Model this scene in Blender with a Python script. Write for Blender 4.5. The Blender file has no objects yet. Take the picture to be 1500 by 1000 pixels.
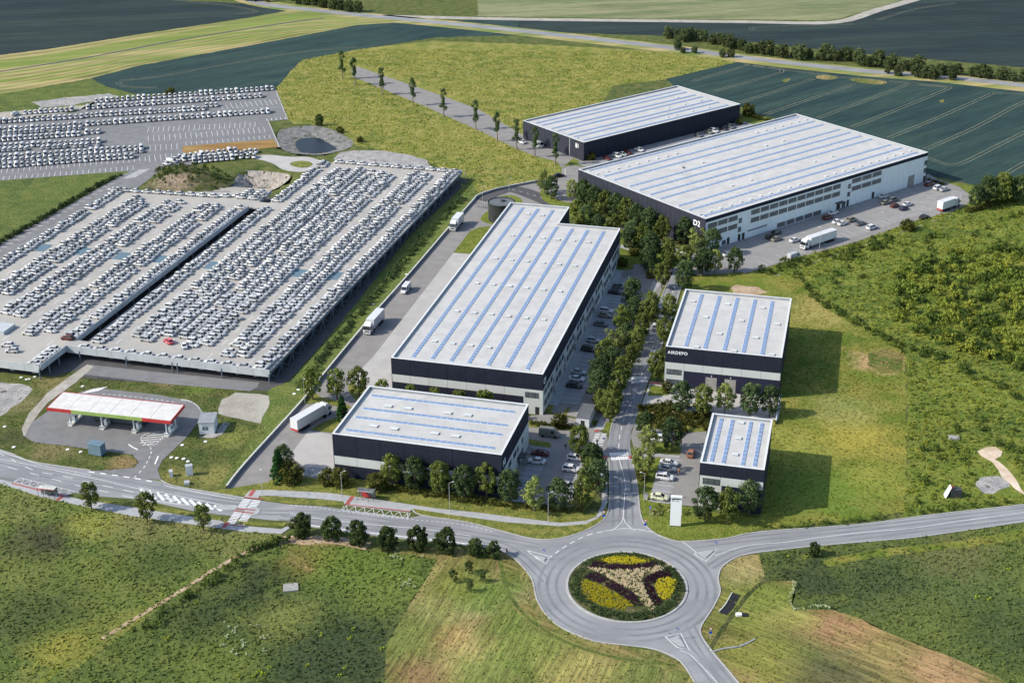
import bpy, bmesh, math, random
import numpy as np
from mathutils import Vector, Matrix
from mathutils.geometry import tessellate_polygon
R = math.radians
rnd = random.Random(7)
S = bpy.context.scene
COL = S.collection

# ------------------------------------------------------------------ camera
CH, CF, CP, CR = 176.0, 2026.25, .443392, -.0087083      # height, focal in 1500 px, pitch down, roll
fw = np.array([0, math.cos(CP), -math.sin(CP)]); up_ = np.array([0, math.sin(CP), math.cos(CP)]); rt_ = np.array([1., 0, 0])
cr = rt_ * math.cos(CR) + up_ * math.sin(CR); cu = -rt_ * math.sin(CR) + up_ * math.cos(CR)
cam = bpy.data.cameras.new('camera'); co = bpy.data.objects.new('camera', cam); COL.objects.link(co)
cam.sensor_width = 36; cam.lens = 36 * CF / 1500; cam.clip_start = 1; cam.clip_end = 20000
co.matrix_world = Matrix([[cr[0], cu[0], -fw[0], 0], [cr[1], cu[1], -fw[1], 0], [cr[2], cu[2], -fw[2], CH], [0, 0, 0, 1]])
S.camera = co

def G(px, py, h=0.):                                     # a point of the photograph on the level h of the place
    d = fw * CF + cr * (px - 750) - cu * (py - 500)
    t = (h - CH) / d[2]
    return Vector((t * d[0], t * d[1], h))

# ------------------------------------------------------------------ light
SD = Vector((-16.3, -2.7, 12.1)).normalized()
w = bpy.data.worlds.new('World'); S.world = w; w.use_nodes = True
nt = w.node_tree; sky = nt.nodes.new('ShaderNodeTexSky'); sky.sky_type = 'NISHITA'; sky.sun_disc = False
sky.sun_elevation = math.asin(SD.z); sky.sun_rotation = math.atan2(SD.x, SD.y)
sky.air_density = 1.0; sky.dust_density = 1.2; sky.ozone_density = .8
bg = nt.nodes['Background']; bg.inputs[1].default_value = .15; nt.links.new(sky.outputs[0], bg.inputs[0])
sl = bpy.data.lights.new('sun', 'SUN'); sl.energy = 3.8; sl.angle = R(.5); sl.color = (1, .925, .80)
so = bpy.data.objects.new('sun', sl); COL.objects.link(so); so.rotation_euler = SD.to_track_quat('Z', 'Y').to_euler()
S.view_settings.view_transform = 'Standard'; S.view_settings.look = 'None'; S.view_settings.gamma = 1
S.view_settings.exposure = 0.54
S.render.engine = 'CYCLES'; S.cycles.max_bounces = 5; S.cycles.diffuse_bounces = 2

# ------------------------------------------------------------------ materials
def newmat(name):
    m = bpy.data.materials.new(name); m.use_nodes = True
    return m, m.node_tree, m.node_tree.nodes['Principled BSDF']

def C4(c): return (c[0], c[1], c[2], 1)

def mat(name, col, rough=.6, metal=0., var=.12, vscale=.6, spec=.3, bump=0.):
    m, t, b = newmat(name)
    b.inputs['Roughness'].default_value = rough; b.inputs['Metallic'].default_value = metal
    b.inputs['Specular IOR Level'].default_value = spec
    geo = t.nodes.new('ShaderNodeNewGeometry'); n = t.nodes.new('ShaderNodeTexNoise'); n.inputs['Scale'].default_value = vscale
    n.inputs['Detail'].default_value = 4
    t.links.new(geo.outputs['Position'], n.inputs['Vector'])
    mr = t.nodes.new('ShaderNodeMapRange'); mr.inputs[1].default_value = .3; mr.inputs[2].default_value = .7
    mr.inputs[3].default_value = 1 - var; mr.inputs[4].default_value = 1 + var
    t.links.new(n.outputs[0], mr.inputs[0])
    mx = t.nodes.new('ShaderNodeVectorMath'); mx.operation = 'SCALE'; mx.inputs[0].default_value = col
    t.links.new(mr.outputs[0], mx.inputs['Scale']); t.links.new(mx.outputs[0], b.inputs['Base Color'])
    if bump:
        bp = t.nodes.new('ShaderNodeBump'); bp.inputs['Strength'].default_value = bump; bp.inputs['Distance'].default_value = .1
        t.links.new(n.outputs[0], bp.inputs['Height']); t.links.new(bp.outputs[0], b.inputs['Normal'])
    return m

def blobmix(t, vec, col, blobs):
    """patches where another plant or bare soil grows: (px, py, radius m, colour, amount), ragged outline from noise"""
    n = t.nodes.new('ShaderNodeTexNoise'); n.inputs['Scale'].default_value = .16; n.inputs['Detail'].default_value = 6; n.inputs['Roughness'].default_value = .7
    t.links.new(vec, n.inputs['Vector'])
    for (px, py, r_, c, am) in blobs:
        g_ = G(px, py); s_ = t.nodes.new('ShaderNodeVectorMath'); s_.operation = 'DISTANCE'; s_.inputs[1].default_value = (g_.x, g_.y, 0); t.links.new(vec, s_.inputs[0])
        a = t.nodes.new('ShaderNodeMath'); a.operation = 'MULTIPLY_ADD'; t.links.new(n.outputs[0], a.inputs[0]); a.inputs[1].default_value = r_ * 2.6; t.links.new(s_.outputs['Value'], a.inputs[2])
        mr = t.nodes.new('ShaderNodeMapRange'); mr.inputs[1].default_value = r_ * 1.7; mr.inputs[2].default_value = r_ * 2.6; mr.inputs[3].default_value = am; mr.inputs[4].default_value = 0; t.links.new(a.outputs[0], mr.inputs[0])
        x = t.nodes.new('ShaderNodeMix'); x.data_type = 'RGBA'; t.links.new(mr.outputs[0], x.inputs[0]); t.links.new(col, x.inputs[6]); x.inputs[7].default_value = (c[0], c[1], c[2], 1); col = x.outputs[2]
    return col
BL_LEFT = [(60, 792, 9, (.055, .055, .035), .8), (140, 768, 7, (.26, .27, .06), .8), (230, 765, 12, (.22, .20, .08), .6), (330, 780, 10, (.20, .19, .07), .6), (30, 740, 9, (.20, .20, .07), .5), (120, 860, 12, (.14, .17, .04), .7),
           (190, 920, 8, (.22, .22, .05), .7), (40, 900, 12, (.06, .08, .03), .7), (240, 820, 10, (.07, .10, .03), .7), (20, 840, 8, (.16, .18, .05), .6), (90, 950, 7, (.28, .26, .05), .7)]
BL_DARK = [(445, 825, 7, (.28, .20, .06), .9), (395, 855, 10, (.035, .05, .025), .8), (520, 835, 15, (.13, .19, .035), .8), (490, 960, 20, (.04, .06, .03), .8), (420, 905, 8, (.20, .22, .06), .7), (300, 900, 9, (.05, .07, .028), .7),
           (560, 870, 8, (.16, .20, .045), .7), (330, 975, 9, (.15, .19, .04), .6), (1180, 845, 9, (.045, .06, .03), .7), (1300, 860, 14, (.05, .075, .035), .7), (1420, 850, 12, (.10, .14, .045), .7), (1350, 910, 10, (.14, .17, .045), .6),
           (1480, 930, 12, (.05, .08, .03), .6), (1400, 815, 9, (.16, .15, .06), .6)]
BL_DRY = [(560, 845, 5, (.36, .32, .14), .5), (640, 900, 7, (.34, .31, .12), .6), (700, 890, 4, (.36, .34, .14), .6), (760, 870, 4, (.30, .26, .12), .6), (715, 868, 8, (.12, .19, .035), .8), (655, 935, 5, (.36, .19, .09), .8), (690, 962, 8, (.42, .35, .13), .8), (605, 930, 9, (.16, .20, .05), .7), (750, 920, 7, (.15, .20, .045), .7), (660, 850, 7, (.20, .22, .05), .7), (800, 960, 9, (.18, .22, .05), .7),
          (720, 985, 8, (.13, .19, .04), .7), (860, 985, 9, (.32, .28, .09), .7), (610, 990, 6, (.24, .14, .07), .6), (950, 990, 8, (.15, .19, .05), .7), (1110, 880, 9, (.17, .21, .04), .8), (1240, 925, 9, (.40, .22, .12), .7), (1180, 960, 9, (.15, .16, .05), .7),
          (1110, 960, 9, (.22, .23, .05), .7), (1290, 960, 9, (.28, .24, .08), .7), (1380, 985, 9, (.40, .25, .13), .7), (1090, 835, 6, (.36, .30, .13), .7), (1230, 990, 8, (.10, .10, .05), .7), (1160, 905, 5, (.30, .29, .08), .7)]
BL_GR = [(75, 660, 6, (.20, .17, .08), .8), (180, 680, 4, (.26, .19, .09), .9), (255, 700, 5, (.20, .19, .06), .8), (310, 700, 6, (.24, .23, .07), .8), (340, 640, 5, (.22, .23, .06), .8), (30, 590, 6, (.20, .18, .08), .8), (80, 560, 5, (.22, .19, .08), .8), (300, 560, 7, (.13, .18, .035), .8), (150, 552, 6, (.05, .07, .025), .7), (250, 555, 5, (.24, .18, .09), .7), (370, 580, 5, (.05, .07, .025), .7), (20, 640, 5, (.06, .07, .03), .7), (290, 670, 4, (.06, .09, .025), .7)]
BL_MOUND = [(262, 272, 7, (.34, .26, .19), .9), (240, 270, 5, (.36, .29, .21), .8), (285, 262, 3, (.25, .30, .05), .9)]
BL_MOW = [(1205, 455, 13, (.33, .28, .09), .8), (1285, 530, 7, (.46, .31, .16), .9), (1255, 640, 11, (.34, .29, .055), .8), (1230, 600, 10, (.26, .26, .08), .7), (1210, 720, 13, (.13, .20, .03), .8), (1160, 500, 10, (.16, .20, .03), .7), (1290, 700, 9, (.26, .27, .05), .6),
          (1180, 660, 8, (.24, .26, .05), .6), (1150, 640, 7, (.28, .27, .06), .6)]
def nmat(name, c0, c1, c2, scales=(.03, .25, 1.6), rough=.95, bump=.6, bdist=.5, aniso=None, fine=.3, spot=None, blobs=()):
    """ground cover: patches of three colours at three scales; aniso=(angle, stretch) gives streaks; spot=(colour, scale, threshold)"""
    m, t, b = newmat(name)
    b.inputs['Roughness'].default_value = rough; b.inputs['Specular IOR Level'].default_value = .15
    geo = t.nodes.new('ShaderNodeNewGeometry'); vec = geo.outputs['Position']
    v2 = vec
    if aniso:
        mp = t.nodes.new('ShaderNodeMapping'); mp.vector_type = 'TEXTURE'; mp.inputs['Rotation'].default_value = (0, 0, R(aniso[0]))
        mp.inputs['Scale'].default_value = (aniso[1], 1, 1); t.links.new(vec, mp.inputs[0]); v2 = mp.outputs[0]
    def noise(s, v, det=5, ro=.6):
        n = t.nodes.new('ShaderNodeTexNoise'); n.inputs['Scale'].default_value = s; n.inputs['Detail'].default_value = det
        n.inputs['Roughness'].default_value = ro; t.links.new(v, n.inputs['Vector']); return n.outputs[0]
    def rng(x, a, bb, lo=0., hi=1.):
        r = t.nodes.new('ShaderNodeMapRange'); r.inputs[1].default_value = a; r.inputs[2].default_value = bb
        r.inputs[3].default_value = lo; r.inputs[4].default_value = hi; t.links.new(x, r.inputs[0]); return r.outputs[0]
    def mix(f, a, bb):
        x = t.nodes.new('ShaderNodeMix'); x.data_type = 'RGBA'; t.links.new(f, x.inputs[0])
        for i, q in ((6, a), (7, bb)):
            if isinstance(q, tuple): x.inputs[i].default_value = C4(q)
            else: t.links.new(q, x.inputs[i])
        return x.outputs[2]
    a = rng(noise(scales[0], vec), .4, .6); bb = rng(noise(scales[1], v2), .42, .62); nf = noise(scales[2], v2, 6, .7)
    c = mix(a, c0, c1); c = mix(bb, c, c2)
    if spot:
        c = mix(rng(noise(spot[1], vec, 3), spot[2], spot[2] + .04), c, spot[0])
    if blobs: c = blobmix(t, vec, c, blobs)
    sc = t.nodes.new('ShaderNodeVectorMath'); sc.operation = 'SCALE'; t.links.new(c, sc.inputs[0])
    t.links.new(rng(nf, .3, .7, 1 - fine, 1 + fine), sc.inputs['Scale']); t.links.new(sc.outputs[0], b.inputs['Base Color'])
    if bump:
        bp = t.nodes.new('ShaderNodeBump'); bp.inputs['Strength'].default_value = bump; bp.inputs['Distance'].default_value = bdist
        t.links.new(nf, bp.inputs['Height']); t.links.new(bp.outputs[0], b.inputs['Normal'])
    return m

def leafmat(name, c0, c1, c2=None, trans=.25, blobs=()):
    m = bpy.data.materials.new(name); m.use_nodes = True; t = m.node_tree; t.nodes.clear()
    out = t.nodes.new('ShaderNodeOutputMaterial'); geo = t.nodes.new('ShaderNodeNewGeometry'); oi = t.nodes.new('ShaderNodeObjectInfo')
    x = t.nodes.new('ShaderNodeMix'); x.data_type = 'RGBA'; x.inputs[6].default_value = C4(c0); x.inputs[7].default_value = C4(c1)
    t.links.new(geo.outputs['Random Per Island'], x.inputs[0])
    sc = t.nodes.new('ShaderNodeVectorMath'); sc.operation = 'SCALE'; t.links.new(x.outputs[2], sc.inputs[0])
    if c2 is not None:
        n = t.nodes.new('ShaderNodeTexNoise'); n.inputs['Scale'].default_value = .06; n.inputs['Detail'].default_value = 4
        t.links.new(geo.outputs['Position'], n.inputs['Vector'])
        r = t.nodes.new('ShaderNodeMapRange'); r.inputs[1].default_value = .42; r.inputs[2].default_value = .6; t.links.new(n.outputs[0], r.inputs[0])
        y = t.nodes.new('ShaderNodeMix'); y.data_type = 'RGBA'; t.links.new(x.outputs[2], y.inputs[6]); y.inputs[7].default_value = C4(c2)
        t.links.new(r.outputs[0], y.inputs[0]); t.links.new(y.outputs[2], sc.inputs[0])
        if blobs:
            q = blobmix(t, geo.outputs['Position'], y.outputs[2], blobs); t.links.new(q, sc.inputs[0])
    mr = t.nodes.new('ShaderNodeMapRange'); mr.inputs[3].default_value = .75; mr.inputs[4].default_value = 1.25
    t.links.new(oi.outputs['Random'], mr.inputs[0]); t.links.new(mr.outputs[0], sc.inputs['Scale'])
    d = t.nodes.new('ShaderNodeBsdfDiffuse'); tr = t.nodes.new('ShaderNodeBsdfTranslucent'); mx = t.nodes.new('ShaderNodeMixShader')
    mx.inputs[0].default_value = trans
    t.links.new(sc.outputs[0], d.inputs[0]); t.links.new(sc.outputs[0], tr.inputs[0])
    t.links.new(d.outputs[0], mx.inputs[1]); t.links.new(tr.outputs[0], mx.inputs[2]); t.links.new(mx.outputs[0], out.inputs[0])
    return m

M = {}
M['grass'] = nmat('rough_grass', (.075, .105, .024), (.055, .085, .02), (.13, .135, .045), blobs=BL_GR)
M['meadow'] = nmat('meadow_grass', (.095, .14, .033), (.125, .17, .038), (.16, .185, .05), (.035, .2, 1.1), bump=.8, bdist=.8, fine=.35, blobs=BL_LEFT)
M['meadow_dark'] = nmat('dark_meadow', (.068, .105, .03), (.10, .14, .032), (.14, .165, .042), (.03, .18, 1.0), bump=.9, bdist=.8, fine=.4, blobs=BL_DARK)
M['meadow_yellow'] = nmat('yellow_meadow', (.20, .215, .042), (.14, .175, .034), (.29, .265, .075), (.03, .16, .9), bump=.9, bdist=.8, fine=.3)
M['mown'] = nmat('mown_meadow', (.14, .175, .025), (.095, .14, .02), (.21, .20, .043), (.025, .12, 1.0), bump=.6, bdist=.6, fine=.3, blobs=BL_MOW)
M['dry'] = nmat('dry_grass', (.16, .15, .046), (.10, .13, .028), (.26, .205, .085), (.04, .12, .8), bump=1, bdist=.7, aniso=(70, 7), fine=.45, blobs=BL_DRY)
M['dry2'] = nmat('dry_mown_grass', (.16, .155, .042), (.095, .125, .026), (.25, .18, .075), (.035, .10, .8), bump=1, bdist=.7, aniso=(-35, 8), fine=.45, blobs=BL_DRY)
M['verge'] = nmat('verge_grass', (.16, .18, .035), (.11, .14, .03), (.24, .23, .06), (.08, .4, 2.0), bump=.9, bdist=.5, fine=.35)
M['lawn'] = nmat('lawn', (.13, .17, .025), (.10, .14, .022), (.18, .20, .04), (.08, .4, 1.5), bump=.8, bdist=.4, fine=.3)
M['field'] = nmat('crop_field', (.017, .040, .042), (.024, .050, .048), (.034, .064, .055), (.01, .1, .7), bump=.5, bdist=.4, aniso=(38, 10), fine=.32)
M['field_far'] = nmat('far_crop_field', (.015, .027, .031), (.021, .036, .038), (.030, .046, .042), (.006, .05, .4), bump=.4, bdist=.5, aniso=(8, 12), fine=.3)
M['strip'] = nmat('hay_strip', (.26, .25, .08), (.13, .19, .045), (.40, .32, .16), (.012, .07, .35), bump=.5, bdist=.5, aniso=(17, 14), fine=.2)
M['top_meadow'] = nmat('far_meadow', (.15, .18, .08), (.12, .15, .07), (.24, .24, .13), (.01, .05, .4), bump=.5, bdist=.5, aniso=(10, 6), fine=.2)
M['asphalt'] = nmat('asphalt', (.185, .187, .192), (.21, .212, .217), (.165, .167, .172), (.03, .3, 8), rough=.85, bump=.1, bdist=.02, fine=.08)
M['asphalt_light'] = nmat('light_asphalt', (.26, .257, .25), (.29, .286, .28), (.235, .232, .228), (.03, .3, 8), rough=.85, bump=.1, bdist=.02, fine=.07)
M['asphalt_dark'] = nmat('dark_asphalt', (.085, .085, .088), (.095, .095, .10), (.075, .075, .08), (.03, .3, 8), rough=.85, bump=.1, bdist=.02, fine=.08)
M['asphalt_road'] = nmat('road_asphalt', (.25, .257, .267), (.29, .297, .307), (.21, .218, .23), (.04, .12, 8), rough=.8, bump=.1, bdist=.02, aniso=(10, 3), fine=.07)
M['asphalt_yard'] = nmat('yard_asphalt', (.235, .225, .215), (.255, .246, .236), (.215, .207, .20), (.03, .25, 7), rough=.85, bump=.1, bdist=.02, fine=.07)
M['apron'] = nmat('concrete_apron', (.40, .39, .375), (.43, .42, .40), (.37, .36, .35), (.03, .2, 6), rough=.85, bump=.05, bdist=.02, fine=.05)
M['paver'] = nmat('pavers', (.34, .35, .36), (.38, .39, .40), (.31, .32, .33), (.1, .6, 7), rough=.85, bump=.1, bdist=.02, fine=.08)
M['bays'] = nmat('bay_pavers', (.27, .275, .285), (.30, .305, .315), (.25, .255, .27), (.1, .6, 7), rough=.85, bump=.1, bdist=.02, fine=.1)
M['deckfloor'] = nmat('deck_concrete', (.37, .355, .325), (.40, .385, .35), (.34, .33, .315), (.04, .15, 5), rough=.85, bump=.05, bdist=.02, fine=.06)
M['gravel'] = nmat('gravel', (.33, .32, .31), (.40, .38, .36), (.26, .26, .26), (.05, .3, 1.5), bump=.8, bdist=.4, fine=.3, spot=((.12, .11, .09), .5, .62))
M['track'] = nmat('pale_track', (.36, .34, .30), (.42, .40, .36), (.30, .28, .24), (.05, .2, 1), bump=.3, fine=.15)
M['soil'] = nmat('tan_soil', (.42, .31, .21), (.50, .40, .29), (.33, .24, .15), (.06, .3, 1.2), bump=.7, bdist=.4, fine=.3)
M['sand'] = nmat('pale_sand', (.58, .47, .36), (.66, .56, .45), (.48, .37, .26), (.06, .3, 1.2), bump=.6, bdist=.3, fine=.15)
M['earth'] = nmat('orange_earth', (.27, .16, .055), (.24, .14, .05), (.32, .21, .08), (.04, .15, 1), bump=.5, fine=.2, aniso=(5, 4))
M['rock'] = nmat('pit_slope', (.36, .33, .29), (.28, .28, .28), (.45, .40, .35), (.06, .25, 1.2), bump=1, bdist=.8, fine=.35, spot=((.07, .07, .05), .45, .6))
M['moundm'] = nmat('overgrown_mound', (.04, .06, .02), (.06, .085, .022), (.14, .13, .06), (.08, .25, 1.2), bump=1, bdist=.9, fine=.4, blobs=BL_MOUND)
M['hay_green'] = nmat('hay_green', (.13, .19, .035), (.17, .22, .05), (.24, .25, .08), (.012, .07, .35), bump=.4, bdist=.5, aniso=(17, 14), fine=.2)
M['hay_dark'] = nmat('hay_dark', (.12, .14, .045), (.20, .20, .07), (.30, .25, .11), (.012, .07, .35), bump=.4, bdist=.5, aniso=(17, 14), fine=.2)
M['gravel_d'] = nmat('basin_gravel', (.20, .20, .20), (.25, .245, .235), (.14, .145, .14), (.05, .3, 1.5), bump=.8, bdist=.4, fine=.3, spot=((.08, .09, .05), .35, .58))
M['wear'] = nmat('polished_asphalt', (.20, .206, .218), (.235, .24, .252), (.17, .177, .19), (.05, .15, 4), rough=.7, bump=0, fine=.08)
M['tram'] = mat('bare_tramline', (.19, .19, .13), .9, var=.3, vscale=.3)
M['mark'] = mat('white_paint', (.62, .63, .64), .7, var=.08)
M['markold'] = mat('worn_white_paint', (.68, .69, .70), .8, var=.2, vscale=1.5)
M['markred'] = mat('red_tactile_paving', (.34, .09, .08), .8)
M['kerb'] = mat('kerb_stone', (.36, .36, .35), .85, var=.15, vscale=1)
M['navyclad'] = mat('navy_cladding', (.018, .022, .037), .65, var=.15, vscale=.4, spec=.15)
M['navy2'] = mat('dark_blue_cladding', (.022, .023, .048), .75, var=.12, vscale=.4, spec=.15)
M['slate'] = mat('slate_blue_cladding', (.027, .031, .046), .7, var=.12, vscale=.4, spec=.2)
M['white_clad2'] = mat('bright_white_cladding', (.70, .76, .76), .5, var=.04, vscale=.3)
M['white_clad'] = mat('white_cladding', (.54, .57, .55), .55, var=.05, vscale=.3)
M['core2'] = mat('weathered_concrete', (.30, .30, .28), .9, var=.2, vscale=2)
M['core'] = mat('joint_grey', (.16, .17, .19), .7)
M['roof'] = nmat('roof_membrane', (.46, .458, .445), (.49, .488, .475), (.42, .42, .41), (.03, .25, 3), rough=.75, bump=.06, bdist=.03, fine=.035)
M['cap'] = mat('parapet_cap', (.60, .62, .63), .5, var=.05)
M['parin'] = mat('parapet_inside', (.26, .28, .30), .7)
M['skyl'] = mat('blue_rooflight', (.19, .27, .42), .55, var=.15, vscale=1.2, spec=.3)
M['skylf'] = mat('rooflight_frame', (.62, .67, .72), .5)
M['vent'] = mat('vent_metal', (.55, .57, .57), .45, var=.08)
M['ventd'] = mat('vent_side', (.38, .40, .41), .6)
M['glass'] = mat('window_glass', (.10, .12, .13), .15, var=.35, vscale=.9, spec=.6)
M['blind'] = mat('window_blind', (.13, .14, .145), .4, var=.4, vscale=1.3, spec=.5)
M['frame'] = mat('window_frame', (.05, .055, .06), .5)
M['doorg'] = mat('grey_dock_door', (.30, .29, .27), .6)
M['doord'] = mat('dark_door', (.03, .032, .035), .5)
M['letters'] = mat('white_letters', (.85, .87, .88), .5, var=.02)
M['blackl'] = mat('black_letters', (.02, .02, .02), .5)
M['tank'] = nmat('tank_steel', (.035, .042, .040), (.045, .05, .048), (.03, .036, .034), (.1, .6, 3), rough=.5, bump=.1, bdist=.05, fine=.1)
M['tanktop'] = mat('tank_lid', (.14, .15, .155), .5, metal=.2)
M['deckc'] = mat('deck_parapet', (.42, .45, .47), .6, var=.12, vscale=.3)
M['steel'] = mat('painted_steel', (.13, .17, .21), .5)
M['grate'] = mat('blue_grating', (.12, .19, .24), .6)
M['canopy'] = nmat('canopy_roof', (.60, .59, .57), (.63, .62, .60), (.55, .54, .52), (.1, .5, 3), rough=.6, bump=.05, bdist=.02, fine=.06)
M['red'] = mat('red_panel', (.42, .04, .04), .5)
M['green'] = mat('lime_panel', (.26, .38, .10), .5)
M['wallw'] = mat('white_render', (.66, .68, .70), .8)
M['wallc'] = mat('concrete_wall', (.48, .49, .45), .85, var=.15, vscale=1.5)
M['bluebox'] = mat('blue_grey_box', (.13, .20, .25), .5)
M['trunk'] = mat('bark', (.10, .08, .06), .9, var=.25, vscale=3)
M['trunkp'] = mat('pale_bark', (.20, .17, .14), .9, var=.25, vscale=3)
M['tyre'] = mat('tyre_rubber', (.015, .015, .016), .8)
M['rim'] = mat('alloy_rim', (.35, .36, .38), .35, metal=.6)
M['carglass'] = mat('car_glass', (.015, .02, .025), .08, var=.1, spec=.7)
M['pole'] = mat('grey_pole', (.45, .47, .48), .5, metal=.2)
M['skin'] = mat('skin', (.45, .28, .20), .6)
M['hair'] = mat('hair', (.03, .02, .015), .8)
for k, c in dict(white=(.60, .61, .62), silver=(.40, .42, .43), grey=(.11, .12, .13), black=(.012, .013, .015), darkred=(.10, .02, .018),
                 olive=(.20, .20, .16), navy=(.02, .03, .08), brown=(.30, .13, .07), cream=(.62, .62, .42), vangrey=(.17, .18, .16),
                 darkgreen=(.03, .04, .035), orange=(.8, .28, .05), redshirt=(.4, .05, .05), darkcloth=(.03, .03, .035), jeans=(.05, .07, .12),
                 lightred=(.6, .1, .12)).items():
    M[k] = mat('paint_' + k, c, .28 if k not in ('darkcloth', 'jeans', 'orange', 'redshirt') else .9, var=.05, spec=.5)
M['deckwhite'] = mat('car_white', (.47, .48, .49), .3, var=.45, vscale=.35, spec=.5)
M['leaf_a'] = leafmat('leaf_olive_green', (.078, .112, .030), (.20, .235, .060))
M['leaf_b'] = leafmat('leaf_deep_green', (.042, .078, .034), (.115, .16, .062))
M['leaf_c'] = leafmat('leaf_light_green', (.14, .185, .05), (.28, .32, .10))
M['leaf_d'] = leafmat('leaf_dark_hedge', (.055, .065, .018), (.125, .125, .032))
M['leaf_pine'] = leafmat('conifer_green', (.02, .06, .018), (.045, .11, .03))
M['leaf_dense'] = leafmat('dense_dark_leaf', (.032, .055, .022), (.095, .125, .042))
M['leaf_scrub'] = leafmat('scrub_leaf', (.105, .16, .03), (.22, .28, .055), (.25, .27, .045))
M['leaf_scrubd'] = leafmat('dark_scrub_leaf', (.045, .08, .022), (.12, .165, .04))
M['leaf_hazy'] = leafmat('far_tree_leaf', (.055, .08, .035), (.12, .145, .06))
M['blade_m'] = leafmat('meadow_blades', (.095, .14, .032), (.195, .24, .055), (.14, .165, .042), .15, blobs=BL_LEFT)
M['blade_d'] = leafmat('dark_meadow_blades', (.068, .105, .030), (.14, .185, .045), (.125, .145, .04), .15, blobs=BL_DARK)
M['blade_g'] = leafmat('rough_blades', (.065, .095, .024), (.14, .17, .042), (.12, .125, .045), .15, blobs=BL_GR)
M['blade_y'] = leafmat('yellow_blades', (.16, .185, .036), (.32, .31, .075), (.17, .20, .038), .2)
M['blade_dry'] = leafmat('dry_blades', (.155, .165, .045), (.29, .27, .10), (.12, .16, .036), .2, blobs=BL_DRY)
M['blade_mown'] = leafmat('mown_blades', (.10, .145, .018), (.20, .22, .038), (.16, .155, .026), .2, blobs=BL_MOW)
M['fl_y'] = leafmat('yellow_flowers', (.42, .37, .02), (.68, .60, .05))
M['fl_yg'] = leafmat('lime_weed', (.35, .45, .03), (.55, .62, .08))
M['fl_p'] = leafmat('purple_leaves', (.03, .015, .026), (.07, .035, .055))
M['fl_c'] = leafmat('cream_plants', (.52, .43, .27), (.80, .70, .48))
M['fl_w'] = leafmat('white_umbels', (.35, .40, .22), (.55, .60, .38))
M['water'] = newmat('pond_water')[0]
b = M['water'].node_tree.nodes['Principled BSDF']; b.inputs['Base Color'].default_value = (.012, .016, .022, 1); b.inputs['Roughness'].default_value = .3; b.inputs['Specular IOR Level'].default_value = .15

# ------------------------------------------------------------------ helpers
def link(o): COL.objects.link(o); return o

def tagobj(o, label=None, cat=None, group=None, kind=None):
    if label: o['label'] = label
    if cat: o['category'] = cat
    if group: o['group'] = group
    if kind: o['kind'] = kind
    return o

def thing(name, label, cat, loc=(0, 0, 0), rz=0., group=None):
    o = bpy.data.objects.new(name, None); o.empty_display_size = .5; link(o)
    o.location = loc; o.rotation_euler = (0, 0, rz)
    return tagobj(o, label, cat, group)

class MB:
    def __init__(s): s.v = []; s.f = []
    def quad(s, a, b, c, d):
        n = len(s.v); s.v += [a, b, c, d]; s.f.append((n, n + 1, n + 2, n + 3)); return s
    def box(s, x0, x1, y0, y1, z0, z1, m=None):
        n = len(s.v)
        p = [(x, y, z) for z in (z0, z1) for x, y in ((x0, y0), (x1, y0), (x1, y1), (x0, y1))]
        if m is not None: p = [tuple(m @ Vector(q)) for q in p]
        s.v += p
        s.f += [tuple(n + i for i in q) for q in ((3, 2, 1, 0), (4, 5, 6, 7), (0, 1, 5, 4), (1, 2, 6, 5), (2, 3, 7, 6), (3, 0, 4, 7))]
        return s
    def prism(s, pts, z0, z1):
        n = len(s.v); k = len(pts)
        s.v += [(p[0], p[1], z0) for p in pts] + [(p[0], p[1], z1) for p in pts]
        for i in range(k):
            j = (i + 1) % k; s.f.append((n + i, n + j, n + k + j, n + k + i))
        for t in tessellate_polygon([[Vector((p[0], p[1], 0)) for p in pts]]):
            s.f.append(tuple(n + k + i for i in t)); s.f.append(tuple(n + i for i in reversed(t)))
        return s
    def ring(s, a, b_, z0, z1):
        k = len(a); n = len(s.v)
        for P in (a, b_):
            for z in (z0, z1): s.v += [(p[0], p[1], z) for p in P]
        A0, A1, B0, B1 = n, n + k, n + 2 * k, n + 3 * k
        for i in range(k):
            j = (i + 1) % k
            s.f += [(A0 + i, A0 + j, A1 + j, A1 + i), (B0 + j, B0 + i, B1 + i, B1 + j), (A1 + i, A1 + j, B1 + j, B1 + i)]
        return s
    def cyl(s, p, q, r0, r1=None, n=8, cap=True):
        r1 = r0 if r1 is None else r1; p = Vector(p); q = Vector(q); d = (q - p).normalized()
        u = d.orthogonal().normalized(); v = d.cross(u); k = len(s.v)
        for c, r in ((p, r0), (q, r1)):
            for i in range(n):
                a = 2 * math.pi * i / n; s.v.append(tuple(c + (u * math.cos(a) + v * math.sin(a)) * r))
        for i in range(n):
            j = (i + 1) % n; s.f.append((k + i, k + j, k + n + j, k + n + i))
        if cap: s.f.append(tuple(k + i for i in reversed(range(n)))); s.f.append(tuple(k + n + i for i in range(n)))
        return s
    def bar(s, p, q, wd, ht):
        p = Vector(p); q = Vector(q); d = q - p; L = d.length
        m = Matrix.Translation(p) @ d.to_track_quat('X', 'Z').to_matrix().to_4x4()
        return s.box(0, L, -wd / 2, wd / 2, -ht / 2, ht / 2, m)
    def build(s, name, m, parent=None, smooth=False, kind=None):
        me = bpy.data.meshes.new(name); me.from_pydata([tuple(p) for p in s.v], [], s.f); me.update()
        mats = m if isinstance(m, (list, tuple)) else [m]
        for x in mats: me.materials.append(x)
        if smooth: me.polygons.foreach_set('use_smooth', [True] * len(me.polygons))
        o = link(bpy.data.objects.new(name, me))
        if parent is not None: o.parent = parent
        if kind: o['kind'] = kind
        return o

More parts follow.
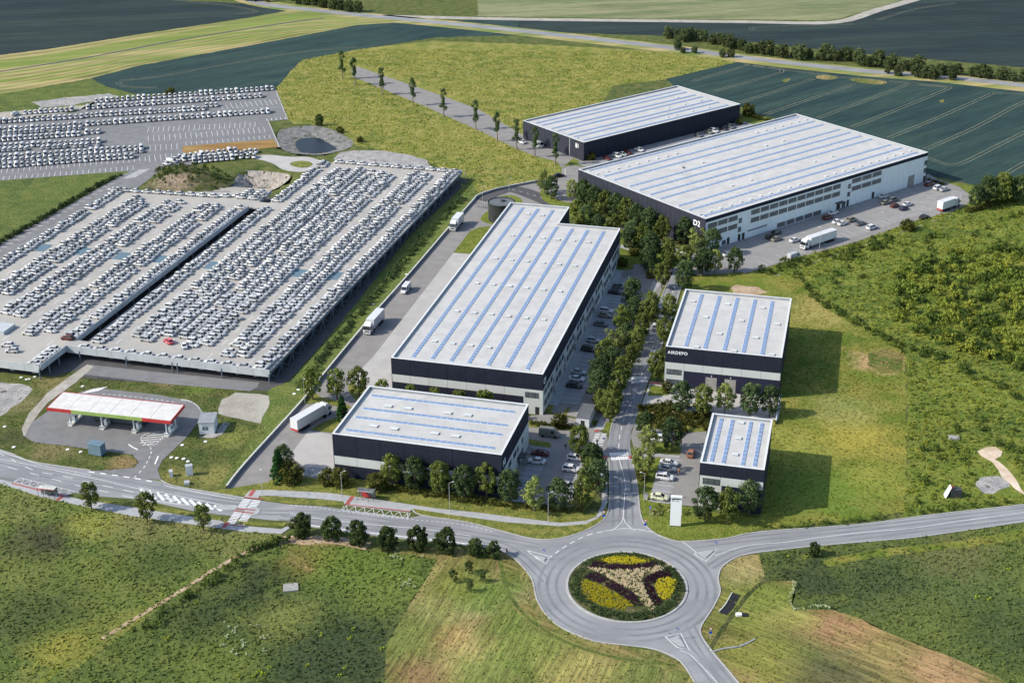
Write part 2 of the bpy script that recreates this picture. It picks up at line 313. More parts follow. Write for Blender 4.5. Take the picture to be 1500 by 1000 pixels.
def npmesh(name, V, F, mats, midx=None, smooth=False):
    """V (n,3) float array, F (m,4) int array of quads"""
    me = bpy.data.meshes.new(name); nv, nf = len(V), len(F)
    me.vertices.add(nv); me.vertices.foreach_set('co', np.asarray(V, np.float32).ravel())
    me.loops.add(nf * 4); me.loops.foreach_set('vertex_index', np.asarray(F, np.int32).ravel())
    me.polygons.add(nf); me.polygons.foreach_set('loop_start', np.arange(nf, dtype=np.int32) * 4)
    me.polygons.foreach_set('loop_total', np.full(nf, 4, np.int32))
    if midx is not None: me.polygons.foreach_set('material_index', np.asarray(midx, np.int32))
    for x in mats: me.materials.append(x)
    me.update(calc_edges=True); me.validate()
    return me

def P3(pts, h=0.): return [G(p[0], p[1], h) for p in pts]

def crom(P, n=5, closed=False):
    out = []; k = len(P)
    rngi = range(k if closed else k - 1)
    for i in rngi:
        p0 = P[(i - 1) % k] if closed or i > 0 else P[0]; p1 = P[i]; p2 = P[(i + 1) % k]
        p3 = P[(i + 2) % k] if closed or i + 2 < k else P[-1]
        for j in range(n):
            t = j / n
            out.append(.5 * ((2 * p1) + (p2 - p0) * t + (2 * p0 - 5 * p1 + 4 * p2 - p3) * t * t + (3 * p1 - p0 - 3 * p2 + p3) * t ** 3))
    if not closed: out.append(P[-1].copy())
    return out

def sheet(name, pts, m, z, smooth=0, jit=0., kind='structure', label=None, thick=0., world=False, lev=0.):
    P = [Vector(p) for p in pts] if world else P3(pts, lev)
    if smooth: P = crom(P, smooth, True)
    if jit:
        Q = []
        for i in range(len(P)):
            a, b_ = P[i], P[(i + 1) % len(P)]; L = (b_ - a).length; n = max(1, int(L / 2.5)); n = min(n, 60)
            nn = Vector((-(b_ - a).y, (b_ - a).x, 0)).normalized()
            for j in range(n):
                Q.append(a.lerp(b_, j / n) + nn * (rnd.uniform(-jit, jit) if j else 0))
        P = Q
    mb = MB()
    if thick:
        mb.prism([(p.x, p.y) for p in P], z - thick, z)
    else:
        mb.v = [(p.x, p.y, z) for p in P]
        mb.f = [tuple(t) for t in tessellate_polygon([[Vector((p.x, p.y, 0)) for p in P]])]
        v = mb.v
        mb.f = [f if ((v[f[1]][0] - v[f[0]][0]) * (v[f[2]][1] - v[f[0]][1]) - (v[f[2]][0] - v[f[0]][0]) * (v[f[1]][1] - v[f[0]][1])) > 0 else f[::-1] for f in mb.f]
    o = mb.build(name, m, kind=kind)
    if label: o['label'] = label
    return o

def rib(mb, P, wd, z, closed=False, thick=0., off=0.):
    """flat (or raised) strip along world points"""
    k = len(P); L = []; Rr = []
    for i in range(k):
        a = P[i - 1] if (i or closed) else P[0]; b_ = P[(i + 1) % k] if (i < k - 1 or closed) else P[-1]
        d = (b_ - a); n = Vector((-d.y, d.x, 0)).normalized()
        L.append(P[i] + n * (off + wd / 2)); Rr.append(P[i] + n * (off - wd / 2))
    for i in range(k if closed else k - 1):
        j = (i + 1) % k
        a, b_, c, d = Rr[i], Rr[j], L[j], L[i]
        mb.quad((a.x, a.y, z), (b_.x, b_.y, z), (c.x, c.y, z), (d.x, d.y, z))
        if thick:
            mb.quad((a.x, a.y, z - thick), (b_.x, b_.y, z - thick), (b_.x, b_.y, z), (a.x, a.y, z))
            mb.quad((c.x, c.y, z - thick), (d.x, d.y, z - thick), (d.x, d.y, z), (c.x, c.y, z))
    return mb

def strip(name, pts, wd, m, z, smooth=5, closed=False, thick=0., off=0., kind='structure'):
    P = P3(pts); P = crom(P, smooth, closed) if smooth else P
    return rib(MB(), P, wd, z, closed, thick, off).build(name, m, kind=kind)

def dashes(mb, pts, wd, on, gap, z, smooth=5):
    P = P3(pts); P = crom(P, smooth) if smooth else P
    acc = 0.; seg = []; on_ = True
    cur = [P[0]]
    for i in range(len(P) - 1):
        a, b_ = P[i], P[i + 1]; L = (b_ - a).length; s = 0.
        while True:
            need = (on if on_ else gap) - acc
            if s + need <= L:
                s += need; q = a.lerp(b_, s / L)
                if on_: cur.append(q); rib(mb, cur, wd, z) if len(cur) > 1 else 0
                cur = [q]; on_ = not on_; acc = 0.
            else:
                acc += L - s
                if on_: cur.append(b_)
                break
    return mb

def comb(mb, a, b_, n, length, wd, z, skew=0.):
    """n parking lines between px a and px b, each length metres away from the viewer"""
    A = G(*a); B = G(*b_); d = (B - A).normalized(); nn = Vector((-d.y, d.x, 0))
    if nn.y < 0: nn = -nn
    for i in range(n):
        p = A.lerp(B, i / (n - 1)); q = p + nn * length + d * skew
        rib(mb, [p, q], wd, z)
    return mb

def inpoly(X, Y, P):
    c = np.zeros(len(X), bool); k = len(P)
    for i in range(k):
        x0, y0 = P[i][0], P[i][1]; x1, y1 = P[(i + 1) % k][0], P[(i + 1) % k][1]
        if y0 == y1: continue
        m = ((y0 > Y) != (y1 > Y)) & (X < (x1 - x0) * (Y - y0) / (y1 - y0) + x0); c ^= m
    return c

_words = 'zeroth first second third fourth fifth sixth seventh eighth ninth tenth eleventh twelfth thirteenth fourteenth fifteenth sixteenth seventeenth eighteenth nineteenth'.split()
_tens = {20: ('twentieth', 'twenty'), 30: ('thirtieth', 'thirty'), 40: ('fortieth', 'forty'), 50: ('fiftieth', 'fifty'), 60: ('sixtieth', 'sixty'), 70: ('seventieth', 'seventy')}
def nth(i):
    if i < 20: return _words[i]
    t = i // 10 * 10; return _tens[t][0] if i == t else _tens[t][1] + '-' + _words[i - t]

# ------------------------------------------------------------------ terrain
PITS = [  # centre px, boundary px, depth (+ up)
    ((463, 213), [(406, 202), (412, 190), (432, 186), (455, 184), (480, 188), (503, 198), (517, 207), (513, 216), (492, 223), (468, 227), (440, 226), (415, 220)], -1.3),
    ((378, 263), [(325, 277), (345, 262), (352, 251), (375, 250), (400, 252), (424, 256), (420, 266), (398, 279), (378, 280), (350, 279)], -4.0)]
gx = np.concatenate([-np.geomspace(6000, 420, 12), np.arange(-400, 402, 3.2), np.geomspace(420, 6000, 12)])
gy = np.concatenate([-np.geomspace(3000, 20, 6), np.arange(30, 1000, 3.2), np.geomspace(1030, 9000, 14)])
XX, YY = np.meshgrid(gx, gy); ZZ = np.zeros_like(XX).ravel()
for c, bd, dp in PITS:
    cc = G(*c); Q = [cc + (p - cc) * .97 for p in P3(bd)]
    ZZ[inpoly(XX.ravel(), YY.ravel(), Q)] = dp - 1.2
nx, ny = len(gx), len(gy)
I = np.arange(nx * ny).reshape(ny, nx)
F = np.stack([I[:-1, :-1].ravel(), I[:-1, 1:].ravel(), I[1:, 1:].ravel(), I[1:, :-1].ravel()], 1)
g = link(bpy.data.objects.new('ground', npmesh('ground', np.stack([XX.ravel(), YY.ravel(), ZZ], 1), F, [M['grass']]))); g['kind'] = 'structure'

def relief(name, c, bd, prof, m, seed=0, rings=14, nj=.35, label=None):
    cc = G(*c); B = crom(P3(bd), 6, True); k = len(B); V = []; r = random.Random(seed)
    for i in range(rings + 1):
        t = 1 - i / rings
        for q in B:
            p = cc + (q - cc) * t
            V.append((p.x, p.y, prof(t) + (.03 if i == 0 else 0) + (r.uniform(-nj, nj) if 0 < i < rings else 0)))
    F = [(i * k + j, i * k + (j + 1) % k, (i + 1) * k + (j + 1) % k, (i + 1) * k + j) for i in range(rings) for j in range(k)]
    o = link(bpy.data.objects.new(name, npmesh(name, np.array(V), np.array(F), [m]))); o['kind'] = 'structure'
    return o
relief('basin_slope', *PITS[0][:2], lambda t: -1.3 * min(1, (1 - t) * 2.0) ** 1.2, M['gravel_d'], 3, nj=.15)
relief('excavation_slope', *PITS[1][:2], lambda t: -4.0 * min(1, (1 - t) * 1.5) ** 1.1, M['rock'], 4, nj=.4)
sheet('water', [(433, 209), (440, 203.5), (455, 202), (467, 202.5), (480, 209), (492, 217), (490, 221), (470, 223.5), (446, 225), (436, 219)], M['water'], -.85, smooth=4, lev=-.85)
MD = [(212, 277), (224, 263), (238, 250), (255, 243), (285, 242), (310, 252), (332, 262), (345, 266), (325, 277), (300, 281), (250, 281)]
relief('mound', (275, 264), MD, lambda t: 3.6 * math.cos(min(1, t) * math.pi / 2) ** 1.3, M['moundm'], 5, nj=.45)
sheet('scree', [(232, 275), (236, 262), (262, 263), (282, 268), (283, 277), (262, 281), (243, 280)], M['soil'], .05, jit=.8)

Z1, Z2, Z3, Z4, Z5, Z6 = .02, .04, .06, .08, .10, .12
# far fields
sheet('far_field', [(-400, 108), (0, 81), (72, 72), (216, 48.6), (360, 27), (428, 15), (381, 7), (250, 0), (200, -40), (-500, -40)], M['field_far'], Z2, jit=.5)
sheet('hay_strip', [(-400, 170), (-400, 108), (0, 81), (72, 72), (216, 48.6), (360, 27), (428, 15), (470, 20), (524, 26), (600, 30), (600, 32), (524, 37), (360, 68), (201, 97), (133, 115), (0, 138)], M['strip'], Z1, jit=.6)
_up = [(-100, 94), (0, 81), (72, 72), (216, 48.6), (360, 27), (440, 17), (524, 26.5)]; _lo = [(-100, 152), (0, 137.5), (133, 114), (201, 97), (360, 68), (440, 52), (524, 36.5)]
_u = crom(P3(_up), 8); _l = crom(P3(_lo), 8)
for i_, (f0, f1, mk_) in enumerate(((.04, .10, 'hay_dark'), (.16, .40, 'hay_green'), (.50, .54, 'hay_green'), (.60, .63, 'hay_dark'), (.68, .73, 'hay_green'), (.78, .80, 'hay_dark'), (.84, .88, 'hay_green'), (.92, .98, 'hay_dark'))):
    mb_ = MB()
    for j_ in range(len(_u) - 1):
        w_ = [.004 * math.sin(j_ * 1.7 + i_), .004 * math.sin((j_ + 1) * 1.7 + i_)]
        q_ = [_u[j_].lerp(_l[j_], f1 + w_[0]), _u[j_ + 1].lerp(_l[j_ + 1], f1 + w_[1]), _u[j_ + 1].lerp(_l[j_ + 1], f0 - w_[1]), _u[j_].lerp(_l[j_], f0 - w_[0])]
        mb_.quad(*[(p_.x, p_.y, Z1 + .01) for p_ in q_])
    mb_.build('hay_strip', M[mk_], kind='structure')
strip('field_path', [(-60, 115), (0, 105), (126, 85), (252, 61), (360, 43), (440, 31), (475, 27)], 2.2, M['asphalt_dark'], Z2 + .01)
sheet('field', [(133, 115), (201, 97), (360, 68), (524, 37), (600, 32), (760, 28), (760, 52), (640, 55), (524, 73), (443, 88), (430, 100), (407, 126), (400, 131), (300, 135), (201, 139), (180, 133), (158, 128)], M['field'], Z2, jit=.4)
sheet('far_field', [(760, 28), (975, 33), (1226, 35), (1345, -3), (1400, -40), (1900, -40), (2000, 140), (1700, 118), (1500, 99), (1374, 88), (1250, 78), (1104, 62), (975, 53), (760, 46)], M['field_far'], Z2, jit=.5)
sheet('far_meadow', [(700, -40), (700, 24), (975, 28), (1210, 30), (1228, 28), (1330, -2), (1370, -40)], M['top_meadow'], Z1, jit=.6)
strip('track', [(560, 24), (760, 28.5), (975, 31), (1100, 32.5), (1222, 33), (1284, 15.5), (1345, -2), (1400, -20)], 7, M['track'], Z3, smooth=4)
sheet('field', [(975, 116), (1082, 91), (1284, 109), (1500, 132), (1900, 165), (1900, 340), (1600, 282), (1500, 268), (1428, 271), (1356, 255), (1200, 230), (1130, 180), (1084, 156), (1000, 135)], M['field'], Z2, jit=.3)
# tramlines in the crop
tl = MB()
def Z6x(p): return (960 + p[0] / 2.778, p[1] / 2.778)
for L in ([(150, 332), (250, 302), (360, 272)], [(240, 372), (380, 334), (490, 302), (515, 292), (490, 276), (360, 266)], [(345, 418), (520, 362), (650, 320)],
          [(430, 472), (620, 408), (810, 343)], [(660, 482), (860, 408), (1030, 343)], [(800, 518), (900, 480), (1100, 400), (1185, 364), (1190, 355), (1100, 345), (950, 332)],
          [(950, 562), (1150, 480), (1370, 382)], [(1100, 608), (1300, 520), (1500, 415), (1700, 330)], [(1100, 640), (1160, 662), (1215, 672), (1270, 655), (1400, 590), (1520, 530), (1700, 450)],
          [(1400, 735), (1440, 700), (1520, 655), (1700, 570)], [(360, 264), (560, 290), (760, 315), (940, 330)], [(1030, 343), (1190, 355)], [(1370, 378), (1520, 385), (1700, 400)]):
    P = crom(P3([Z6x(p) for p in L]), 5)
    for off in (-.95, .95): rib(tl, P, .33, Z4, off=off)
for L in ([(230, -2), (330, 8), (375, 17), (345, 21)], [(175, 118), (230, 113), (330, 95), (430, 78), (524, 69)], [(172, 121), (185, 127), (230, 129)], [(1105, 45), (1112, 40), (1250, 36)],
          [(1285, 30), (1340, 14), (1400, 5)]):
    P = crom(P3(L), 5)
    for off in (-.95, .95): rib(tl, P, .3, Z4, off=off)
tl.build('tramlines', M['tram'], kind='structure')
for pts in ([(1195, 112), (1212, 110), (1228, 114), (1215, 117), (1200, 116)], [(1245, 117), (1262, 115), (1298, 120), (1290, 124), (1262, 122)], [(1375, 148), (1383, 146), (1381, 151)], [(1145, 118), (1158, 115), (1152, 121)]):
    sheet('bare_patch', pts, M['dry'], Z3, smooth=3, jit=.4)
# far road and its verge
strip('verge', [(360, -2), (400, 8), (524, 23), (700, 40), (975, 71), (1104, 88), (1270, 106), (1374, 114), (1500, 128), (1700, 148)], 17, M['strip'], Z3, smooth=3)
strip('road', [(360, -2), (389, 7), (450, 14), (524, 22), (700, 39), (975, 69.5), (1104, 86.5), (1270, 104.5), (1374, 112), (1500, 125.5), (1700, 146)], 7.5, M['asphalt_road'], Z4, smooth=3)
# meadows
sheet('meadow', [(443, 88), (524, 72), (640, 60), (800, 66), (975, 76), (1082, 91), (975, 117), (900, 125), (860, 180), (823, 245), (822, 256), (793, 266), (746, 275), (697, 289), (690, 292), (660, 262), (640, 243), (610, 229), (560, 221), (522, 214), (503, 195), (480, 186), (455, 182), (430, 182), (421, 175), (404, 131), (407, 126), (430, 100)], M['meadow_yellow'], Z1, jit=.6)
sheet('bank', [(0, 138), (133, 116), (158, 128), (201, 139), (160, 148), (138, 149), (126, 155), (60, 165), (0, 170), (-200, 190), (-200, 160)], M['meadow_dark'], Z2, jit=.5)
sheet('bank_earth', [(45, 150), (110, 142), (160, 137), (175, 141), (138, 149), (100, 155), (60, 158)], M['gravel'], Z3, jit=1)
sheet('gravel_strip', [(-200, 196), (0, 165), (60, 160), (126, 154), (142, 148), (134, 158), (60, 172), (0, 180), (-200, 205)], M['track'], Z3, jit=.4)
sheet('green_field', [(-300, 305), (-300, 300), (0, 264), (150, 253), (190, 251), (170, 259), (0, 352), (-300, 520)], M['meadow_dark'], Z2, jit=.4)
# car storage lot
LOT = [(-200, 200), (0, 175), (110, 165), (128, 154), (140, 148.5), (280, 138), (403.5, 131), (421.5, 175.5), (393, 178), (409.5, 216), (404, 216), (400.5, 205), (267, 214.5), (268.5, 226.5), (300, 240), (241.5, 244), (213, 267), (200, 276), (172, 276), (0, 385), (-300, 575), (-300, 530), (0, 358), (169.5, 261.7), (190.5, 250.5), (0, 264.7), (-200, 288)]
sheet('storage_lot', LOT, M['asphalt'], Z3)
strip('kerb', [(403.5, 131), (421.5, 175.5), (393, 178), (409.5, 216)], .5, M['kerb'], .16, smooth=0, thick=.14)
sheet('bare_earth', [(267, 214.5), (400.5, 204.5), (408, 216), (268.5, 227)], M['earth'], Z4, jit=.3)
lm = MB()
def z0(x, y): return (x / 6.668, 120 + y / 6.668)
def z2(x, y): return (210 + x / 6.668, 120 + y / 6.668)
comb(lm, z2(40, 500), z2(1090, 445), 22, 8.5, .16, Z5); comb(lm, z2(50, 585), z2(1190, 495), 23, 8.5, .16, Z5)
comb(lm, z2(420, 622), z2(1240, 553), 17, 4.8, .16, Z5); comb(lm, z2(65, 680), z2(330, 660), 6, 8.5, .16, Z5); comb(lm, z2(65, 785), z2(285, 765), 5, 9, .16, Z5)
comb(lm, z2(780, 272), z2(1310, 222), 12, 9.5, .16, Z5); comb(lm, z2(1210, 380), z2(1390, 365), 5, 2.6, .3, Z5)
comb(lm, z0(10, 893), z0(1420, 775), 27, 5.5, .16, Z5); comb(lm, z0(30, 962), z0(1300, 862), 24, 5, .16, Z5); comb(lm, z0(-300, 985), z0(-20, 965), 5, 4, .3, Z5)
for i in range(26):
    a = G(160 - i * 8.8, 269 + i * 5.15); d = Vector((.47, .88, 0)); rib(lm, [a, a + Vector((-2.2, .6, 0)) * 1.0 + Vector((4.6, -1.2, 0))], .25, Z5)
for i in range(7):
    p = G(181 + i * 3.4, 261.5 - i * 1.9); rib(lm, [p, p + Vector((4.5, 1.5, 0))], .5, Z5)
for i in range(8):
    p = G(226 + i * 2.6, 248 - i * .7); rib(lm, [p, p + Vector((3.0, 3.2, 0))], .5, Z5)
lm.build('bay_markings', M['markold'], kind='structure')
# turning loop and gravel behind the deck
sheet('turning_loop', [(372, 229), (395, 227), (425, 230), (450, 230), (468, 235), (474, 240), (468, 246), (452, 251), (435, 252), (415, 249), (402, 241), (385, 235), (372, 233)], M['apron'], Z3, smooth=3)
sheet('grass_island', [(425, 239), (438, 236), (452, 237), (458, 241), (452, 245), (440, 246), (428, 243)], M['verge'], Z5, smooth=3)
sheet('gravel', [(488, 232), (498, 224), (515, 221), (560, 221), (600, 227), (626, 235), (632, 250), (560, 245), (500, 240)], M['gravel'], Z3, jit=.4)
sheet('ramp', [(206, 280), (251, 277), (345, 274), (378, 276), (398, 280), (385, 290), (330, 294), (248, 286)], M['track'], Z2)
sheet('ramp_asphalt', [(290, 281), (338, 280), (330, 290), (300, 287)], M['asphalt'], Z3)
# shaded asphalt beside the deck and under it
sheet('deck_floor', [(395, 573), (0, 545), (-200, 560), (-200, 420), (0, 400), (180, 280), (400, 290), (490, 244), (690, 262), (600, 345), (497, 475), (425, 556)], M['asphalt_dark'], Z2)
sheet('service_road', [(128, 534), (240, 546), (380, 560), (377, 567), (366, 573), (240, 562), (120, 548)], M['asphalt'], Z3 + .01)
sheet('hedge_bank', [(428, 556), (500, 472), (602, 344), (690, 262), (700, 285), (692, 296), (600, 402), (498, 520), (470, 553), (440, 590), (380, 655), (335, 714), (318, 716), (330, 700), (370, 640), (395, 590), (392, 572)], M['meadow'], Z4, jit=.3)
# ------------------------------------------------------------------ near ground
MDL = [(-300, 690), (0, 706), (58, 727), (85, 733), (126, 742), (194, 756), (281, 768), (324, 775), (412, 782), (418, 787), (365, 806), (300, 845), (250, 880), (200, 915), (130, 965), (60, 1015), (-100, 1080), (-300, 1100)]
sheet('meadow', MDL, M['meadow'], Z1)
MD2 = [(418, 787), (440, 800), (500, 800), (555, 808), (600, 812), (640, 820), (600, 885), (565, 945), (560, 1040), (60, 1040), (60, 1015), (130, 965), (200, 915), (250, 880), (300, 845), (365, 806)]
sheet('meadow', MD2, M['meadow_dark'], Z1)
DRY = [(440, 800), (420, 793), (430, 784), (470, 790), (560, 800), (640, 800), (700, 805), (732, 808), (752, 818), (766, 830), (781, 850), (787, 878), (802, 902), (826, 922), (870, 940), (916, 946), (958, 953), (998, 972), (1020, 1003), (1040, 1040), (560, 1040), (565, 945), (600, 885), (640, 820), (600, 812), (555, 808), (500, 800)]
sheet('mown_meadow', DRY, M['dry'], Z1, jit=.25)
strip('dry_bank', [(735, 812), (748, 832), (752, 860), (768, 892), (800, 920), (850, 945), (915, 960), (975, 972), (1010, 990)], 3.4, M['dry2'], Z2)
strip('ditch', [(733, 820), (738, 850), (752, 880), (780, 910), (830, 940), (900, 962), (990, 974)], .8, M['meadow_dark'], Z3)
RT = [(1079, 816), (1057, 831), (1052, 849), (1055, 867), (1043, 892), (1027, 917), (1028, 932), (1046, 957), (1082, 1000), (1110, 1040), (1560, 1040), (1500, 1015), (1460, 990), (1400, 965), (1300, 925), (1260, 905), (1220, 893), (1160, 892), (1166, 850), (1120, 850), (1112, 812), (1100, 812)]
sheet('mown_meadow', RT, M['dry2'], Z1, jit=.3)
MD3 = [(1111, 810), (1212, 799), (1320, 790), (1392, 781), (1500, 765), (1700, 745), (1900, 1040), (1560, 1040), (1500, 1015), (1460, 990), (1400, 965), (1300, 925), (1260, 905), (1220, 893), (1160, 892), (1166, 850), (1120, 850)]
sheet('meadow', MD3, M['meadow_dark'], Z1, jit=.3)
sheet('grass_track', [(1200, 822), (1270, 806), (1400, 793), (1500, 775), (1600, 760), (1600, 775), (1500, 790), (1380, 805), (1270, 818), (1215, 830)], M['mown'], Z2, jit=.3)
sheet('dry_corner', [(1079, 816), (1110, 812), (1120, 845), (1100, 858), (1070, 905), (1048, 935), (1042, 945), (1030, 932), (1029, 917), (1044, 893), (1056, 868), (1053, 849), (1058, 832)], M['dry2'], Z2, jit=.2)
strip('ditch', [(1126, 846), (1100, 866), (1075, 897), (1052, 930), (1040, 950)], .9, M['moundm'], Z3)
strip('foot_track', [(418, 789), (372, 803), (320, 830), (270, 862), (215, 895), (150, 935)], 1.05, M['soil'], Z2 + .01)
strip('foot_track', [(150, 935), (110, 960), (60, 1000), (40, 1020)], 1.6, M['mown'], Z2 + .01)
strip('worn_bank', [(405, 793), (425, 790), (450, 792), (470, 790), (500, 792), (540, 800)], 3.2, M['soil'], Z3)
sheet('worn_grass', [(420, 800), (455, 812), (460, 835), (440, 842), (425, 825)], M['dry2'], Z2, jit=.6)
MOW = [(1160, 425), (1120, 400), (1140, 392), (1175, 405), (1205, 450), (1240, 470), (1290, 500), (1325, 515), (1328, 560), (1328, 700), (1322, 750), (1259, 762), (1115, 774), (1100, 772), (1114, 752), (1125, 690), (1131, 620), (1135, 600), (1141, 585), (1150, 500)]
sheet('mown_meadow', MOW, M['mown'], Z1 + .012, jit=.5)
sheet('dry_patch', [(1272, 517), (1300, 510), (1326, 520), (1322, 545), (1290, 548), (1270, 535)], M['dry2'], Z2, jit=.9)
sheet('bare_soil', [(1069, 421), (1080, 417), (1110, 420), (1125, 428), (1100, 434), (1075, 430)], M['soil'], Z3, jit=.6)
SCR = [(1110, 398), (1165, 378), (1250, 356), (1330, 327), (1395, 310), (1440, 300), (1520, 285), (1800, 300), (1900, 600), (1800, 735), (1500, 738), (1356, 752), (1322, 758), (1330, 700), (1330, 560), (1325, 515), (1290, 500), (1240, 470), (1205, 450), (1175, 408)]
sheet('scrubland', SCR, nmat('scrub_floor', (.15, .20, .032), (.09, .14, .028), (.22, .24, .045), (.04, .2, .9), bump=1, bdist=.9, fine=.4), Z1, jit=.4)
def z8(x, y): return (1380 + x / 8.333, 620 + y / 8.333)
sheet('sand_patch', [z8(*p) for p in ((430, 340), (540, 290), (650, 285), (735, 340), (720, 400), (640, 440), (700, 470), (800, 560), (870, 640), (960, 800), (1060, 900), (1000, 870), (900, 810), (820, 730), (730, 660), (680, 560), (610, 470), (480, 400))], M['sand'], Z3, jit=.3)
sheet('bare_soil', [z8(*p) for p in ((400, 740), (470, 660), (560, 650), (690, 640), (800, 700), (830, 770), (720, 800), (620, 860), (500, 850))], M['gravel'], Z2, jit=.5)
# roads
RND = G(918, 858); rr = 12.9
sheet('road', [(0, 659), (22, 667), (47, 676), (90, 683), (133, 689), (170, 696), (205, 700), (236, 705), (252, 712), (306, 721), (342, 727), (382, 733), (425, 739), (470, 741), (498, 745), (600, 758), (617, 755), (681, 764.5), (732, 777.5), (768, 787), (797, 791), (825, 788), (854, 779), (880, 765), (890, 752), (892.5, 734), (893, 700), (892, 672), (890, 648), (893, 635), (897, 620), (905, 594), (918, 560), (935, 515), (950, 480), (965, 445), (975, 420), (984, 395), (992, 372), (1012, 372), (1003, 405), (995, 430), (985, 462), (975, 490), (962, 528), (947, 565), (934, 607), (925, 630), (923, 648), (925, 670), (932, 700), (935, 725), (938, 752), (945, 768), (958, 780), (975, 788), (996, 793), (1040, 791), (1068, 787.6), (1115, 778.6), (1259, 768), (1356, 755), (1500, 739), (1700, 717), (1700, 742), (1500, 764), (1392, 780), (1320, 789), (1212, 798), (1111, 809), (1079, 816), (1057, 831), (1052, 849), (1055, 867), (1043, 892), (1027, 917), (1028, 932), (1046, 957), (1082, 1000), (1110, 1040), (1040, 1040), (1018, 1000), (996, 967.6), (960, 951), (915, 944.5), (870, 938.5), (825, 920.5), (801, 901), (786, 877), (780, 850), (765, 829), (750, 815.5), (732, 805), (700, 800), (640, 793), (587, 788), (456, 771), (427, 763), (400, 762), (324, 754), (281, 748), (232, 737), (200, 731), (144, 727), (110, 722), (58, 712), (0, 700), (-200, 665), (-200, 600)], M['asphalt_road'], Z3)
kb = MB()
for L in ([(-200, 600), (0, 659), (22, 667), (47, 676), (90, 683), (133, 689)], [(236, 703), (252, 711), (306, 720.5), (342, 726.5), (358, 729)],
          [(604, 745), (617, 754.5), (681, 764), (732, 777), (768, 786.5), (797, 790.5), (825, 787.5), (854, 778.5), (880, 764.5), (890, 751.5), (892.5, 734), (893, 700), (892, 672)],
          [(893, 635), (897, 620), (905, 594), (918, 560), (935, 515), (950, 480), (965, 445), (975, 420), (984, 395)],
          [(925, 670), (932, 700), (935, 725), (938, 752), (945, 768), (958, 780), (975, 788), (996, 793), (1040, 791), (1068, 787.6), (1115, 778.6), (1259, 768), (1356, 755), (1500, 739), (1700, 717)],
          [(1500, 764), (1392, 780), (1320, 789), (1212, 798), (1111, 809), (1079, 816), (1057, 831), (1052, 849), (1055, 867), (1043, 892), (1027, 917), (1028, 932), (1046, 957), (1082, 1000), (1110, 1040)],
          [(1040, 1040), (1018, 1000), (996, 967.6), (960, 951), (915, 944.5), (870, 938.5), (825, 920.5), (801, 901), (786, 877), (780, 850), (765, 829), (750, 815.5), (732, 805)],
          [(700, 800.5), (640, 793.5), (587, 788.5), (456, 771.5), (427, 764)], [(1003, 405), (995, 430), (985, 462), (975, 490), (962, 528)]):
    rib(kb, crom(P3(L), 3), .28, .16, thick=.14)
kb.build('kerb', M['kerb'], kind='structure')
# roundabout island
CI = [Vector((RND.x + rr * math.cos(a), RND.y + rr * math.sin(a), 0)) for a in np.linspace(0, 2 * math.pi, 73)[:-1]]
rib(MB(), CI, .5, .22, closed=True, thick=.2).build('island_kerb', M['kerb'], kind='structure')
nz = 10
V = []; F = []
for i in range(nz + 1):
    t = 1 - i / nz
    for q in CI: V.append((RND.x + (q.x - RND.x) * t * .97, RND.y + (q.y - RND.y) * t * .97, .18 + .9 * math.cos(t * math.pi / 2)))
k = len(CI)
F = [(i * k + j, i * k + (j + 1) % k, (i + 1) * k + (j + 1) % k, (i + 1) * k + j) for i in range(nz) for j in range(k)]
o = link(bpy.data.objects.new('roundabout_island', npmesh('roundabout_island', np.array(V), np.array(F), [M['moundm']], smooth=True))); o['kind'] = 'structure'
def island_z(x, y):
    t = min(1, math.hypot(x - RND.x, y - RND.y) / (rr * .97)); return .18 + .9 * math.cos(t * math.pi / 2)
# polished wheel tracks
wt = MB()
for rad in (rr + 2.3, rr + 4.3, rr + 6.1): rib(wt, [Vector((RND.x + rad * math.cos(a), RND.y + rad * math.sin(a), 0)) for a in np.linspace(0, 2 * math.pi, 61)[:-1]], .7, Z3 + .006, closed=True)
ii = 0
for L in ([(-100, 655), (0, 681), (90, 700), (205, 722), (300, 740), (380, 750), (470, 752), (600, 768), (700, 783), (790, 800)], [(-100, 640), (0, 668), (90, 690), (205, 712), (300, 729), (380, 740)], [(410, 758), (520, 770), (640, 783), (740, 800), (800, 850)],
          [(903, 770), (903, 700), (900, 650), (915, 590), (940, 520), (972, 440), (990, 390)], [(922, 770), (920, 710), (914, 660), (925, 605), (950, 540), (975, 465), (995, 405)], [(1010, 800), (1100, 789), (1250, 775), (1400, 758), (1600, 735)],
          [(1040, 830), (1100, 803), (1250, 787), (1400, 769), (1600, 746)], [(985, 925), (1030, 975), (1070, 1030)], [(1010, 915), (1040, 965), (1085, 1020)]):
    P = crom(P3(L), 5)
    for off in (-.8, .8): ii += 1; rib(wt, P, .5, Z3 + .006 + ii * .0007, off=off)
wt.build('wheel_tracks', M['wear'], kind='structure')
# road markings
mk = MB(); W = .16
dashes(mk, [(-30, 655), (0, 664), (47, 688), (90, 697), (160, 713), (200, 722), (235, 729), (262, 735)], W, 3.0, 3.0, Z4)
dashes(mk, [(-20, 676), (60, 697), (130, 715), (205, 731), (240, 738)], W, 3, 4, Z4)
for L in ([(0, 661), (60, 681), (100, 689), (133, 696)], [(240, 711), (300, 723), (345, 731)], [(262, 735), (205, 716), (0, 672)]):
    rib(mk, crom(P3(L), 4), .14, Z4)
dashes(mk, [(130, 691), (160, 695), (200, 701), (235, 708)], .45, 1.6, 1.6, Z4)
dashes(mk, [(196, 700), (206, 690), (214, 680), (222, 660), (216, 652)], .2, 1.2, 1.2, Z4)
for i in range(10):                                   # ghost island hatching
    x = 206 + i * 12; y = 715.5 + i * 2.75; a = G(x, y); b_ = G(x + 10, y + 13 - i * .55); rib(mk, [a, b_], .75, Z4)
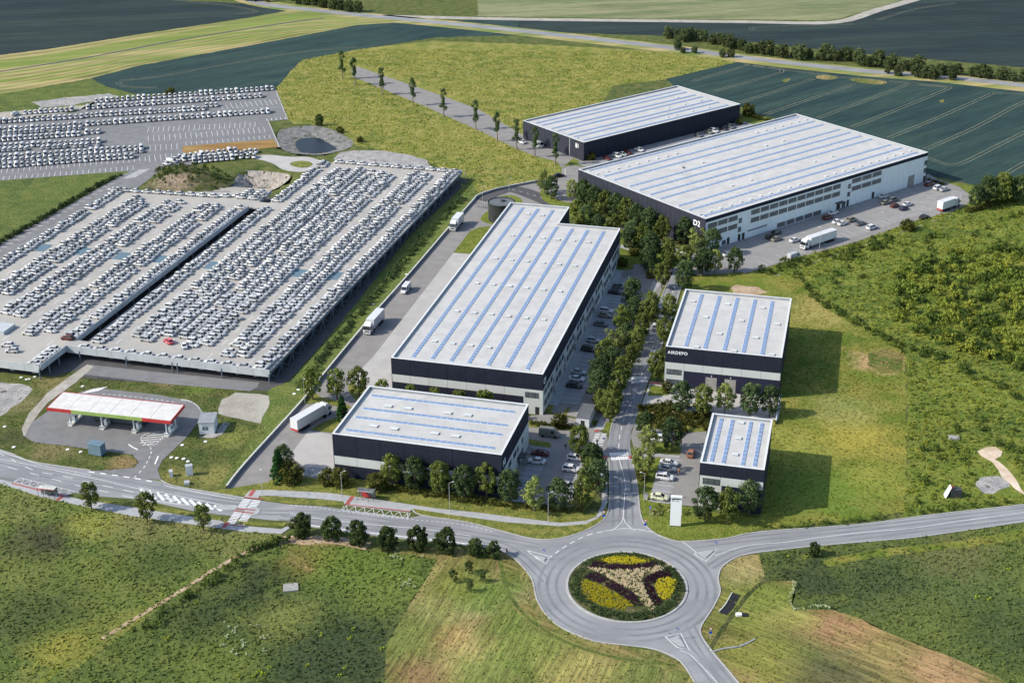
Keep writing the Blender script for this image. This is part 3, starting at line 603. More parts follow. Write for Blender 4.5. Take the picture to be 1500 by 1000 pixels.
rib(mk, crom(P3([(203, 714), (262, 726), (330, 741)]), 3), .14, Z4); rib(mk, crom(P3([(214, 731), (262, 738.5), (330, 745)]), 3), .14, Z4)
rib(mk, crom(P3([(425, 752), (456, 758), (530, 767), (600, 773), (640, 777), (690, 785)]), 4), .14, Z4)
rib(mk, crom(P3([(456, 769.5), (540, 780), (640, 791.5), (700, 798)]), 4), .35, Z4)
dashes(mk, [(425, 739.5), (470, 744), (498, 748.5), (600, 760.5), (640, 764), (680, 769), (725, 779)], .14, .6, .6, Z4)
dashes(mk, [(803, 818), (830, 799), (860, 784), (885, 778)], .22, 1.4, 1.2, Z4)
rib(mk, crom(P3([(885, 778), (915, 774), (950, 778), (985, 787), (1005, 797), (1022, 811)]), 4), .14, Z4)
rib(mk, crom(P3([(907, 674), (911, 686), (914, 698), (916, 712), (915, 725), (913, 758)]), 4), .16, Z4)
rib(mk, crom(P3([(913, 758), (908, 768), (896, 777)]), 4), .14, Z4); rib(mk, crom(P3([(913, 758), (918, 768), (930, 777)]), 4), .14, Z4)
dashes(mk, [(1003, 380), (994, 402), (988, 420), (980, 440), (972, 460), (959, 500), (948, 530), (936.6, 556.6), (929.6, 578.6), (914, 612), (910, 628), (907, 644), (906, 664)], .16, 2.4, 2.2, Z4)
rib(mk, crom(P3([(1048, 814), (1090, 800), (1150, 794)]), 4), .12, Z4); rib(mk, crom(P3([(1150, 794), (1250, 781), (1340, 773), (1500, 750), (1700, 730)]), 4), .12, Z4)
rib(mk, crom(P3([(996, 952), (1015, 962), (1060, 1010)]), 4), .12, Z4)
for L in ([(772, 806), (806, 815), (800, 826), (787, 818), (772, 806)], [(1016, 811), (1052, 804), (1034, 822), (1016, 811)], [(974, 932), (997, 927), (1010, 952), (992, 948), (974, 932)]):
    rib(mk, P3(L), .16, Z4)
def zebra(a, b_, n, length, bar=.5):
    A, B = G(*a), G(*b_); d = (B - A).normalized(); nn = Vector((-d.y, d.x, 0)); nn = nn if nn.y > 0 else -nn
    for i in range(n):
        p = A.lerp(B, i / (n - 1))
        for s in (0, .55): rib(mk, [p + nn * length * s, p + nn * length * (s + .42)], bar, Z4)
zebra((897, 674), (921, 673), 8, 3.8); zebra((926, 561), (948, 560), 8, 3.8)
# car park bay lines
def zc(x, y): return (740 + x / 5, 560 + y / 5)
mk.build('road_markings', M['markold'], kind='structure')
mk = MB()
# crossing on the main road
A_, B_ = G(358, 730), G(331, 769); d_ = (B_ - A_) ; n_ = Vector((-d_.y, d_.x, 0)).normalized(); n_ = n_ if n_.x > 0 else -n_
for i in range(18):
    t = .04 + i * .054
    if i in (7, 8): continue
    p = A_ + d_ * t
    for s, e in ((-.2, 1.9), (2.2, 4.3)): rib(mk, [p + n_ * s, p + n_ * e], .42, Z5)
rd = MB()
for t in (-.03, .39, .5, .985): p = A_ + d_ * t; rib(rd, [p + n_ * -.3, p + n_ * 4.5], .42, .17)
rib(rd, [G(372, 718), G(366, 727)], 1.0, .16); rib(rd, [G(333, 765), G(327.5, 773)], 1.0, .16)
rib(rd, P3([(505, 739), (600, 749.5)]), .4, .16); rib(rd, [G(517, 727), G(508, 739)], 1.0, .16)
rib(rd, P3([(17, 708), (60, 719), (97, 727.5)]), .45, .16); rib(rd, [G(92, 727), G(84, 733)], 1.0, .16)
for a, b_ in (((870, 632), (878, 630)), ((882, 671), (889, 669)), ((866, 656), (873, 658)), ((924, 668), (923, 672)), ((951, 561), (968, 563)), ((993, 637), (996, 641))): rib(rd, [G(*a), G(*b_)], 1.0, .16)
rd.build('tactile_paving', M['markred'], kind='structure')
def zigzag(a, b_, c, d, n):
    A, B, C, D = G(*a), G(*b_), G(*c), G(*d)
    for L in ([A, B], [D, C], [A, D], [B, C]): rib(mk, L, .14, Z5)
    for i in range(n):
        p = A.lerp(B, i / n); q = D.lerp(C, (i + .5) / n); r = A.lerp(B, (i + 1) / n); rib(mk, [p, q], .14, Z5); rib(mk, [q, r], .14, Z5)
zigzag((508, 740), (598, 751), (596, 759), (502, 748), 7)
rib(mk, P3([(504, 741), (500, 748)]), .14, Z5); rib(mk, P3([(601, 751), (597, 759.5)]), .14, Z5)
zigzag((20, 706), (96, 725), (110, 720), (30, 700), 7)
zb = MB()
A_, B_ = G(872, 636), G(866, 652); d_ = B_ - A_
for i in range(8):
    p = A_ + d_ * (i / 7); n_ = Vector((1, 0, 0)); rib(mk, [p, p + n_ * 1.3], .45, Z5); rib(mk, [p + n_ * 1.6, p + n_ * 3.0], .45, Z5)
mk.build('crossing_markings', M['mark'], kind='structure')
# yard of the long warehouse
sheet('yard', [(332, 716), (360, 680), (440, 592), (470, 555), (498, 521), (600, 403), (692, 297), (700, 288), (746, 275), (793, 266), (822, 256), (823, 246), (816, 237), (784, 229), (756, 218), (720, 200), (620, 155), (515, 112), (515, 100), (524, 98), (640, 138), (700, 160), (770, 200), (855, 237), (900, 245), (900, 260), (850, 295), (865, 310), (990, 372), (1015, 372), (1035, 365), (1360, 255), (1372, 262), (1405, 274), (1424, 288), (1420, 297), (1395, 310), (1330, 327), (1250, 356), (1165, 378), (1110, 396), (1060, 401), (1003, 404), (985, 400), (970, 395), (920, 365), (830, 300), (800, 310), (740, 340), (700, 380), (640, 470), (580, 540), (600, 580), (770, 610), (800, 606), (840, 613), (860, 616), (890, 640), (893, 672), (880, 690), (850, 730), (780, 745), (740, 700), (600, 680), (480, 700), (450, 705), (400, 700), (393, 706), (350, 718)], M['asphalt_yard'], Z3 - .005)
strip('yard_road', [(700, 293), (746, 277), (793, 291), (840, 313)], 7.5, M['asphalt_dark'], Z3 + .005, smooth=4)
k2 = MB(); dashes(k2, [(740, 275), (793, 290), (840, 312)], .14, 1.5, 2, Z4); k2.build('road_markings', M['markold'], kind='structure')
sheet('apron', [(664, 371), (700, 373), (640, 470), (585, 545), (590, 600), (545, 578), (510, 561), (548, 521)], M['apron'], Z4)
sheet('grass_island', [(664.5, 370), (688, 339), (700, 334), (718, 331), (700, 373)], M['lawn'], Z5)
sheet('grass_island', [(704, 322), (712, 311), (722, 310), (745, 320), (745, 335), (720, 329)], M['lawn'], Z5, smooth=3)
sheet('grass_island', [(731, 290), (745, 286), (757, 288), (764, 293), (762, 300), (740, 305)], M['lawn'], Z5, smooth=3)
# verge between the two front warehouses' yards
sheet('grass_island', [(452, 572), (458, 571), (470, 582), (500, 588), (520, 600), (500, 597), (470, 590), (444, 592), (432, 600), (428, 604), (447, 580)], M['verge'], Z5)
sheet('grass_island', [(510, 563), (518, 562), (545, 578), (540, 600), (520, 585), (510, 573)], M['verge'], Z5)
sheet('grass_island', [(455, 630), (470, 620), (490, 612), (510, 610), (500, 640), (486, 634)], M['verge'], Z5)
sheet('apron', [(452, 631), (487, 636), (492, 690), (470, 700), (424, 668)], M['apron'], Z4)
sheet('parking_bays', [(443, 698), (450, 683), (492, 687), (492, 704), (471, 701)], M['bays'], Z4 + .01)
sheet('verge', [(333, 716), (393, 706), (400, 700), (436, 690), (446, 684), (443, 697), (472, 702), (495, 700), (540, 706), (600, 716), (740, 736), (780, 742), (850, 751), (880, 750), (873, 757), (858, 763), (820, 766), (700, 751), (640, 745), (560, 733), (480, 722), (369, 718), (357, 727), (342, 726), (306, 720)], M['verge'], Z4 + .02)
sheet('verge', [(604, 745), (660, 754), (740, 765), (820, 771), (858, 768), (880, 757), (888, 740), (890, 748), (880, 764), (854, 779), (825, 788), (797, 791), (768, 787), (732, 777), (681, 764), (617, 754)], M['verge'], .15, thick=.12)
sheet('verge', [(380, 727), (395, 726.5), (470, 732), (503, 735), (504, 740), (470, 740.5), (425, 738), (382, 732)], M['verge'], .15, thick=.12)
sheet('pavement', [(367, 718), (400, 718), (480, 722), (560, 733), (640, 745), (700, 751), (820, 766), (858, 763), (873, 757), (881, 740), (882, 715), (879, 690), (884, 672), (889, 672), (890, 735), (884, 752), (872, 763), (858, 769), (820, 772), (740, 766), (660, 755), (604, 745.5), (600, 750), (505, 739.5), (503, 734.5), (470, 731), (395, 726), (380, 726.5), (378, 731), (357, 728)], M['paver'], .14, thick=.12)
sheet('pavement', [(0, 702), (20, 707), (97, 727), (120, 732), (200, 744), (281, 757), (324, 763), (333, 768), (350, 770), (412, 775), (420, 771), (427, 772), (412, 782), (360, 779), (281, 768), (194, 756), (126, 742), (93, 735), (85, 733), (58, 727), (0, 708), (-200, 690), (-200, 680)], M['paver'], .14, thick=.12)
sheet('verge', [(144, 733), (200, 738), (281, 750), (326, 757), (323, 763), (281, 756), (200, 743.5), (150, 736)], M['verge'], .12, thick=.08)
sheet('verge', [(350, 763), (380, 765), (420, 766), (416, 771), (380, 770), (346, 767)], M['verge'], .12, thick=.08)
sheet('lay_by', [(0, 698), (20, 700), (60, 709), (110, 720), (97, 727), (58, 718), (18, 706), (0, 701)], M['asphalt'], Z3 + .01)
for pts in ([(778, 812), (800, 817.5), (797, 822), (790, 819)], [(1024, 811), (1046, 806.5), (1034, 817)], [(981, 936), (994, 931), (1004, 948), (998, 947)]):
    sheet('splitter_island', pts, M['paver'], .2, thick=.16)
for pts in ([(318, 741), (345, 740), (346, 746), (330, 747), (318, 745)], [(360, 745), (378, 744), (381, 749), (375, 754), (360, 754)]):
    sheet('refuge_island', pts, M['paver'], .14, thick=.1, smooth=3)
# east parking strip of the long warehouse
CO = Vector((-32.74, 335.4, 0)); _cx = Vector((math.cos(R(-14.82)), math.sin(R(-14.82)), 0)); _cy = Vector((-_cx.y, _cx.x, 0))
def cl(*pp): return [tuple(CO + _cx * a + _cy * b_) for a, b_ in pp]
sheet('lot', cl((42.17, 2), (60, 0), (59, 60), (60, 100), (52, 112), (42.17, 108)), M['asphalt_yard'], Z4 + .006, world=True)
sheet('pavement', cl((42.17, 6), (44.9, 6), (44.9, 104), (42.17, 104)), M['paver'], .15, world=True)
sheet('parking_bays', cl((44.9, 8), (50.3, 8), (50.3, 98), (44.9, 98)), M['bays'], Z4 + .012, world=True)
for i, (a, b_) in enumerate((((905, 396), (913, 382)),)): pass
sheet('grass_island', [(897, 394), (912, 377), (925, 384), (928, 393), (920, 396)], M['lawn'], Z5, smooth=2)
sheet('grass_belt', [(907, 363), (920, 366), (945, 378), (985, 400), (984, 396), (975, 420), (965, 445), (950, 480), (935, 515), (918, 560), (905, 594), (897, 618), (892, 632), (880, 630), (886, 618), (884, 606), (866, 622), (872, 600), (895, 560), (905, 520), (935, 450), (950, 430), (951, 415), (945, 400), (925, 384), (905, 374)], M['lawn'], Z4)
sheet('path', [(950, 428), (957, 412), (969, 416), (958, 429), (950, 450), (940, 462)], M['paver'], Z5 + .02)
sheet('path', [(908, 363), (925, 368), (938, 374), (934, 371), (910, 358)], M['paver'], Z5)
sheet('path', [(886, 604), (890, 605), (889, 614), (884, 629), (872, 632), (868, 632), (880, 612)], M['paver'], Z5 + .02)
sheet('verge', [(774, 616), (832, 624), (862, 617), (866, 622), (858, 632), (835, 631), (774, 625)], M['verge'], Z5)
sheet('verge', [(797, 603), (803, 592), (812, 592), (806, 608)], M['verge'], Z5)
sheet('verge', [(824, 606), (832, 596), (836, 597), (829, 610)], M['verge'], Z5)
sheet('verge', [(774, 643), (805, 648), (808, 653), (806, 656), (774, 651)], M['verge'], Z5)
sheet('parking_bays', [(783, 656), (806, 658), (802, 672), (770, 735), (745, 735), (765, 700)], M['bays'], Z4)
sheet('parking_bays', [(838, 667), (862, 668), (850, 712), (830, 738), (810, 736), (825, 700)], M['bays'], Z4)
sheet('verge', [(838, 662), (858, 654), (880, 668), (880, 700), (868, 735), (855, 750), (842, 749), (850, 715), (862, 668)], M['verge'], Z5)
# plots east of the road
sheet('lot', [(951, 563), (972, 560), (1145, 578), (1140, 615), (1040, 610), (1000, 602), (975, 590), (945, 592), (938, 598)], M['apron'], Z4)
sheet('lot', [(924, 640), (930, 618), (960, 618), (1035, 631), (1031, 680), (1020, 742), (1000, 740), (950, 733), (935, 680)], M['asphalt_yard'], Z3 + .01)
sheet('shrub_bed', [(930, 618), (938, 598), (960, 594), (992, 592), (1000, 602), (1040, 606), (1036, 632), (1000, 634), (960, 628), (942, 630)], M['verge'], Z5)
sheet('grass_island', [(949, 580), (953, 564), (966, 566), (984, 572), (978, 579), (965, 580)], M['lawn'], Z5)
sheet('grass_island', [(958, 648), (985, 648), (998, 655), (996, 666), (962, 666), (945, 655)], M['lawn'], Z5)
sheet('pavement', [(951, 559), (972, 561), (970, 566), (951, 564)], M['paver'], .14)
sheet('pavement', [(925, 668), (962, 664), (996, 668), (996, 671), (962, 669), (926, 672)], M['paver'], .14)
sheet('parking_bays', [(970, 671), (995, 670), (990, 700), (975, 737), (951, 734)], M['bays'], Z4)
sheet('lawn', [(926, 673), (968, 670), (950, 734), (1000, 742), (1030, 745), (1065, 755), (1112, 758), (1115, 774), (1100, 779), (1068, 787), (1040, 790.5), (996, 792.5), (976, 787.5), (959, 779.5), (946, 767.5), (939, 752), (936, 725), (933, 700)], M['lawn'], Z4)
sheet('lawn', [(1003, 404), (1060, 401), (1110, 397), (1150, 412), (1160, 424), (1159, 440), (1004, 424), (990, 460), (1000, 425)], M['mown'], Z2)
# bay lines
bm_ = MB()
comb(bm_, (800, 602), (896, 396), 2, .01, .01, Z5)
Cx = Vector((math.cos(R(-14.8)), math.sin(R(-14.8)), 0)); Cy = Vector((-Cx.y, Cx.x, 0))
for i in range(34): q = CO + _cx * 45 + _cy * (8.5 + 2.65 * i); rib(bm_, [q, q + _cx * 5.2], .12, Z5)
p0 = G(806, 658); 
for i in range(12): q = p0 - Cy * 2.6 * i - Cx * 5; rib(bm_, [q, q + Cx * 5.0], .12, Z5)
p0 = G(838, 667)
for i in range(10): q = p0 - Cy * 2.6 * i; rib(bm_, [q, q + Cx * 5.0], .12, Z5)
p0 = G(970, 671)
for i in range(9): q = p0 - Cy * 2.6 * i; rib(bm_, [q, q + Cx * 5.0], .12, Z5)
p0 = G(452, 684)
for i in range(4): q = p0 + Cx * 2.7 * i; rib(bm_, [q, q - Cy * 5.0], .12, Z5)
Dx = Vector((math.cos(R(-53.1)), math.sin(R(-53.1)), 0)); Dy = Vector((-Dx.y, Dx.x, 0))
D2O = Vector((25.4, 494.9, 0))
sheet('lot', [tuple(D2O + Dx * a + Dy * b_) for a, b_ in ((67.7, -3), (90, -3), (90, 112), (84, 120), (67.7, 120))], M['asphalt_light'], Z3, world=True)
for off in (17.0, ):
    for i in range(34):
        if i % 7 in (2, 5): continue
        q = D2O + Dx * (67.7 + off) + Dy * (8 + 3.0 * i); rib(bm_, [q, q + Dx * 5], .12, Z5)
for L in range(3, 118, 9): q = D2O + Dx * 97.5 + Dy * L; rib(bm_, [q, q + Dy * 4], .14, Z5)
bm_.build('bay_markings', M['mark'], kind='structure')
sheet('verge', [(823, 246), (837, 242), (862, 246), (850, 237), (840, 232)], M['lawn'], Z4)
sheet('verge', [(790, 281), (796, 277), (815, 292), (830, 297), (850, 297), (880, 318), (940, 352), (1000, 378), (990, 392), (975, 396), (920, 366), (870, 335), (815, 305), (795, 293)], M['lawn'], Z4 + .005)
sheet('verge', [(1372, 262), (1405, 270), (1428, 272), (1440, 285), (1500, 272), (1560, 285), (1440, 300), (1395, 310), (1424, 290), (1405, 275)], M['lawn'], Z2 + .01)
B1O = Vector((5.5, 573.2, 0))
sheet('lot', [tuple(B1O + Dx * a + Dy * b_) for a, b_ in ((40.25, -4), (62, -4), (62, 92), (40.25, 92))], M['asphalt_light'], Z4 + .008, world=True)
sheet('parking_bays', [tuple(B1O + Dx * a + Dy * b_) for a, b_ in ((44.5, 2), (50, 2), (50, 88), (44.5, 88))], M['bays'], Z4 + .014, world=True)
sheet('verge', [(1084, 178), (1092, 168), (1128, 172), (1150, 180), (1128, 186)], M['lawn'], Z4)
# petrol station forecourt and slip roads
def z5(x, y): return (50 + x / 5, 560 + y / 5)
sheet('forecourt', [(36, 639), (42, 622), (65, 606), (115, 575), (130, 571), (155, 570), (230, 578), (281, 588), (293, 597), (297, 613), (290, 619), (270, 644), (238, 674), (231, 688), (236, 703), (205, 700.5), (133, 689.5), (178, 687), (198, 684), (203, 676), (194, 666), (172, 663), (132, 658), (98, 653), (50, 648)], M['asphalt'], Z4 - .004)
sheet('path', [(128, 534), (137, 537), (112, 560), (70, 590), (48, 618), (38, 636), (35, 640), (32, 628), (42, 606), (70, 575), (100, 553)], M['track'], Z5, jit=.15)
sheet('verge', [(-200, 560), (0, 552), (60, 556), (120, 540), (100, 553), (70, 575), (42, 606), (32, 628), (36, 642), (50, 649), (98, 654), (132, 659), (172, 664), (194, 667), (202, 676), (197, 683), (178, 686.5), (133, 688), (90, 682), (47, 675), (22, 666), (0, 658), (-200, 599)], M['grass'], Z2 + .01, jit=.2)
sheet('gravel_patch', [(0, 560), (30, 562), (48, 570), (35, 585), (0, 610), (-100, 620), (-100, 560)], M['gravel'], Z3, jit=.5)
sheet('gravel_patch', [(325, 585), (345, 575), (380, 577), (420, 583), (425, 590), (410, 610), (398, 622), (365, 617), (320, 606)], M['track'], Z3, jit=.5)
fm = MB()
for i in range(7): p = G(120 + i * 3.6, 577 - i * .6); rib(fm, [p, p + Vector((2.2, 2.8, 0))], .3, Z6)
for i in range(13):
    t = i / 12; a = Vector(z5(1075 + 140 * math.sin(t * 1.5), 122 + 130 * t * t)) if 0 else None
    x = 1075 + 150 * math.sin(t * 1.45); y = 122 + 135 * (1 - math.cos(t * 1.45)) + 6 * t
    p = G(*z5(x, y)); q = G(*z5(x + 18, y + 2 + 14 * (1 - t))); rib(fm, [p, q], .2, Z6)
el = crom(P3([z5(785, 420), z5(800, 390), z5(870, 362), z5(950, 370), z5(945, 400), z5(890, 455), z5(830, 462)]), 5, True)
rib(fm, el, .18, Z6, closed=True)
ec = G(*z5(872, 412))
for i in range(-5, 6, 2):
    y = ec.y + i * .62; hw = 2.9 * math.sqrt(max(0, 1 - (i / 5.6) ** 2)); rib(fm, [Vector((ec.x - hw + i * .12, y - .5, 0)), Vector((ec.x + hw + i * .12, y + .5, 0))], .3, Z6)
dashes(fm, [z5(500, 85), z5(700, 105), z5(900, 128), z5(1060, 150)], .2, .8, .8, Z6)
for p in ([z5(690, 455), z5(720, 475), z5(760, 495)], [z5(910, 540), z5(885, 600)]): rib(fm, P3(p), .4, Z6)
fm.build('forecourt_markings', M['markold'], kind='structure')

# ------------------------------------------------------------------ buildings
def offset(P, d):
    out = []; k = len(P)
    for i in range(k):
        a = Vector(P[i - 1]); b_ = Vector(P[i]); c = Vector(P[(i + 1) % k])
        d1 = (b_ - a).normalized(); d2 = (c - b_).normalized(); n1 = Vector((-d1.y, d1.x)); n2 = Vector((-d2.y, d2.x))
        m = (n1 + n2) / (1 + n1.dot(n2)); q = b_ + m * d; out.append((q.x, q.y))
    return out

def local(root, px, py, h):
    g_ = G(px, py, h) - root.location; a = -root.rotation_euler.z
    return Vector((g_.x * math.cos(a) - g_.y * math.sin(a), g_.x * math.sin(a) + g_.y * math.cos(a), 0))

TH = .15
class Building:
    def __init__(s, name, label, O, a, foot, h, cat='warehouse'):
        s.r = thing(name, label, cat, (O[0], O[1], 0), R(a)); s.P = [Vector(p) for p in foot]; s.h = h
        f2 = [(p.x, p.y) for p in s.P]
        MB().prism(offset(f2, TH), -.3, h - .95).build('wall', M['core'], s.r)
        MB().prism(offset(f2, TH + .002), h - .95, h - .6).build('roof', M['roof'], s.r)
        MB().ring(offset(f2, TH), offset(f2, .42), h - .6, h).build('parapet', M['parin'], s.r)
        MB().ring(offset(f2, -.05), offset(f2, .45), h + .002, h + .07).build('parapet_cap', M['cap'], s.r)
        s.acc = {}
    def edge(s, i):
        a = s.P[i]; b_ = s.P[(i + 1) % len(s.P)]; d = (b_ - a); L = d.length; d.normalize(); n = Vector((d.y, -d.x)); return a, d, n, L
    def fbox(s, mb, i, u0, u1, z0, z1, o0, o1):
        a, d, n, L = s.edge(i)
        m = Matrix(((d.x, n.x, 0, a.x), (d.y, n.y, 0, a.y), (0, 0, 1, 0), (0, 0, 0, 1)))
        # local y = outward; keep right-handed by mirroring order
        k = len(mb.v); p = [m @ Vector(q) for q in [(x, y, z) for z in (z0, z1) for x, y in ((u0, o0), (u1, o0), (u1, o1), (u0, o1))]]
        mb.v += [tuple(q) for q in p]
        mb.f += [tuple(k + j for j in reversed(q)) for q in ((3, 2, 1, 0), (4, 5, 6, 7), (0, 1, 5, 4), (1, 2, 6, 5), (2, 3, 7, 6), (3, 0, 4, 7))]
    def band(s, i, u0, u1, z0, z1, mk, bay, gap=.07):
        L = s.edge(i)[3]; u0 = max(u0, TH) if u0 <= 0 else u0; u1 = min(u1, L)
        cuts = [u0] + [k * bay for k in range(1, int(L / bay) + 2) if u0 + .3 < k * bay < u1 - .3] + [u1]
        mb = s.acc.setdefault(mk, MB())
        for a, b_ in zip(cuts, cuts[1:]): s.fbox(mb, i, a + (gap / 2 if a != cuts[0] else 0), b_ - (gap / 2 if b_ != cuts[-1] else 0), z0 + (.02 if z0 > 0 else 0), z1, -TH + .001, 0)
    def finish(s):
        for mk, mb in s.acc.items(): mb.build('cladding', M[mk], s.r)
    def window(s, i, u0, u1, z0, z1, n, glass='glass'):
        g = MB(); s.fbox(g, i, u0, u1, z0, z1, -.05, .015); o = g.build('window', M[glass], s.r)
        f = MB(); t = .09
        s.fbox(f, i, u0 - t, u1 + t, z1, z1 + t, -.05, .06); s.fbox(f, i, u0 - t, u1 + t, z0 - t, z0, -.05, .08)
        for k in range(n + 1):
            x = u0 + (u1 - u0) * k / n; s.fbox(f, i, x - t * .6, x + t * .6, z0, z1, -.05, .05)
        f.build('frame', M['frame'], o)
        return o
    def door(s, i, u0, u1, z1, mk='doord', name='door', z0=.02):
        g = MB(); s.fbox(g, i, u0, u1, z0, z1, -.05, .03)
        if mk == 'doorg':
            k = int((z1 - z0) / .55)
            for j in range(k): s.fbox(g, i, u0 + .05, u1 - .05, z0 + j * .55 + .04, z0 + j * .55 + .5, .03, .06)
        return g.build(name, M[mk], s.r)
    def strips(s, pairs, wd, seg):
        wd *= .82
        for (a, b_) in pairs:
            z = s.h - .6; A = local(s.r, *a, z + .2); B = local(s.r, *b_, z + .2); d = (B - A); L = d.length; d.normalize()
            # square to the building
            if abs(d.x) > abs(d.y): d = Vector((math.copysign(1, d.x), 0, 0)); y = (A.y + B.y) / 2; A = Vector((A.x, y, 0))
            else: d = Vector((0, math.copysign(1, d.y), 0)); x = (A.x + B.x) / 2; A = Vector((x, A.y, 0))
            n = Vector((-d.y, d.x, 0)); k = max(1, int(L / seg)); mb = MB(); fb = MB()
            def bx(m_, t0, t1, w0, w1, z0, z1):
                q0 = A + d * t0 + n * w0; q1 = A + d * t1 + n * w1
                m_.box(min(q0.x, q1.x), max(q0.x, q1.x), min(q0.y, q1.y), max(q0.y, q1.y), z0, z1)
            for j in range(k): bx(mb, L * j / k + .1, L * (j + 1) / k - .1, -wd / 2, wd / 2, z + .05, z + .13)
            o = mb.build('skylight_strip', M['skyl'], s.r)
            bx(fb, -.08, L + .08, -wd / 2 - .06, wd / 2 + .06, z - .02, z + .07); fb.build('kerb_frame', M['skylf'], o)
    def vents(s, pts, sx=1.3, sy=1.0, org=(0, 0), k=1.):
        for p in pts:
            z = s.h - .6; q = local(s.r, org[0] + p[0] / k, org[1] + p[1] / k, z + .3)
            mb = MB().box(q.x - sx / 2, q.x + sx / 2, q.y - sy / 2, q.y + sy / 2, z - .02, z + .24); o = mb.build('roof_vent', M['ventd'], s.r)
            MB().box(q.x - sx / 2 - .1, q.x + sx / 2 + .1, q.y - sy / 2 - .1, q.y + sy / 2 + .1, z + .242, z + .30).build('lid', M['vent'], o)
    def text(s, i, u, z, txt, size, mk='letters', sp=1.0, bold=.012, xs=1.):
        a, d, n, L = s.edge(i)
        o = textobj('sign_letters', txt, size, M[mk], bold, xs, sp); o.parent = s.r
        o.matrix_local = Matrix(((d.x, 0, n.x, a.x + d.x * u + n.x * .02), (d.y, 0, n.y, a.y + d.y * u + n.y * .02), (0, 1, 0, z), (0, 0, 0, 1)))
        return o

def textobj(name, txt, size, m, bold=.01, xs=1., sp=1.):
    cu_ = bpy.data.curves.new(name, 'FONT'); cu_.body = txt; cu_.size = size; cu_.extrude = .06; cu_.offset = bold * size; cu_.space_character = sp
    cu_.resolution_u = 3
    t = bpy.data.objects.new('tmp', cu_); link(t); bpy.context.view_layer.update()
    me = bpy.data.meshes.new_from_object(t.evaluated_get(bpy.context.evaluated_depsgraph_get())); bpy.data.objects.remove(t)
    me.name = name; me.materials.clear(); me.materials.append(m)
    co_ = np.empty(len(me.vertices) * 3); me.vertices.foreach_get('co', co_); co_ = co_.reshape(-1, 3); co_[:, 0] *= xs; me.vertices.foreach_set('co', co_.ravel()); me.update()
    return link(bpy.data.objects.new(name, me))

# long central warehouse (L-shaped)
Wc, Dc, E1, E2, Hc = 42.17, 110.9, 20.97, 16.45, 12.15
B = Building('long_warehouse', 'long central warehouse with seven rooflights and a cut-out far corner', (-32.74, 335.4), -14.82,
             [(0, 0), (Wc, 0), (Wc, Dc), (Wc - E1, Dc), (Wc - E1, Dc + E2), (0, Dc + E2)], Hc)
bay = Wc / 8
B.band(0, 0, Wc, 7.3, Hc, 'navyclad', bay); B.band(0, 0, bay * 7, 5.0, 7.3, 'white_clad', bay); B.band(0, 0, bay * 7, 0, 5.0, 'navyclad', bay); B.band(0, bay * 7, Wc, 0, 7.3, 'white_clad', bay)
B.band(1, 0, Dc, 7.3, Hc, 'navyclad', 5.5); B.band(1, 0, Dc, 0, 7.3, 'white_clad', 5.5)
for e in (2, 3, 4, 5): B.band(e, 0, 999, 0, Hc, 'navyclad', 5.5)
B.finish()
B.window(0, bay * 7 + .5, bay * 7 + 4.1, 5.0, 6.4, 4); B.door(0, bay * 7 + 3.2, bay * 7 + 4.3, 2.3)
for k in range(8):
    y = 1.8 + k * 13.7
    for j in range(3):
        u = y + j * 3.5
        if u + 2.6 > Dc: break
        B.window(1, u, u + 2.5, 5.2, 6.6, 3)
        if j < 2 or k % 2 == 0: B.window(1, u, u + 2.5, 1.9, 3.3, 3)
    if y + 11.5 < Dc: B.window(1, y + 10.6, y + 11.4, 3.3, 4.6, 1); B.door(1, y + 10.7, y + 11.9, 2.3)
zA = lambda x, y: (560 + x / 5.77, 480 + y / 5.77); zB = lambda x, y: (720 + x / 7.143, 270 + y / 7.143); zD = lambda x, y: (480 + x / 2.778, 180 + y / 2.778)
B.strips([(zA(*a), zB(*b_)) for a, b_ in (((258, 245), (330, 238)), ((420, 262), (487, 252)), ((582, 280), (640, 268)), ((732, 297), (683, 442)), ((897, 315), (843, 460)), ((1057, 332), (1000, 475)), ((1228, 350), (1170, 488)))], 1.25, 1.7)
B.vents([(378, 305), (530, 318), (215, 528), (373, 541), (535, 556), (692, 572), (852, 585), (1013, 600), (40, 768), (207, 785), (370, 800), (535, 815), (702, 830), (868, 847)], org=(720, 270), k=7.143)
B.vents([(607, 650), (673, 656), (740, 662), (808, 669), (877, 676), (945, 683), (525, 763), (596, 770), (665, 776), (735, 784), (806, 791), (878, 798), (434, 886), (508, 895), (581, 903), (655, 911)], org=(480, 180), k=2.778)
B.text(1, .9, 8.6, 'C1', 2.3)
# mid-size hall east of the road
B = Building('medium_warehouse', 'medium warehouse right of the road, white name on navy wall and two grey dock doors', (42.0, 340.7), -14.23, [(0, 0), (31.3, 0), (31.3, 40.6), (0, 40.6)], 12.32)
bay = 31.3 / 6
B.band(0, 0, 31.3, 7.6, 12.32, 'navyclad', bay); B.band(0, 0, 31.3, 5.4, 7.6, 'white_clad', bay); B.band(0, 0, bay, 0, 5.4, 'white_clad', bay); B.band(0, bay, 31.3, 0, 5.4, 'navy2', bay)
B.band(1, 0, 40.6, 0, 12.32, 'navyclad', 5); B.band(2, 0, 31.3, 0, 12.32, 'navyclad', 5); B.band(3, 0, 40.6, 7.6, 12.32, 'navyclad', 5); B.band(3, 0, 40.6, 0, 7.6, 'white_clad', 5)
B.finish()
B.window(0, .55, 4.6, 4.1, 5.5, 4); B.window(0, .55, 4.6, 1.0, 2.4, 4)
for u in (11.3, 16.5): B.door(0, u, u + 3.1, 4.2, 'doorg', 'dock_door')
for u in (12.8, 18.0): m = MB(); B.fbox(m, 0, u, u + .22, 4.6, 4.8, 0, .25); m.build('wall_lamp', M['letters'], B.r)
z3 = lambda x, y: (960 + x / 4.548, 410 + y / 4.548)
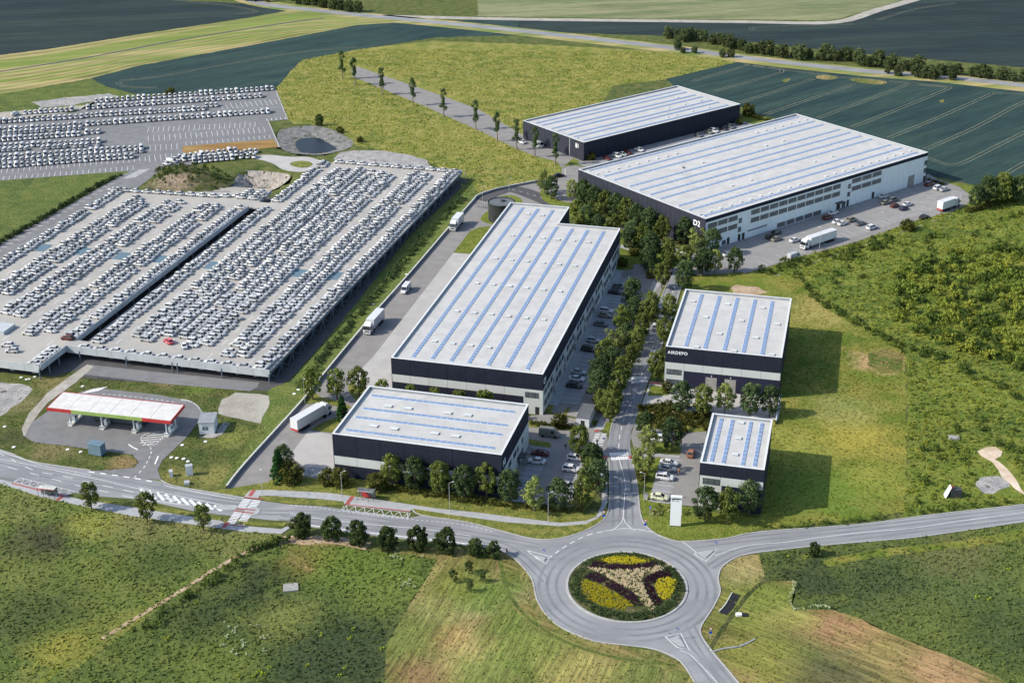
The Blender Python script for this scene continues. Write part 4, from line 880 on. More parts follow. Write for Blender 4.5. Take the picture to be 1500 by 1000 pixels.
B.strips([(z3(*a), z3(*b_)) for a, b_ in (((202, 440), (312, 92)), ((330, 455), (428, 103)), ((460, 468), (547, 116)), ((585, 483), (665, 127)), ((712, 495), (779, 140)))], 1.25, 1.7)
B.vents([(250, 138), (480, 158), (713, 182), (335, 243), (572, 267), (812, 291), (426, 354), (669, 380), (274, 443), (523, 468), (775, 493)], org=(960, 410), k=4.548)
B.text(0, .6, 10.25, 'AIRDEPO', 1.25, bold=.016, xs=.98, sp=1.12)
# small hall
B = Building('small_warehouse', 'smallest warehouse, nearest the roundabout, with four rows of bright blue rooflights', (43.54, 278.7), -14.32, [(0, 0), (14.8, 0), (14.8, 24.8), (0, 24.8)], 12.04)
B.band(0, 0, 14.8, 8.7, 12.04, 'navyclad', 4.93); B.band(0, 0, 14.8, 6.5, 8.7, 'white_clad', 4.93); B.band(0, 0, 5.3, 0, 6.5, 'white_clad', 5.3); B.band(0, 5.3, 14.8, 0, 6.5, 'navyclad', 4.93)
for e in (1, 2, 3): B.band(e, 0, 99, 0, 12.04, 'navyclad', 4.96)
B.finish()
B.window(0, .9, 4.8, 6.6, 8.0, 3); B.window(0, .9, 4.8, 3.2, 4.6, 3); B.door(0, 1.2, 2.4, 2.3)
z4 = lambda x, y: (1010 + x / 5.557, 590 + y / 5.557)
B.strips([(z4(*a), z4(*b_)) for a, b_ in (((178, 473), (262, 120)), ((275, 487), (350, 130)), ((433, 505), (500, 148)), ((530, 513), (590, 158)))], 1.05, 1.9)
B.vents([(421, 155), (397, 282), (371, 413)], org=(1010, 590), k=5.557)
# low front hall
B = Building('front_warehouse', 'low front warehouse behind the row of young trees, with code A5 on its end wall', (-43.96, 294.3), -14.91, [(0, 0), (42.7, 0), (42.7, 26.2), (0, 26.2)], 11.84)
B.band(0, 0, 42.7, 5.8, 11.84, 'navyclad', 6.1); B.band(0, 0, 42.7, 3.4, 5.8, 'white_clad', 6.1); B.band(0, 0, 42.7, 0, 3.4, 'navyclad', 6.1)
B.band(1, 0, 26.2, 6.9, 11.84, 'navyclad', 5.24); B.band(1, 0, 26.2, 0, 6.9, 'white_clad', 5.24)
for e in (2, 3): B.band(e, 0, 99, 0, 11.84, 'navyclad', 6.1)
B.finish()
for u in (6.2, 10.9): B.window(1, u, u + 2.6, 4.6, 5.9, 3)
for u in (14.5, 19.0): B.window(1, u, u + 1.2, 4.5, 5.7, 1); B.window(1, u, u + 1.2, 1.6, 2.8, 1)
B.window(1, 4.8, 7.4, 1.6, 2.9, 3)
m = MB(); B.fbox(m, 1, 14.8, 17.6, 2.6, 2.8, 0, 1.9); m.build('canopy', M['frame'], B.r); B.door(1, 15.4, 16.9, 2.4)
z5a = lambda x, y: (480 + x / 5, 540 + y / 5)
B.strips([(z5a(*a), z5a(*b_)) for a, b_ in (((320, 190), (1368, 315)), ((255, 287), (1318, 410)), ((200, 350), (1280, 478)), ((130, 443), (1225, 577)))], 1.25, 1.7)
B.vents([(442, 268), (588, 285), (878, 319), (1025, 335), (335, 414), (485, 434), (783, 467), (935, 488)], 1.9, 1.0, org=(480, 540), k=5)
B.text(1, 1.1, 8.0, 'A5', 2.0)
# big far hall
B = Building('big_warehouse', 'largest warehouse, its long white office wall facing the far car park', (25.36, 494.9), -53.14, [(0, 0), (67.7, 0), (67.7, 118.7), (0, 118.7)], 11.9)
B.band(0, 0, 67.7, 0, 11.9, 'slate', 2.4, .09); B.band(1, 0, 118.7, 10.5, 11.9, 'navyclad', 6); B.band(1, 0, 118.7, 0, 10.5, 'white_clad2', 3, .06)
for e in (2, 3): B.band(e, 0, 118.7, 0, 11.9, 'slate', 5)
B.finish()
def u_at(px, py, z=8.):                          # position along the long wall of a photo point at height z: the wall plane
    o = Vector((0, 0, CH)); g_ = G(px, py) - o; n = Dx; t = (D2O + Dx * 67.7 - o).dot(n) / g_.dot(n); q = o + g_ * t
    return (q - D2O).dot(Dy), q.z
def zw(x, y): return (980 + x / 5, 240 + y / 5)
def row(x0, y0, x1, y1, n, panes, hh=1.5, gl='blind'):
    a, za = u_at(*zw(x0, y0)); b_, zb_ = u_at(*zw(x1, y1)); zc_ = (za + zb_) / 2; st = (b_ - a) / n
    for j in range(n): B.window(1, a + j * st + .3, a + (j + 1) * st - .3, zc_ - hh / 2, zc_ + hh / 2, panes, gl)
row(283, 455, 507, 395, 3, 5); row(283, 515, 503, 457, 3, 5); row(600, 356, 1260, 162, 10, 4); row(597, 415, 1255, 216, 10, 4); row(790, 448, 1117, 355, 5, 5)
row(1340, 125, 1560, 68, 3, 4); row(1336, 182, 1556, 122, 3, 4)
for x, y in ((523, 415), (517, 480), (1322, 163), (1316, 222), (1880, -8), (1874, 48)):
    a, z = u_at(*zw(x, y)); B.window(1, a - .7, a + .7, z - .8, z + .8, 1)
row(385, 580, 420, 572, 1, 3, gl='glass'); row(1262, 306, 1294, 294, 1, 3, 2.2, 'glass')
for x, y in ((433, 583), (513, 556), (543, 547), (1308, 295), (1493, 238), (1868, 115)):
    a, z = u_at(*zw(x, y)); B.door(1, a - .65, a + .65, 2.5)
a, z = u_at(*zw(1240, 312)); m = MB(); B.fbox(m, 1, a - 2, a + 2, 2.7, 2.95, 0, 1.8); m.build('canopy', M['frame'], B.r); B.door(1, a - 1, a + 1, 2.5)
a, z = u_at(1334.5, 264); B.door(1, a - 1.9, a + 1.9, 4.4, 'doorg', 'dock_door')
a0, z_ = u_at(*zw(575, 515)); a1, z_ = u_at(*zw(715, 473)); m = MB(); B.fbox(m, 1, a0, a1, 2.5, 2.9, 0, .25); m.build('sign_board', M['core'], B.r)
zl = lambda x, y: (840 + x / 4.167, 160 + y / 4.167); zr = lambda x, y: (1100 + x / 5.357, 150 + y / 5.357)
B.strips([(zl(*a), zr(*b_)) for a, b_ in (((92, 373), (378, 111)), ((183, 408), (497, 147)), ((243, 431), (570, 172)), ((340, 469), (703, 210)), ((402, 494), (780, 233)), ((470, 521), (865, 259)), ((530, 546), (947, 284)), ((643, 590), (1093, 328)), ((708, 616), (1180, 353)), ((800, 652), (1300, 385)))], 1.3, 2.4)
B.vents([(144, 392), (208, 376), (270, 360), (332, 344), (394, 328), (453, 312), (512, 296), (571, 283), (628, 267), (671, 355), (787, 322), (771, 639), (835, 619)], .9, .9, org=(840, 160), k=4.167)
B.vents([(48, 232), (115, 215), (180, 198), (245, 181), (309, 165), (371, 148), (434, 133), (118, 334), (252, 298), (500, 460), (635, 420), (590, 575), (658, 553), (727, 534), (795, 514), (863, 494), (930, 472), (995, 455), (1060, 434), (1123, 414), (1186, 397), (1249, 377)], .9, .9, org=(1100, 150), k=5.357)
B.vents([(105, 26), (460, 155), (600, 115), (377, 320), (452, 298), (527, 275), (600, 255), (672, 232), (742, 211), (813, 190), (882, 168), (952, 149)], .9, .9, org=(980, 240), k=5)
B.text(0, 61.9, 8.3, 'D2', 2.7)
# far hall behind it
B = Building('far_warehouse', 'farthest warehouse, behind the largest one, slate blue walls with code B1 at its near corner', (5.5, 573.2), -52.77, [(0, 0), (40.25, 0), (40.25, 90.2), (0, 90.2)], 7.9)
for e in (0, 2, 3): B.band(e, 0, 99, 0, 7.9, 'slate', 5)
B.band(1, 0, 90.2, 0, 7.9, 'slate', 2.4, .09); B.finish()
zf = lambda x, y: (820 + x / 5, 110 + y / 5)
for a in ((885, 107), (928, 122), (995, 143), (1045, 157), (1118, 182), (1165, 196), (1235, 217)):
    q = local(B.r, *zf(*a), 7.5); L0 = Vector((q.x, 3.0, 0)); z = B.h - .6; mb = MB(); n = 34
    for j in range(n): y0 = 3 + (q.y - 3) * j / n; mb.box(q.x - .6, q.x + .6, y0 + .06, 3 + (q.y - 3) * (j + 1) / n - .06, z, z + .12)
    mb.build('skylight_strip', M['skyl'], B.r)
B.vents([(862, 160), (1033, 182), (915, 210), (795, 237), (1090, 233), (970, 260), (850, 289), (788, 303), (128, 457)], .9, .9, org=(820, 110), k=5)
B.text(0, 35.0, 4.7, 'B1', 2.6, xs=.8)
m = MB(); B.fbox(m, 0, 31.2, 31.45, .3, 7.5, 0, .12); m.build('downpipe', M['pole'], B.r)

# water tank
p = G(735, 321.5); t = thing('water_tank', 'round dark steel water tank with flat grey lid beside the long warehouse', 'tank', (p.x, p.y, 0))
MB().cyl((0, 0, 0), (0, 0, 6.4), 4.9, n=48).build('tank_body', M['tank'], t)
MB().cyl((0, 0, 6.4), (0, 0, 6.75), 4.75, 4.5, n=48).build('lid', M['tanktop'], t)
rp = MB(); c48 = [(5.0 * math.cos(a), 5.0 * math.sin(a)) for a in np.linspace(0, 2 * math.pi, 49)[:-1]]; c47 = [(4.78 * math.cos(a), 4.78 * math.sin(a)) for a in np.linspace(0, 2 * math.pi, 49)[:-1]]
rp.ring(c48, c47, 6.3, 6.95).build('rim', M['tank'], t); MB().cyl((.4, .8, 6.7), (.4, .8, 7.3), .85, n=16).build('hatch', M['frame'], t)

# ------------------------------------------------------------------ parking deck
da = R(74.4); DV = Vector((math.cos(da), math.sin(da), 0)); DU = Vector((-DV.y, DV.x, 0)); DO = Vector((-67.5, 344.4, 0))
# local frame of the deck: x = along the rows (away), y = to the left
deck = thing('parking_deck', 'large single-storey steel parking deck with a slot down its middle, covered with white cars', 'parking deck', (DO.x, DO.y, 0), da)
ZD = 3.5
def slab(pts, nm='deck_slab'):
    MB().prism(pts, ZD - .45, ZD).build(nm, M['deckfloor'], deck)
slab([(0, 0), (180.5, 0), (180.5, 53.5), (174, 58), (129, 58.6), (122.6, 59.6), (5.4, 59.9), (5.4, 63.9), (0, 63.9)][:])
slab([(-13.6, 63.93), (-13.6, 122.3), (129.5, 122.3), (127, 110), (131, 100), (136, 80), (140.2, 66), (140.2, 63), (129, 63), (129, 58.63), (122.63, 59.63), (122.63, 63.93)])
def parapet(a, b_, side, h=.95, low=.5, mk='deckc', dz=0):
    a = Vector((a[0], a[1], 0)); b_ = Vector((b_[0], b_[1], 0)); d = (b_ - a).normalized(); n = Vector((d.y, -d.x, 0)) * side
    L = (b_ - a).length; k = max(1, round(L / 5)); mb = MB()
    for i in range(k):
        q0 = a + d * (L * i / k + .03); q1 = a + d * (L * (i + 1) / k - .03); o = n * .16
        P = [q0, q1, q1 + o, q0 + o]
        if side < 0: P = P[::-1]
        mb.prism([(p.x, p.y) for p in P[::-1]] if (P[1] - P[0]).cross(P[2] - P[0]).z < 0 else [(p.x, p.y) for p in P], ZD - low, ZD + h)
    return mb.build('parapet', M[mk], deck)
parapet((0, 0), (0, 63.9), -1, .85, 1.4); parapet((-13.6, 64.1), (-13.6, 122.3), -1, .85, 1.4); parapet((-13.6, 122.4), (129.5, 122.4), -1, .5, .5); parapet((0, 63.9), (-13.4, 63.9), -1, .85, .9)
parapet((0, 0), (180.5, 0), 1, .35, .55, 'steel'); parapet((5.6, 63.9), (122.4, 63.9), 1, .8, .9); parapet((5.6, 59.8), (122.4, 59.6), -1, .25, .5, 'steel')
parapet((180.6, 0), (180.6, 53.5), 1, .8, .6); parapet((140.3, 63), (129.2, 62.9), -1, .7, .6)
def col(u, v, lean=0):
    MB().cyl((v, u, 0), (v + lean, u, ZD - .46), .2, .17, 8).build('column', M['steel'], deck)
for u in (0.3, 14.8, 28.6, 30.2, 44.8, 59.8): col(u, -.12)
for u in (64.3, 80, 95, 110): col(u, -13.7)
for v in (-9.5, -4.5): col(63.9, v)
for i in range(1, 24): col(-.1, 7.7 * i)
for i in range(12): col(59.9, 8 + 10 * i); col(63.8, 8 + 10 * i)
for u in (12, 24, 36, 48):
    for v in (12, 40, 68, 96): col(u, v)
for i in range(0, 24):
    v0 = 7.7 * i; mb = MB().bar((v0 + .2, -.2, ZD - .55), (v0 + 3.85, -.2, .1), .16, .16); mb.bar((v0 + 3.85, -.2, .1), (v0 + 7.5, -.2, ZD - .55), .16, .16); mb.build('brace', M['steel'], deck)
for (px, py) in ((490, 404), (438, 400), (311, 388.6), (236, 379.6), (178, 375), (119, 368), (63, 363)):
    q = G(px, py, ZD) - DO; x = q.dot(DV); y = q.dot(DU)
    mb = MB()
    for j in range(6): mb.box(x - 3.2 + j * 1.08, x - 3.2 + j * 1.08 + 1.0, y - 2.0, y + 2.0, ZD + .01, ZD + .05)
    mb.build('stair_grating', M['grate'], deck)
mb = MB()
for u, v0, v1 in ((8, 4, 176), (21, 4, 172), (36.4, 10, 172), (51.4, 6, 174), (70.3, 0, 122), (85, 0, 122), (99.5, 15, 122), (113.5, 35, 124)):
    v = v0
    while v < v1: mb.box(v, v + 3.4, u - .1, u + .1, ZD + .008, ZD + .012); v += 9.
mb.build('lane_markings', M['mark'], deck)
q = G(8, 484, ZD) - DO; x = q.dot(DV); y = q.dot(DU)
MB().box(x - 3.0, x + 3.0, y - 1.5, y + 6, ZD + .0, ZD + 1.1).build('ramp_wall', M['deckc'], deck)

# ------------------------------------------------------------------ vehicles
def loft(secs):
    mb = MB()
    for x, hw, zb, zt in secs:
        zm = zb + (zt - zb) * .55
        mb.v += [(x, -hw * .96, zb), (x, -hw, zm), (x, -hw * .86, zt), (x, hw * .86, zt), (x, hw, zm), (x, hw * .96, zb)]
    for i in range(len(secs) - 1):
        a, b_ = i * 6, i * 6 + 6
        for j in range(6): k = (j + 1) % 6; mb.f.append((a + j, b_ + j, b_ + k, a + k))
    n = (len(secs) - 1) * 6
    mb.f += [(0, 1, 4, 5), (1, 2, 3, 4), (n + 5, n + 4, n + 1, n), (n + 4, n + 3, n + 2, n + 1)]
    return mb
def frustum(mb, x0, x1, w0, z0, X0, X1, W, Z1_):
    n = len(mb.v); mb.v += [(x0, -w0, z0), (x1, -w0, z0), (x1, w0, z0), (x0, w0, z0), (X0, -W, Z1_), (X1, -W, Z1_), (X1, W, Z1_), (X0, W, Z1_)]
    mb.f += [tuple(n + i for i in q) for q in ((4, 5, 6, 7), (0, 1, 5, 4), (1, 2, 6, 5), (2, 3, 7, 6), (3, 0, 4, 7))]
    return mb
CT = dict(
    sedan=dict(s=[(-2.28, .62, .36, .86), (-2.12, .84, .26, .98), (-1.3, .90, .22, 1.0), (0, .91, .22, .96), (1.05, .90, .22, .94), (1.9, .85, .24, .80), (2.28, .62, .34, .62)], g=(-1.72, 1.12, .76, .95, -1.0, .28, .60, 1.42), wx=1.38),
    hatch=dict(s=[(-2.05, .66, .36, .95), (-1.95, .84, .26, 1.02), (-1.2, .89, .22, 1.0), (0, .90, .22, .97), (.9, .89, .22, .95), (1.7, .84, .24, .84), (2.05, .62, .34, .66)], g=(-1.9, 1.05, .76, .97, -1.45, .25, .62, 1.48), wx=1.25),
    suv=dict(s=[(-2.28, .68, .40, 1.05), (-2.18, .90, .30, 1.14), (-1.3, .94, .28, 1.12), (0, .95, .28, 1.08), (1.1, .94, .28, 1.06), (1.95, .88, .30, .96), (2.28, .66, .40, .76)], g=(-2.12, 1.2, .82, 1.08, -1.75, .35, .68, 1.66), wx=1.4))
PRO = {}
for k, c in CT.items():
    bd = loft(c['s']); x0, x1, w0, z0_, X0, X1, W_, Zt = c['g']
    bd.box(X0 - .04, X1 + .04, -W_ - .02, W_ + .02, Zt, Zt + .05)
    for s in (-1, 1):
        for (a, b_) in ((x0, X0), (x1, X1)): bd.bar((a, s * w0, z0_), (b_, s * W_, Zt), .07, .07)
        bd.bar((-.35, s * (w0 + .01), z0_), (-.35, s * (W_ + .015), Zt), .08, .05)
        bd.box(x1 - .45, x1 - .25, s * .95 - .09, s * .95 + .09, z0_ - .02, z0_ + .14)
    gl = frustum(MB(), x0, x1, w0, z0_ - .01, X0, X1, W_, Zt)
    wh = MB().cyl((0, -.11, 0), (0, .11, 0), .33, n=12); rm = MB().cyl((0, -.125, 0), (0, .125, 0), .2, n=10)
    hd = MB().box(-.12, .06, -.16, .16, -.07, .07)
    PRO[k] = dict(c=c, body=bd, gl=gl, wh=wh, rm=rm, hd=hd)
_mc = {}
def meshof(key, mb, m):
    if key not in _mc:
        me = bpy.data.meshes.new(key[0]); me.from_pydata([tuple(p) for p in mb.v], [], mb.f); me.update(); me.materials.append(m); _mc[key] = me
    return _mc[key]
def part(name, key, mb, m, parent, loc=(0, 0, 0)):
    o = link(bpy.data.objects.new(name, meshof((name,) + key, mb, m))); o.parent = parent; o.location = loc; return o
def car(kind, colr, label, loc, rz, group=None, full=True, cat='car'):
    p = PRO[kind]; c = p['c']; t = thing('parked_car', label, cat, loc, rz, group)
    if not full: t.scale = (.95, .93, .95)
    part('body', (kind, colr), p['body'], M[colr], t); part('windows', (kind,), p['gl'], M['carglass'], t)
    for sx in (1, -1):
        for sy in (1, -1):
            w_ = part('wheel', ('w',), p['wh'], M['tyre'], t, (sx * c['wx'], sy * .82, .33))
            if full: part('rim', ('r',), p['rm'], M['rim'], w_)
    if full:
        for sy in (.58, -.58):
            part('headlight', ('h',), p['hd'], M['rim'], t, (c['s'][-1][0] - .12, sy, c['s'][-1][3] - .02))
            part('taillight', ('t',), p['hd'], M['red'], t, (c['s'][0][0] + .12, sy, c['s'][0][3] - .12))
    return t
def hd_(px0, px1):                                  # heading between two ground pixels
    d = G(*px1) - G(*px0); return math.atan2(d.y, d.x)
AX, AY = R(-14.8), R(75.2); BX, BY = R(-53.1), R(36.9)
CARS = [ # px, py, kind, colour, heading, label
 (906, 421, 'hatch', 'grey', AX, 'grey car under the long warehouse wall, farthest of its parked row'), (901, 429, 'sedan', 'black', AX, 'black saloon, second farthest of the row along the long warehouse'),
 (888, 456.5, 'suv', 'white', AX, 'white off-roader beside the long warehouse, touching an olive car in front'), (886, 463, 'sedan', 'olive', AX, 'olive silver saloon just in front of the white off-roader by the long warehouse'),
 (880, 476, 'sedan', 'grey', AX, 'dark grey saloon parked alone mid row along the long warehouse'), (869, 499.5, 'hatch', 'silver', AX, 'pale silver hatchback parked alone by the long warehouse, above the black off-roader'),
 (862, 513, 'suv', 'black', AX, 'black off-roader mid row beside the long warehouse, below a pale silver hatchback'), (847.5, 546, 'sedan', 'silver', AX, 'silver saloon, top of the trio near the front end of the long warehouse'),
 (845, 556, 'sedan', 'white', AX, 'white saloon, middle of the trio near the front end of the long warehouse'), (841, 566, 'sedan', 'black', AX, 'black saloon, lowest of the trio near the front end of the long warehouse'),
 (959.7, 479, 'hatch', 'white', AY + R(4), 'white car with dark roof driving up the road left of the medium warehouse'), (957, 519, 'hatch', 'white', AY, 'white car on the road half hidden by a tree at the medium warehouse corner'),
 (791, 665, 'sedan', 'darkred', AX + 3.14, 'dark red car parked beside the front warehouse door'), (786, 676.5, 'sedan', 'white', AX + 3.14, 'white saloon parked right below the dark red car at the front warehouse'),
 (842, 672, 'hatch', 'white', AX, 'white hatchback at the right side of the front car park, upper one'), (837, 688.5, 'suv', 'white', AX, 'white off-roader at the right side of the front car park, lower one'),
 (832, 713, 'hatch', 'silver', AX, 'silver hatchback in the front car park, mostly hidden by the corner trees'),
 (967, 644, 'suv', 'white', AX, 'white car behind two trees at the entrance left of the small warehouse'), (980, 679.5, 'sedan', 'white', AX, 'white saloon, top of the three cars left of the small warehouse'),
 (978, 687.5, 'sedan', 'silver', AX, 'silver grey saloon between two white cars left of the small warehouse'), (974, 700.5, 'suv', 'white', AX, 'white off-roader, lowest of the three cars left of the small warehouse'),
 (966, 729.5, 'sedan', 'cream', AX, 'pale cream car with large glass roof parked alone just behind the white sign pylon'), (1012, 665, 'hatch', 'brown', AY, 'copper brown car driving beside the small warehouse'),
 (1361, 270.5, 'suv', 'darkred', BY, 'dark red car by the far door corner of the largest warehouse'), (1374, 276, 'suv', 'white', BY, 'white off-roader beside the shrubs at the far corner of the largest warehouse'), (1383, 278, 'sedan', 'silver', BY, 'silver saloon, last car right at the far corner of the largest warehouse'),
 (1294.6, 288, 'sedan', 'white', BY, 'white saloon by the wall of the largest warehouse near a small dark door'), (1308.6, 293.5, 'suv', 'grey', BY, 'dark grey off-roader in the group of six in front of the largest warehouse'),
 (1296.6, 297.5, 'sedan', 'olive', BY, 'olive silver car, leftmost of the group of six in front of the largest warehouse'), (1310.6, 302, 'hatch', 'darkred', BY, 'dark red hatchback in the middle of the group of six in the far car park'),
 (1329.4, 300, 'sedan', 'white', BY, 'white saloon, rightmost of the group of six in the far car park'), (1323.4, 306, 'hatch', 'navy', BY, 'navy hatchback, nearest of the group of six in the far car park'),
 (1353.6, 318.5, 'sedan', 'black', BY, 'black car driving on the road behind the white short lorry'), (1220.6, 312.5, 'sedan', 'white', BY, 'white saloon by the entrance canopy of the largest warehouse'), (1212.4, 319.5, 'suv', 'darkred', BY, 'dark red off-roader just below the white saloon at the entrance canopy'),
 (1226.6, 325.5, 'sedan', 'white', BY, 'left of two touching white saloons in the far car park'), (1234, 328, 'sedan', 'white', BY, 'right of two touching white saloons in the far car park'),
 (1247, 323, 'suv', 'olive', BY, 'olive off-roader between two white saloons and a dark car, far car park'), (1260.6, 328, 'sedan', 'grey', BY, 'dark grey saloon right of the olive off-roader in the far car park'), (1276.6, 334, 'suv', 'white', BY, 'white off-roader driving on the far car park road beside the round bush side'),
 (1137, 341.5, 'sedan', 'black', BY, 'black saloon nearest the wall in the trio left of the long lorry'), (1129, 348, 'suv', 'darkgreen', BY, 'dark green off-roader, leftmost of the trio near the end of the far car park'), (1137.5, 351, 'sedan', 'olive', BY, 'olive saloon, lowest of the trio at the near end of the far car park'),
 (1164, 352.5, 'sedan', 'white', BY, 'white saloon just left of the long articulated lorry'), (1066, 373, 'sedan', 'white', BY, 'white car hidden behind trees at the near corner of the largest warehouse'),
 (819, 258, 'sedan', 'black', R(20), 'black car driving at the road bend left of the largest warehouse'), (764, 208.5, 'sedan', 'white', BX + 3.14, 'white car on the avenue left of the farthest warehouse'),
 (889, 232.5, 'sedan', 'darkred', BX, 'dark red car, nearest of the row in front of the farthest warehouse'), (904, 229, 'suv', 'white', BX, 'white off-roader, second of the row in front of the farthest warehouse'), (912, 226.5, 'sedan', 'silver', BX, 'silver car, third of the row in front of the farthest warehouse'),
 (919.6, 224, 'hatch', 'darkred', BX, 'dark red hatchback, fourth of the row in front of the farthest warehouse'), (936.6, 220, 'sedan', 'white', BX, 'white saloon, fifth of the row in front of the farthest warehouse'),
 (1023, 198.5, 'sedan', 'grey', BX, 'grey car, sixth of the row in front of the farthest warehouse'), (1038, 194, 'sedan', 'olive', BX, 'olive car, seventh of the row in front of the farthest warehouse'), (1046, 192.5, 'suv', 'white', BX, 'white off-roader, eighth of the row in front of the farthest warehouse'),
 (1060, 189, 'sedan', 'black', BX, 'black car, ninth of the row in front of the farthest warehouse'), (1070, 186.5, 'suv', 'grey', BX, 'grey off-roader, last of the row in front of the farthest warehouse')]
for x, y, k, c, hd, lb in CARS:
    p = G(x, y + 1.5); car(k, c, lb, (p.x, p.y, .11), hd, 'cars around the warehouses')

def van(colr, label, loc, rz, L=5.4):
    t = thing('van', label, 'van', loc, rz)
    loft([(-L / 2, .9, .35, 2.25), (-L / 2 + .15, .98, .3, 2.4), (L * .16, .98, .3, 2.42), (L * .25, .97, .3, 2.2), (L * .36, .96, .3, 1.25), (L * .46, .9, .3, 1.05), (L / 2, .72, .4, .8)]).build('body', M[colr], t)
    g_ = MB().quad((L * .262, -.72, 2.14), (L * .362, -.78, 1.30), (L * .362, .78, 1.30), (L * .262, .72, 2.14))
    for i in range(4): g_.v[i] = (g_.v[i][0] + .06, g_.v[i][1], g_.v[i][2] + .02)
    g_.build('windscreen', M['carglass'], t)
    for s in (-1, 1): MB().box(L * .10, L * .24, s * .975 - .03, s * .975 + .03, 1.35, 2.05).build('side_window', M['carglass'], t)
    for sx in (-.3, .3):
        for s in (-1, 1): w_ = MB().cyl((sx * L, s * .75, .36), (sx * L, s * 1.0, .36), .36, n=12).build('wheel', M['tyre'], t)
    for s in (-1, 1): MB().box(L / 2 - .3, L / 2 - .05, s * .6 - .15, s * .6 + .15, .72, .95).build('headlight', M['rim'], t); MB().box(-L / 2 - .02, -L / 2 + .06, s * .8 - .08, s * .8 + .08, .9, 1.5).build('taillight', M['red'], t)
p = G(805, 639); van('vangrey', 'dark grey van parked behind the front warehouse yard corner', (p.x, p.y, .1), AX)
p = G(1163, 379.5); van('silver', 'pale silver van driving on the road in front of the long articulated lorry', (p.x, p.y, .1), BY)
p = G(594.5, 427); van('white', 'white van driving in the yard between the two lorries beside the long warehouse', (p.x, p.y, .1), AY + 3.14159, 5.8)
p = G(789, 215.5); van('silver', 'pale van on the avenue under the thin trees by the farthest warehouse', (p.x, p.y, .1), BX + .1)
p = G(1009, 602.5); van('cream', 'small pale yellow van parked behind trees in front of the medium warehouse', (p.x, p.y, .12), AY + 3.3, 4.6)
def lorry(label, loc, rz, TL=13.6, artic=True):
    L = TL + 2.9; x0 = -L / 2; t = thing('lorry', label, 'lorry', loc, rz)
    MB().box(x0, x0 + TL, -1.27, 1.27, 1.15, 3.95).build('trailer', M['white'], t)
    tr = MB().box(x0 + .05, x0 + TL - .1, -1.2, 1.2, .95, 1.13); tr.build('chassis', M['grey'], t)
    MB().box(x0 - .06, x0 - .002, -1.2, 1.2, .62, 1.1).build('rear_bumper', M['red'], t)
    dd = MB().box(x0 - .04, x0 - .002, -1.2, -.02, 1.2, 3.85); dd.box(x0 - .04, x0 - .002, .02, 1.2, 1.2, 3.85).build('rear_doors', M['white'], t)
    cx = x0 + TL + .55
    cb = loft([(cx, 1.22, .75, 3.3), (cx + .3, 1.24, .6, 3.75), (cx + 1.3, 1.24, .55, 3.55), (cx + 1.95, 1.22, .5, 2.9), (cx + 2.25, 1.18, .5, 1.6), (cx + 2.32, 1.1, .45, 1.3)]); c = cb.build('cab', M['white'], t)
    MB().quad((cx + 2.03, -1.02, 2.85), (cx + 2.32, -1.05, 1.72), (cx + 2.32, 1.05, 1.72), (cx + 2.03, 1.02, 2.85)).build('windscreen', M['carglass'], c)
    for s in (-1, 1):
        MB().box(cx + 1.0, cx + 1.8, s * 1.23 - .03, s * 1.23 + .03, 1.75, 2.6).build('side_window', M['carglass'], c)
        MB().box(cx + 2.05, cx + 2.2, s * 1.4 - .1, s * 1.4 + .1, 1.9, 2.6).build('mirror', M['frame'], c)
        MB().box(cx + 2.2, cx + 2.36, s * .85 - .18, s * .85 + .18, .75, .95).build('headlight', M['rim'], c)
    MB().box(cx + 2.22, cx + 2.36, -.7, .7, .95, 1.45).build('grille', M['grey'], c)
    xs = [x0 + 1.6, x0 + 2.9, x0 + 4.2] if artic else [x0 + 1.8]
    for x in xs + [cx - .6, cx + 1.5]:
        for s in (-1, 1): MB().cyl((x, s * .92, .5), (x, s * 1.24, .5), .5, n=14).build('wheel', M['tyre'], t)
    MB().box(x0 + TL - 4, cx + .6, -.5, .5, .75, .95).build('frame_rail', M['grey'], t)
p = G(669, 333); lorry('short white box lorry in the yard near the round water tank', (p.x, p.y, .1), AY + 3.14159 - .02, 6.8, False)
p = G(548, 480); lorry('white lorry in the yard, lower one beside the long warehouse, facing the viewer', (p.x, p.y, .1), AY + 3.14159 - .03, 8.8, True)
p = G(457, 619); lorry('white articulated lorry turning in the yard left of the front warehouse', (p.x, p.y, .1), hd_((437, 629), (476, 606)), 10.5)
p = G(1198, 358.5); lorry('long white articulated lorry on the road in front of the largest warehouse', (p.x, p.y, .1), BY + 3.14159, 13.2)
p = G(1389, 306); lorry('white lorry with green tinted trailer near the far end of the largest warehouse', (p.x, p.y, .1), BY, 7.6)

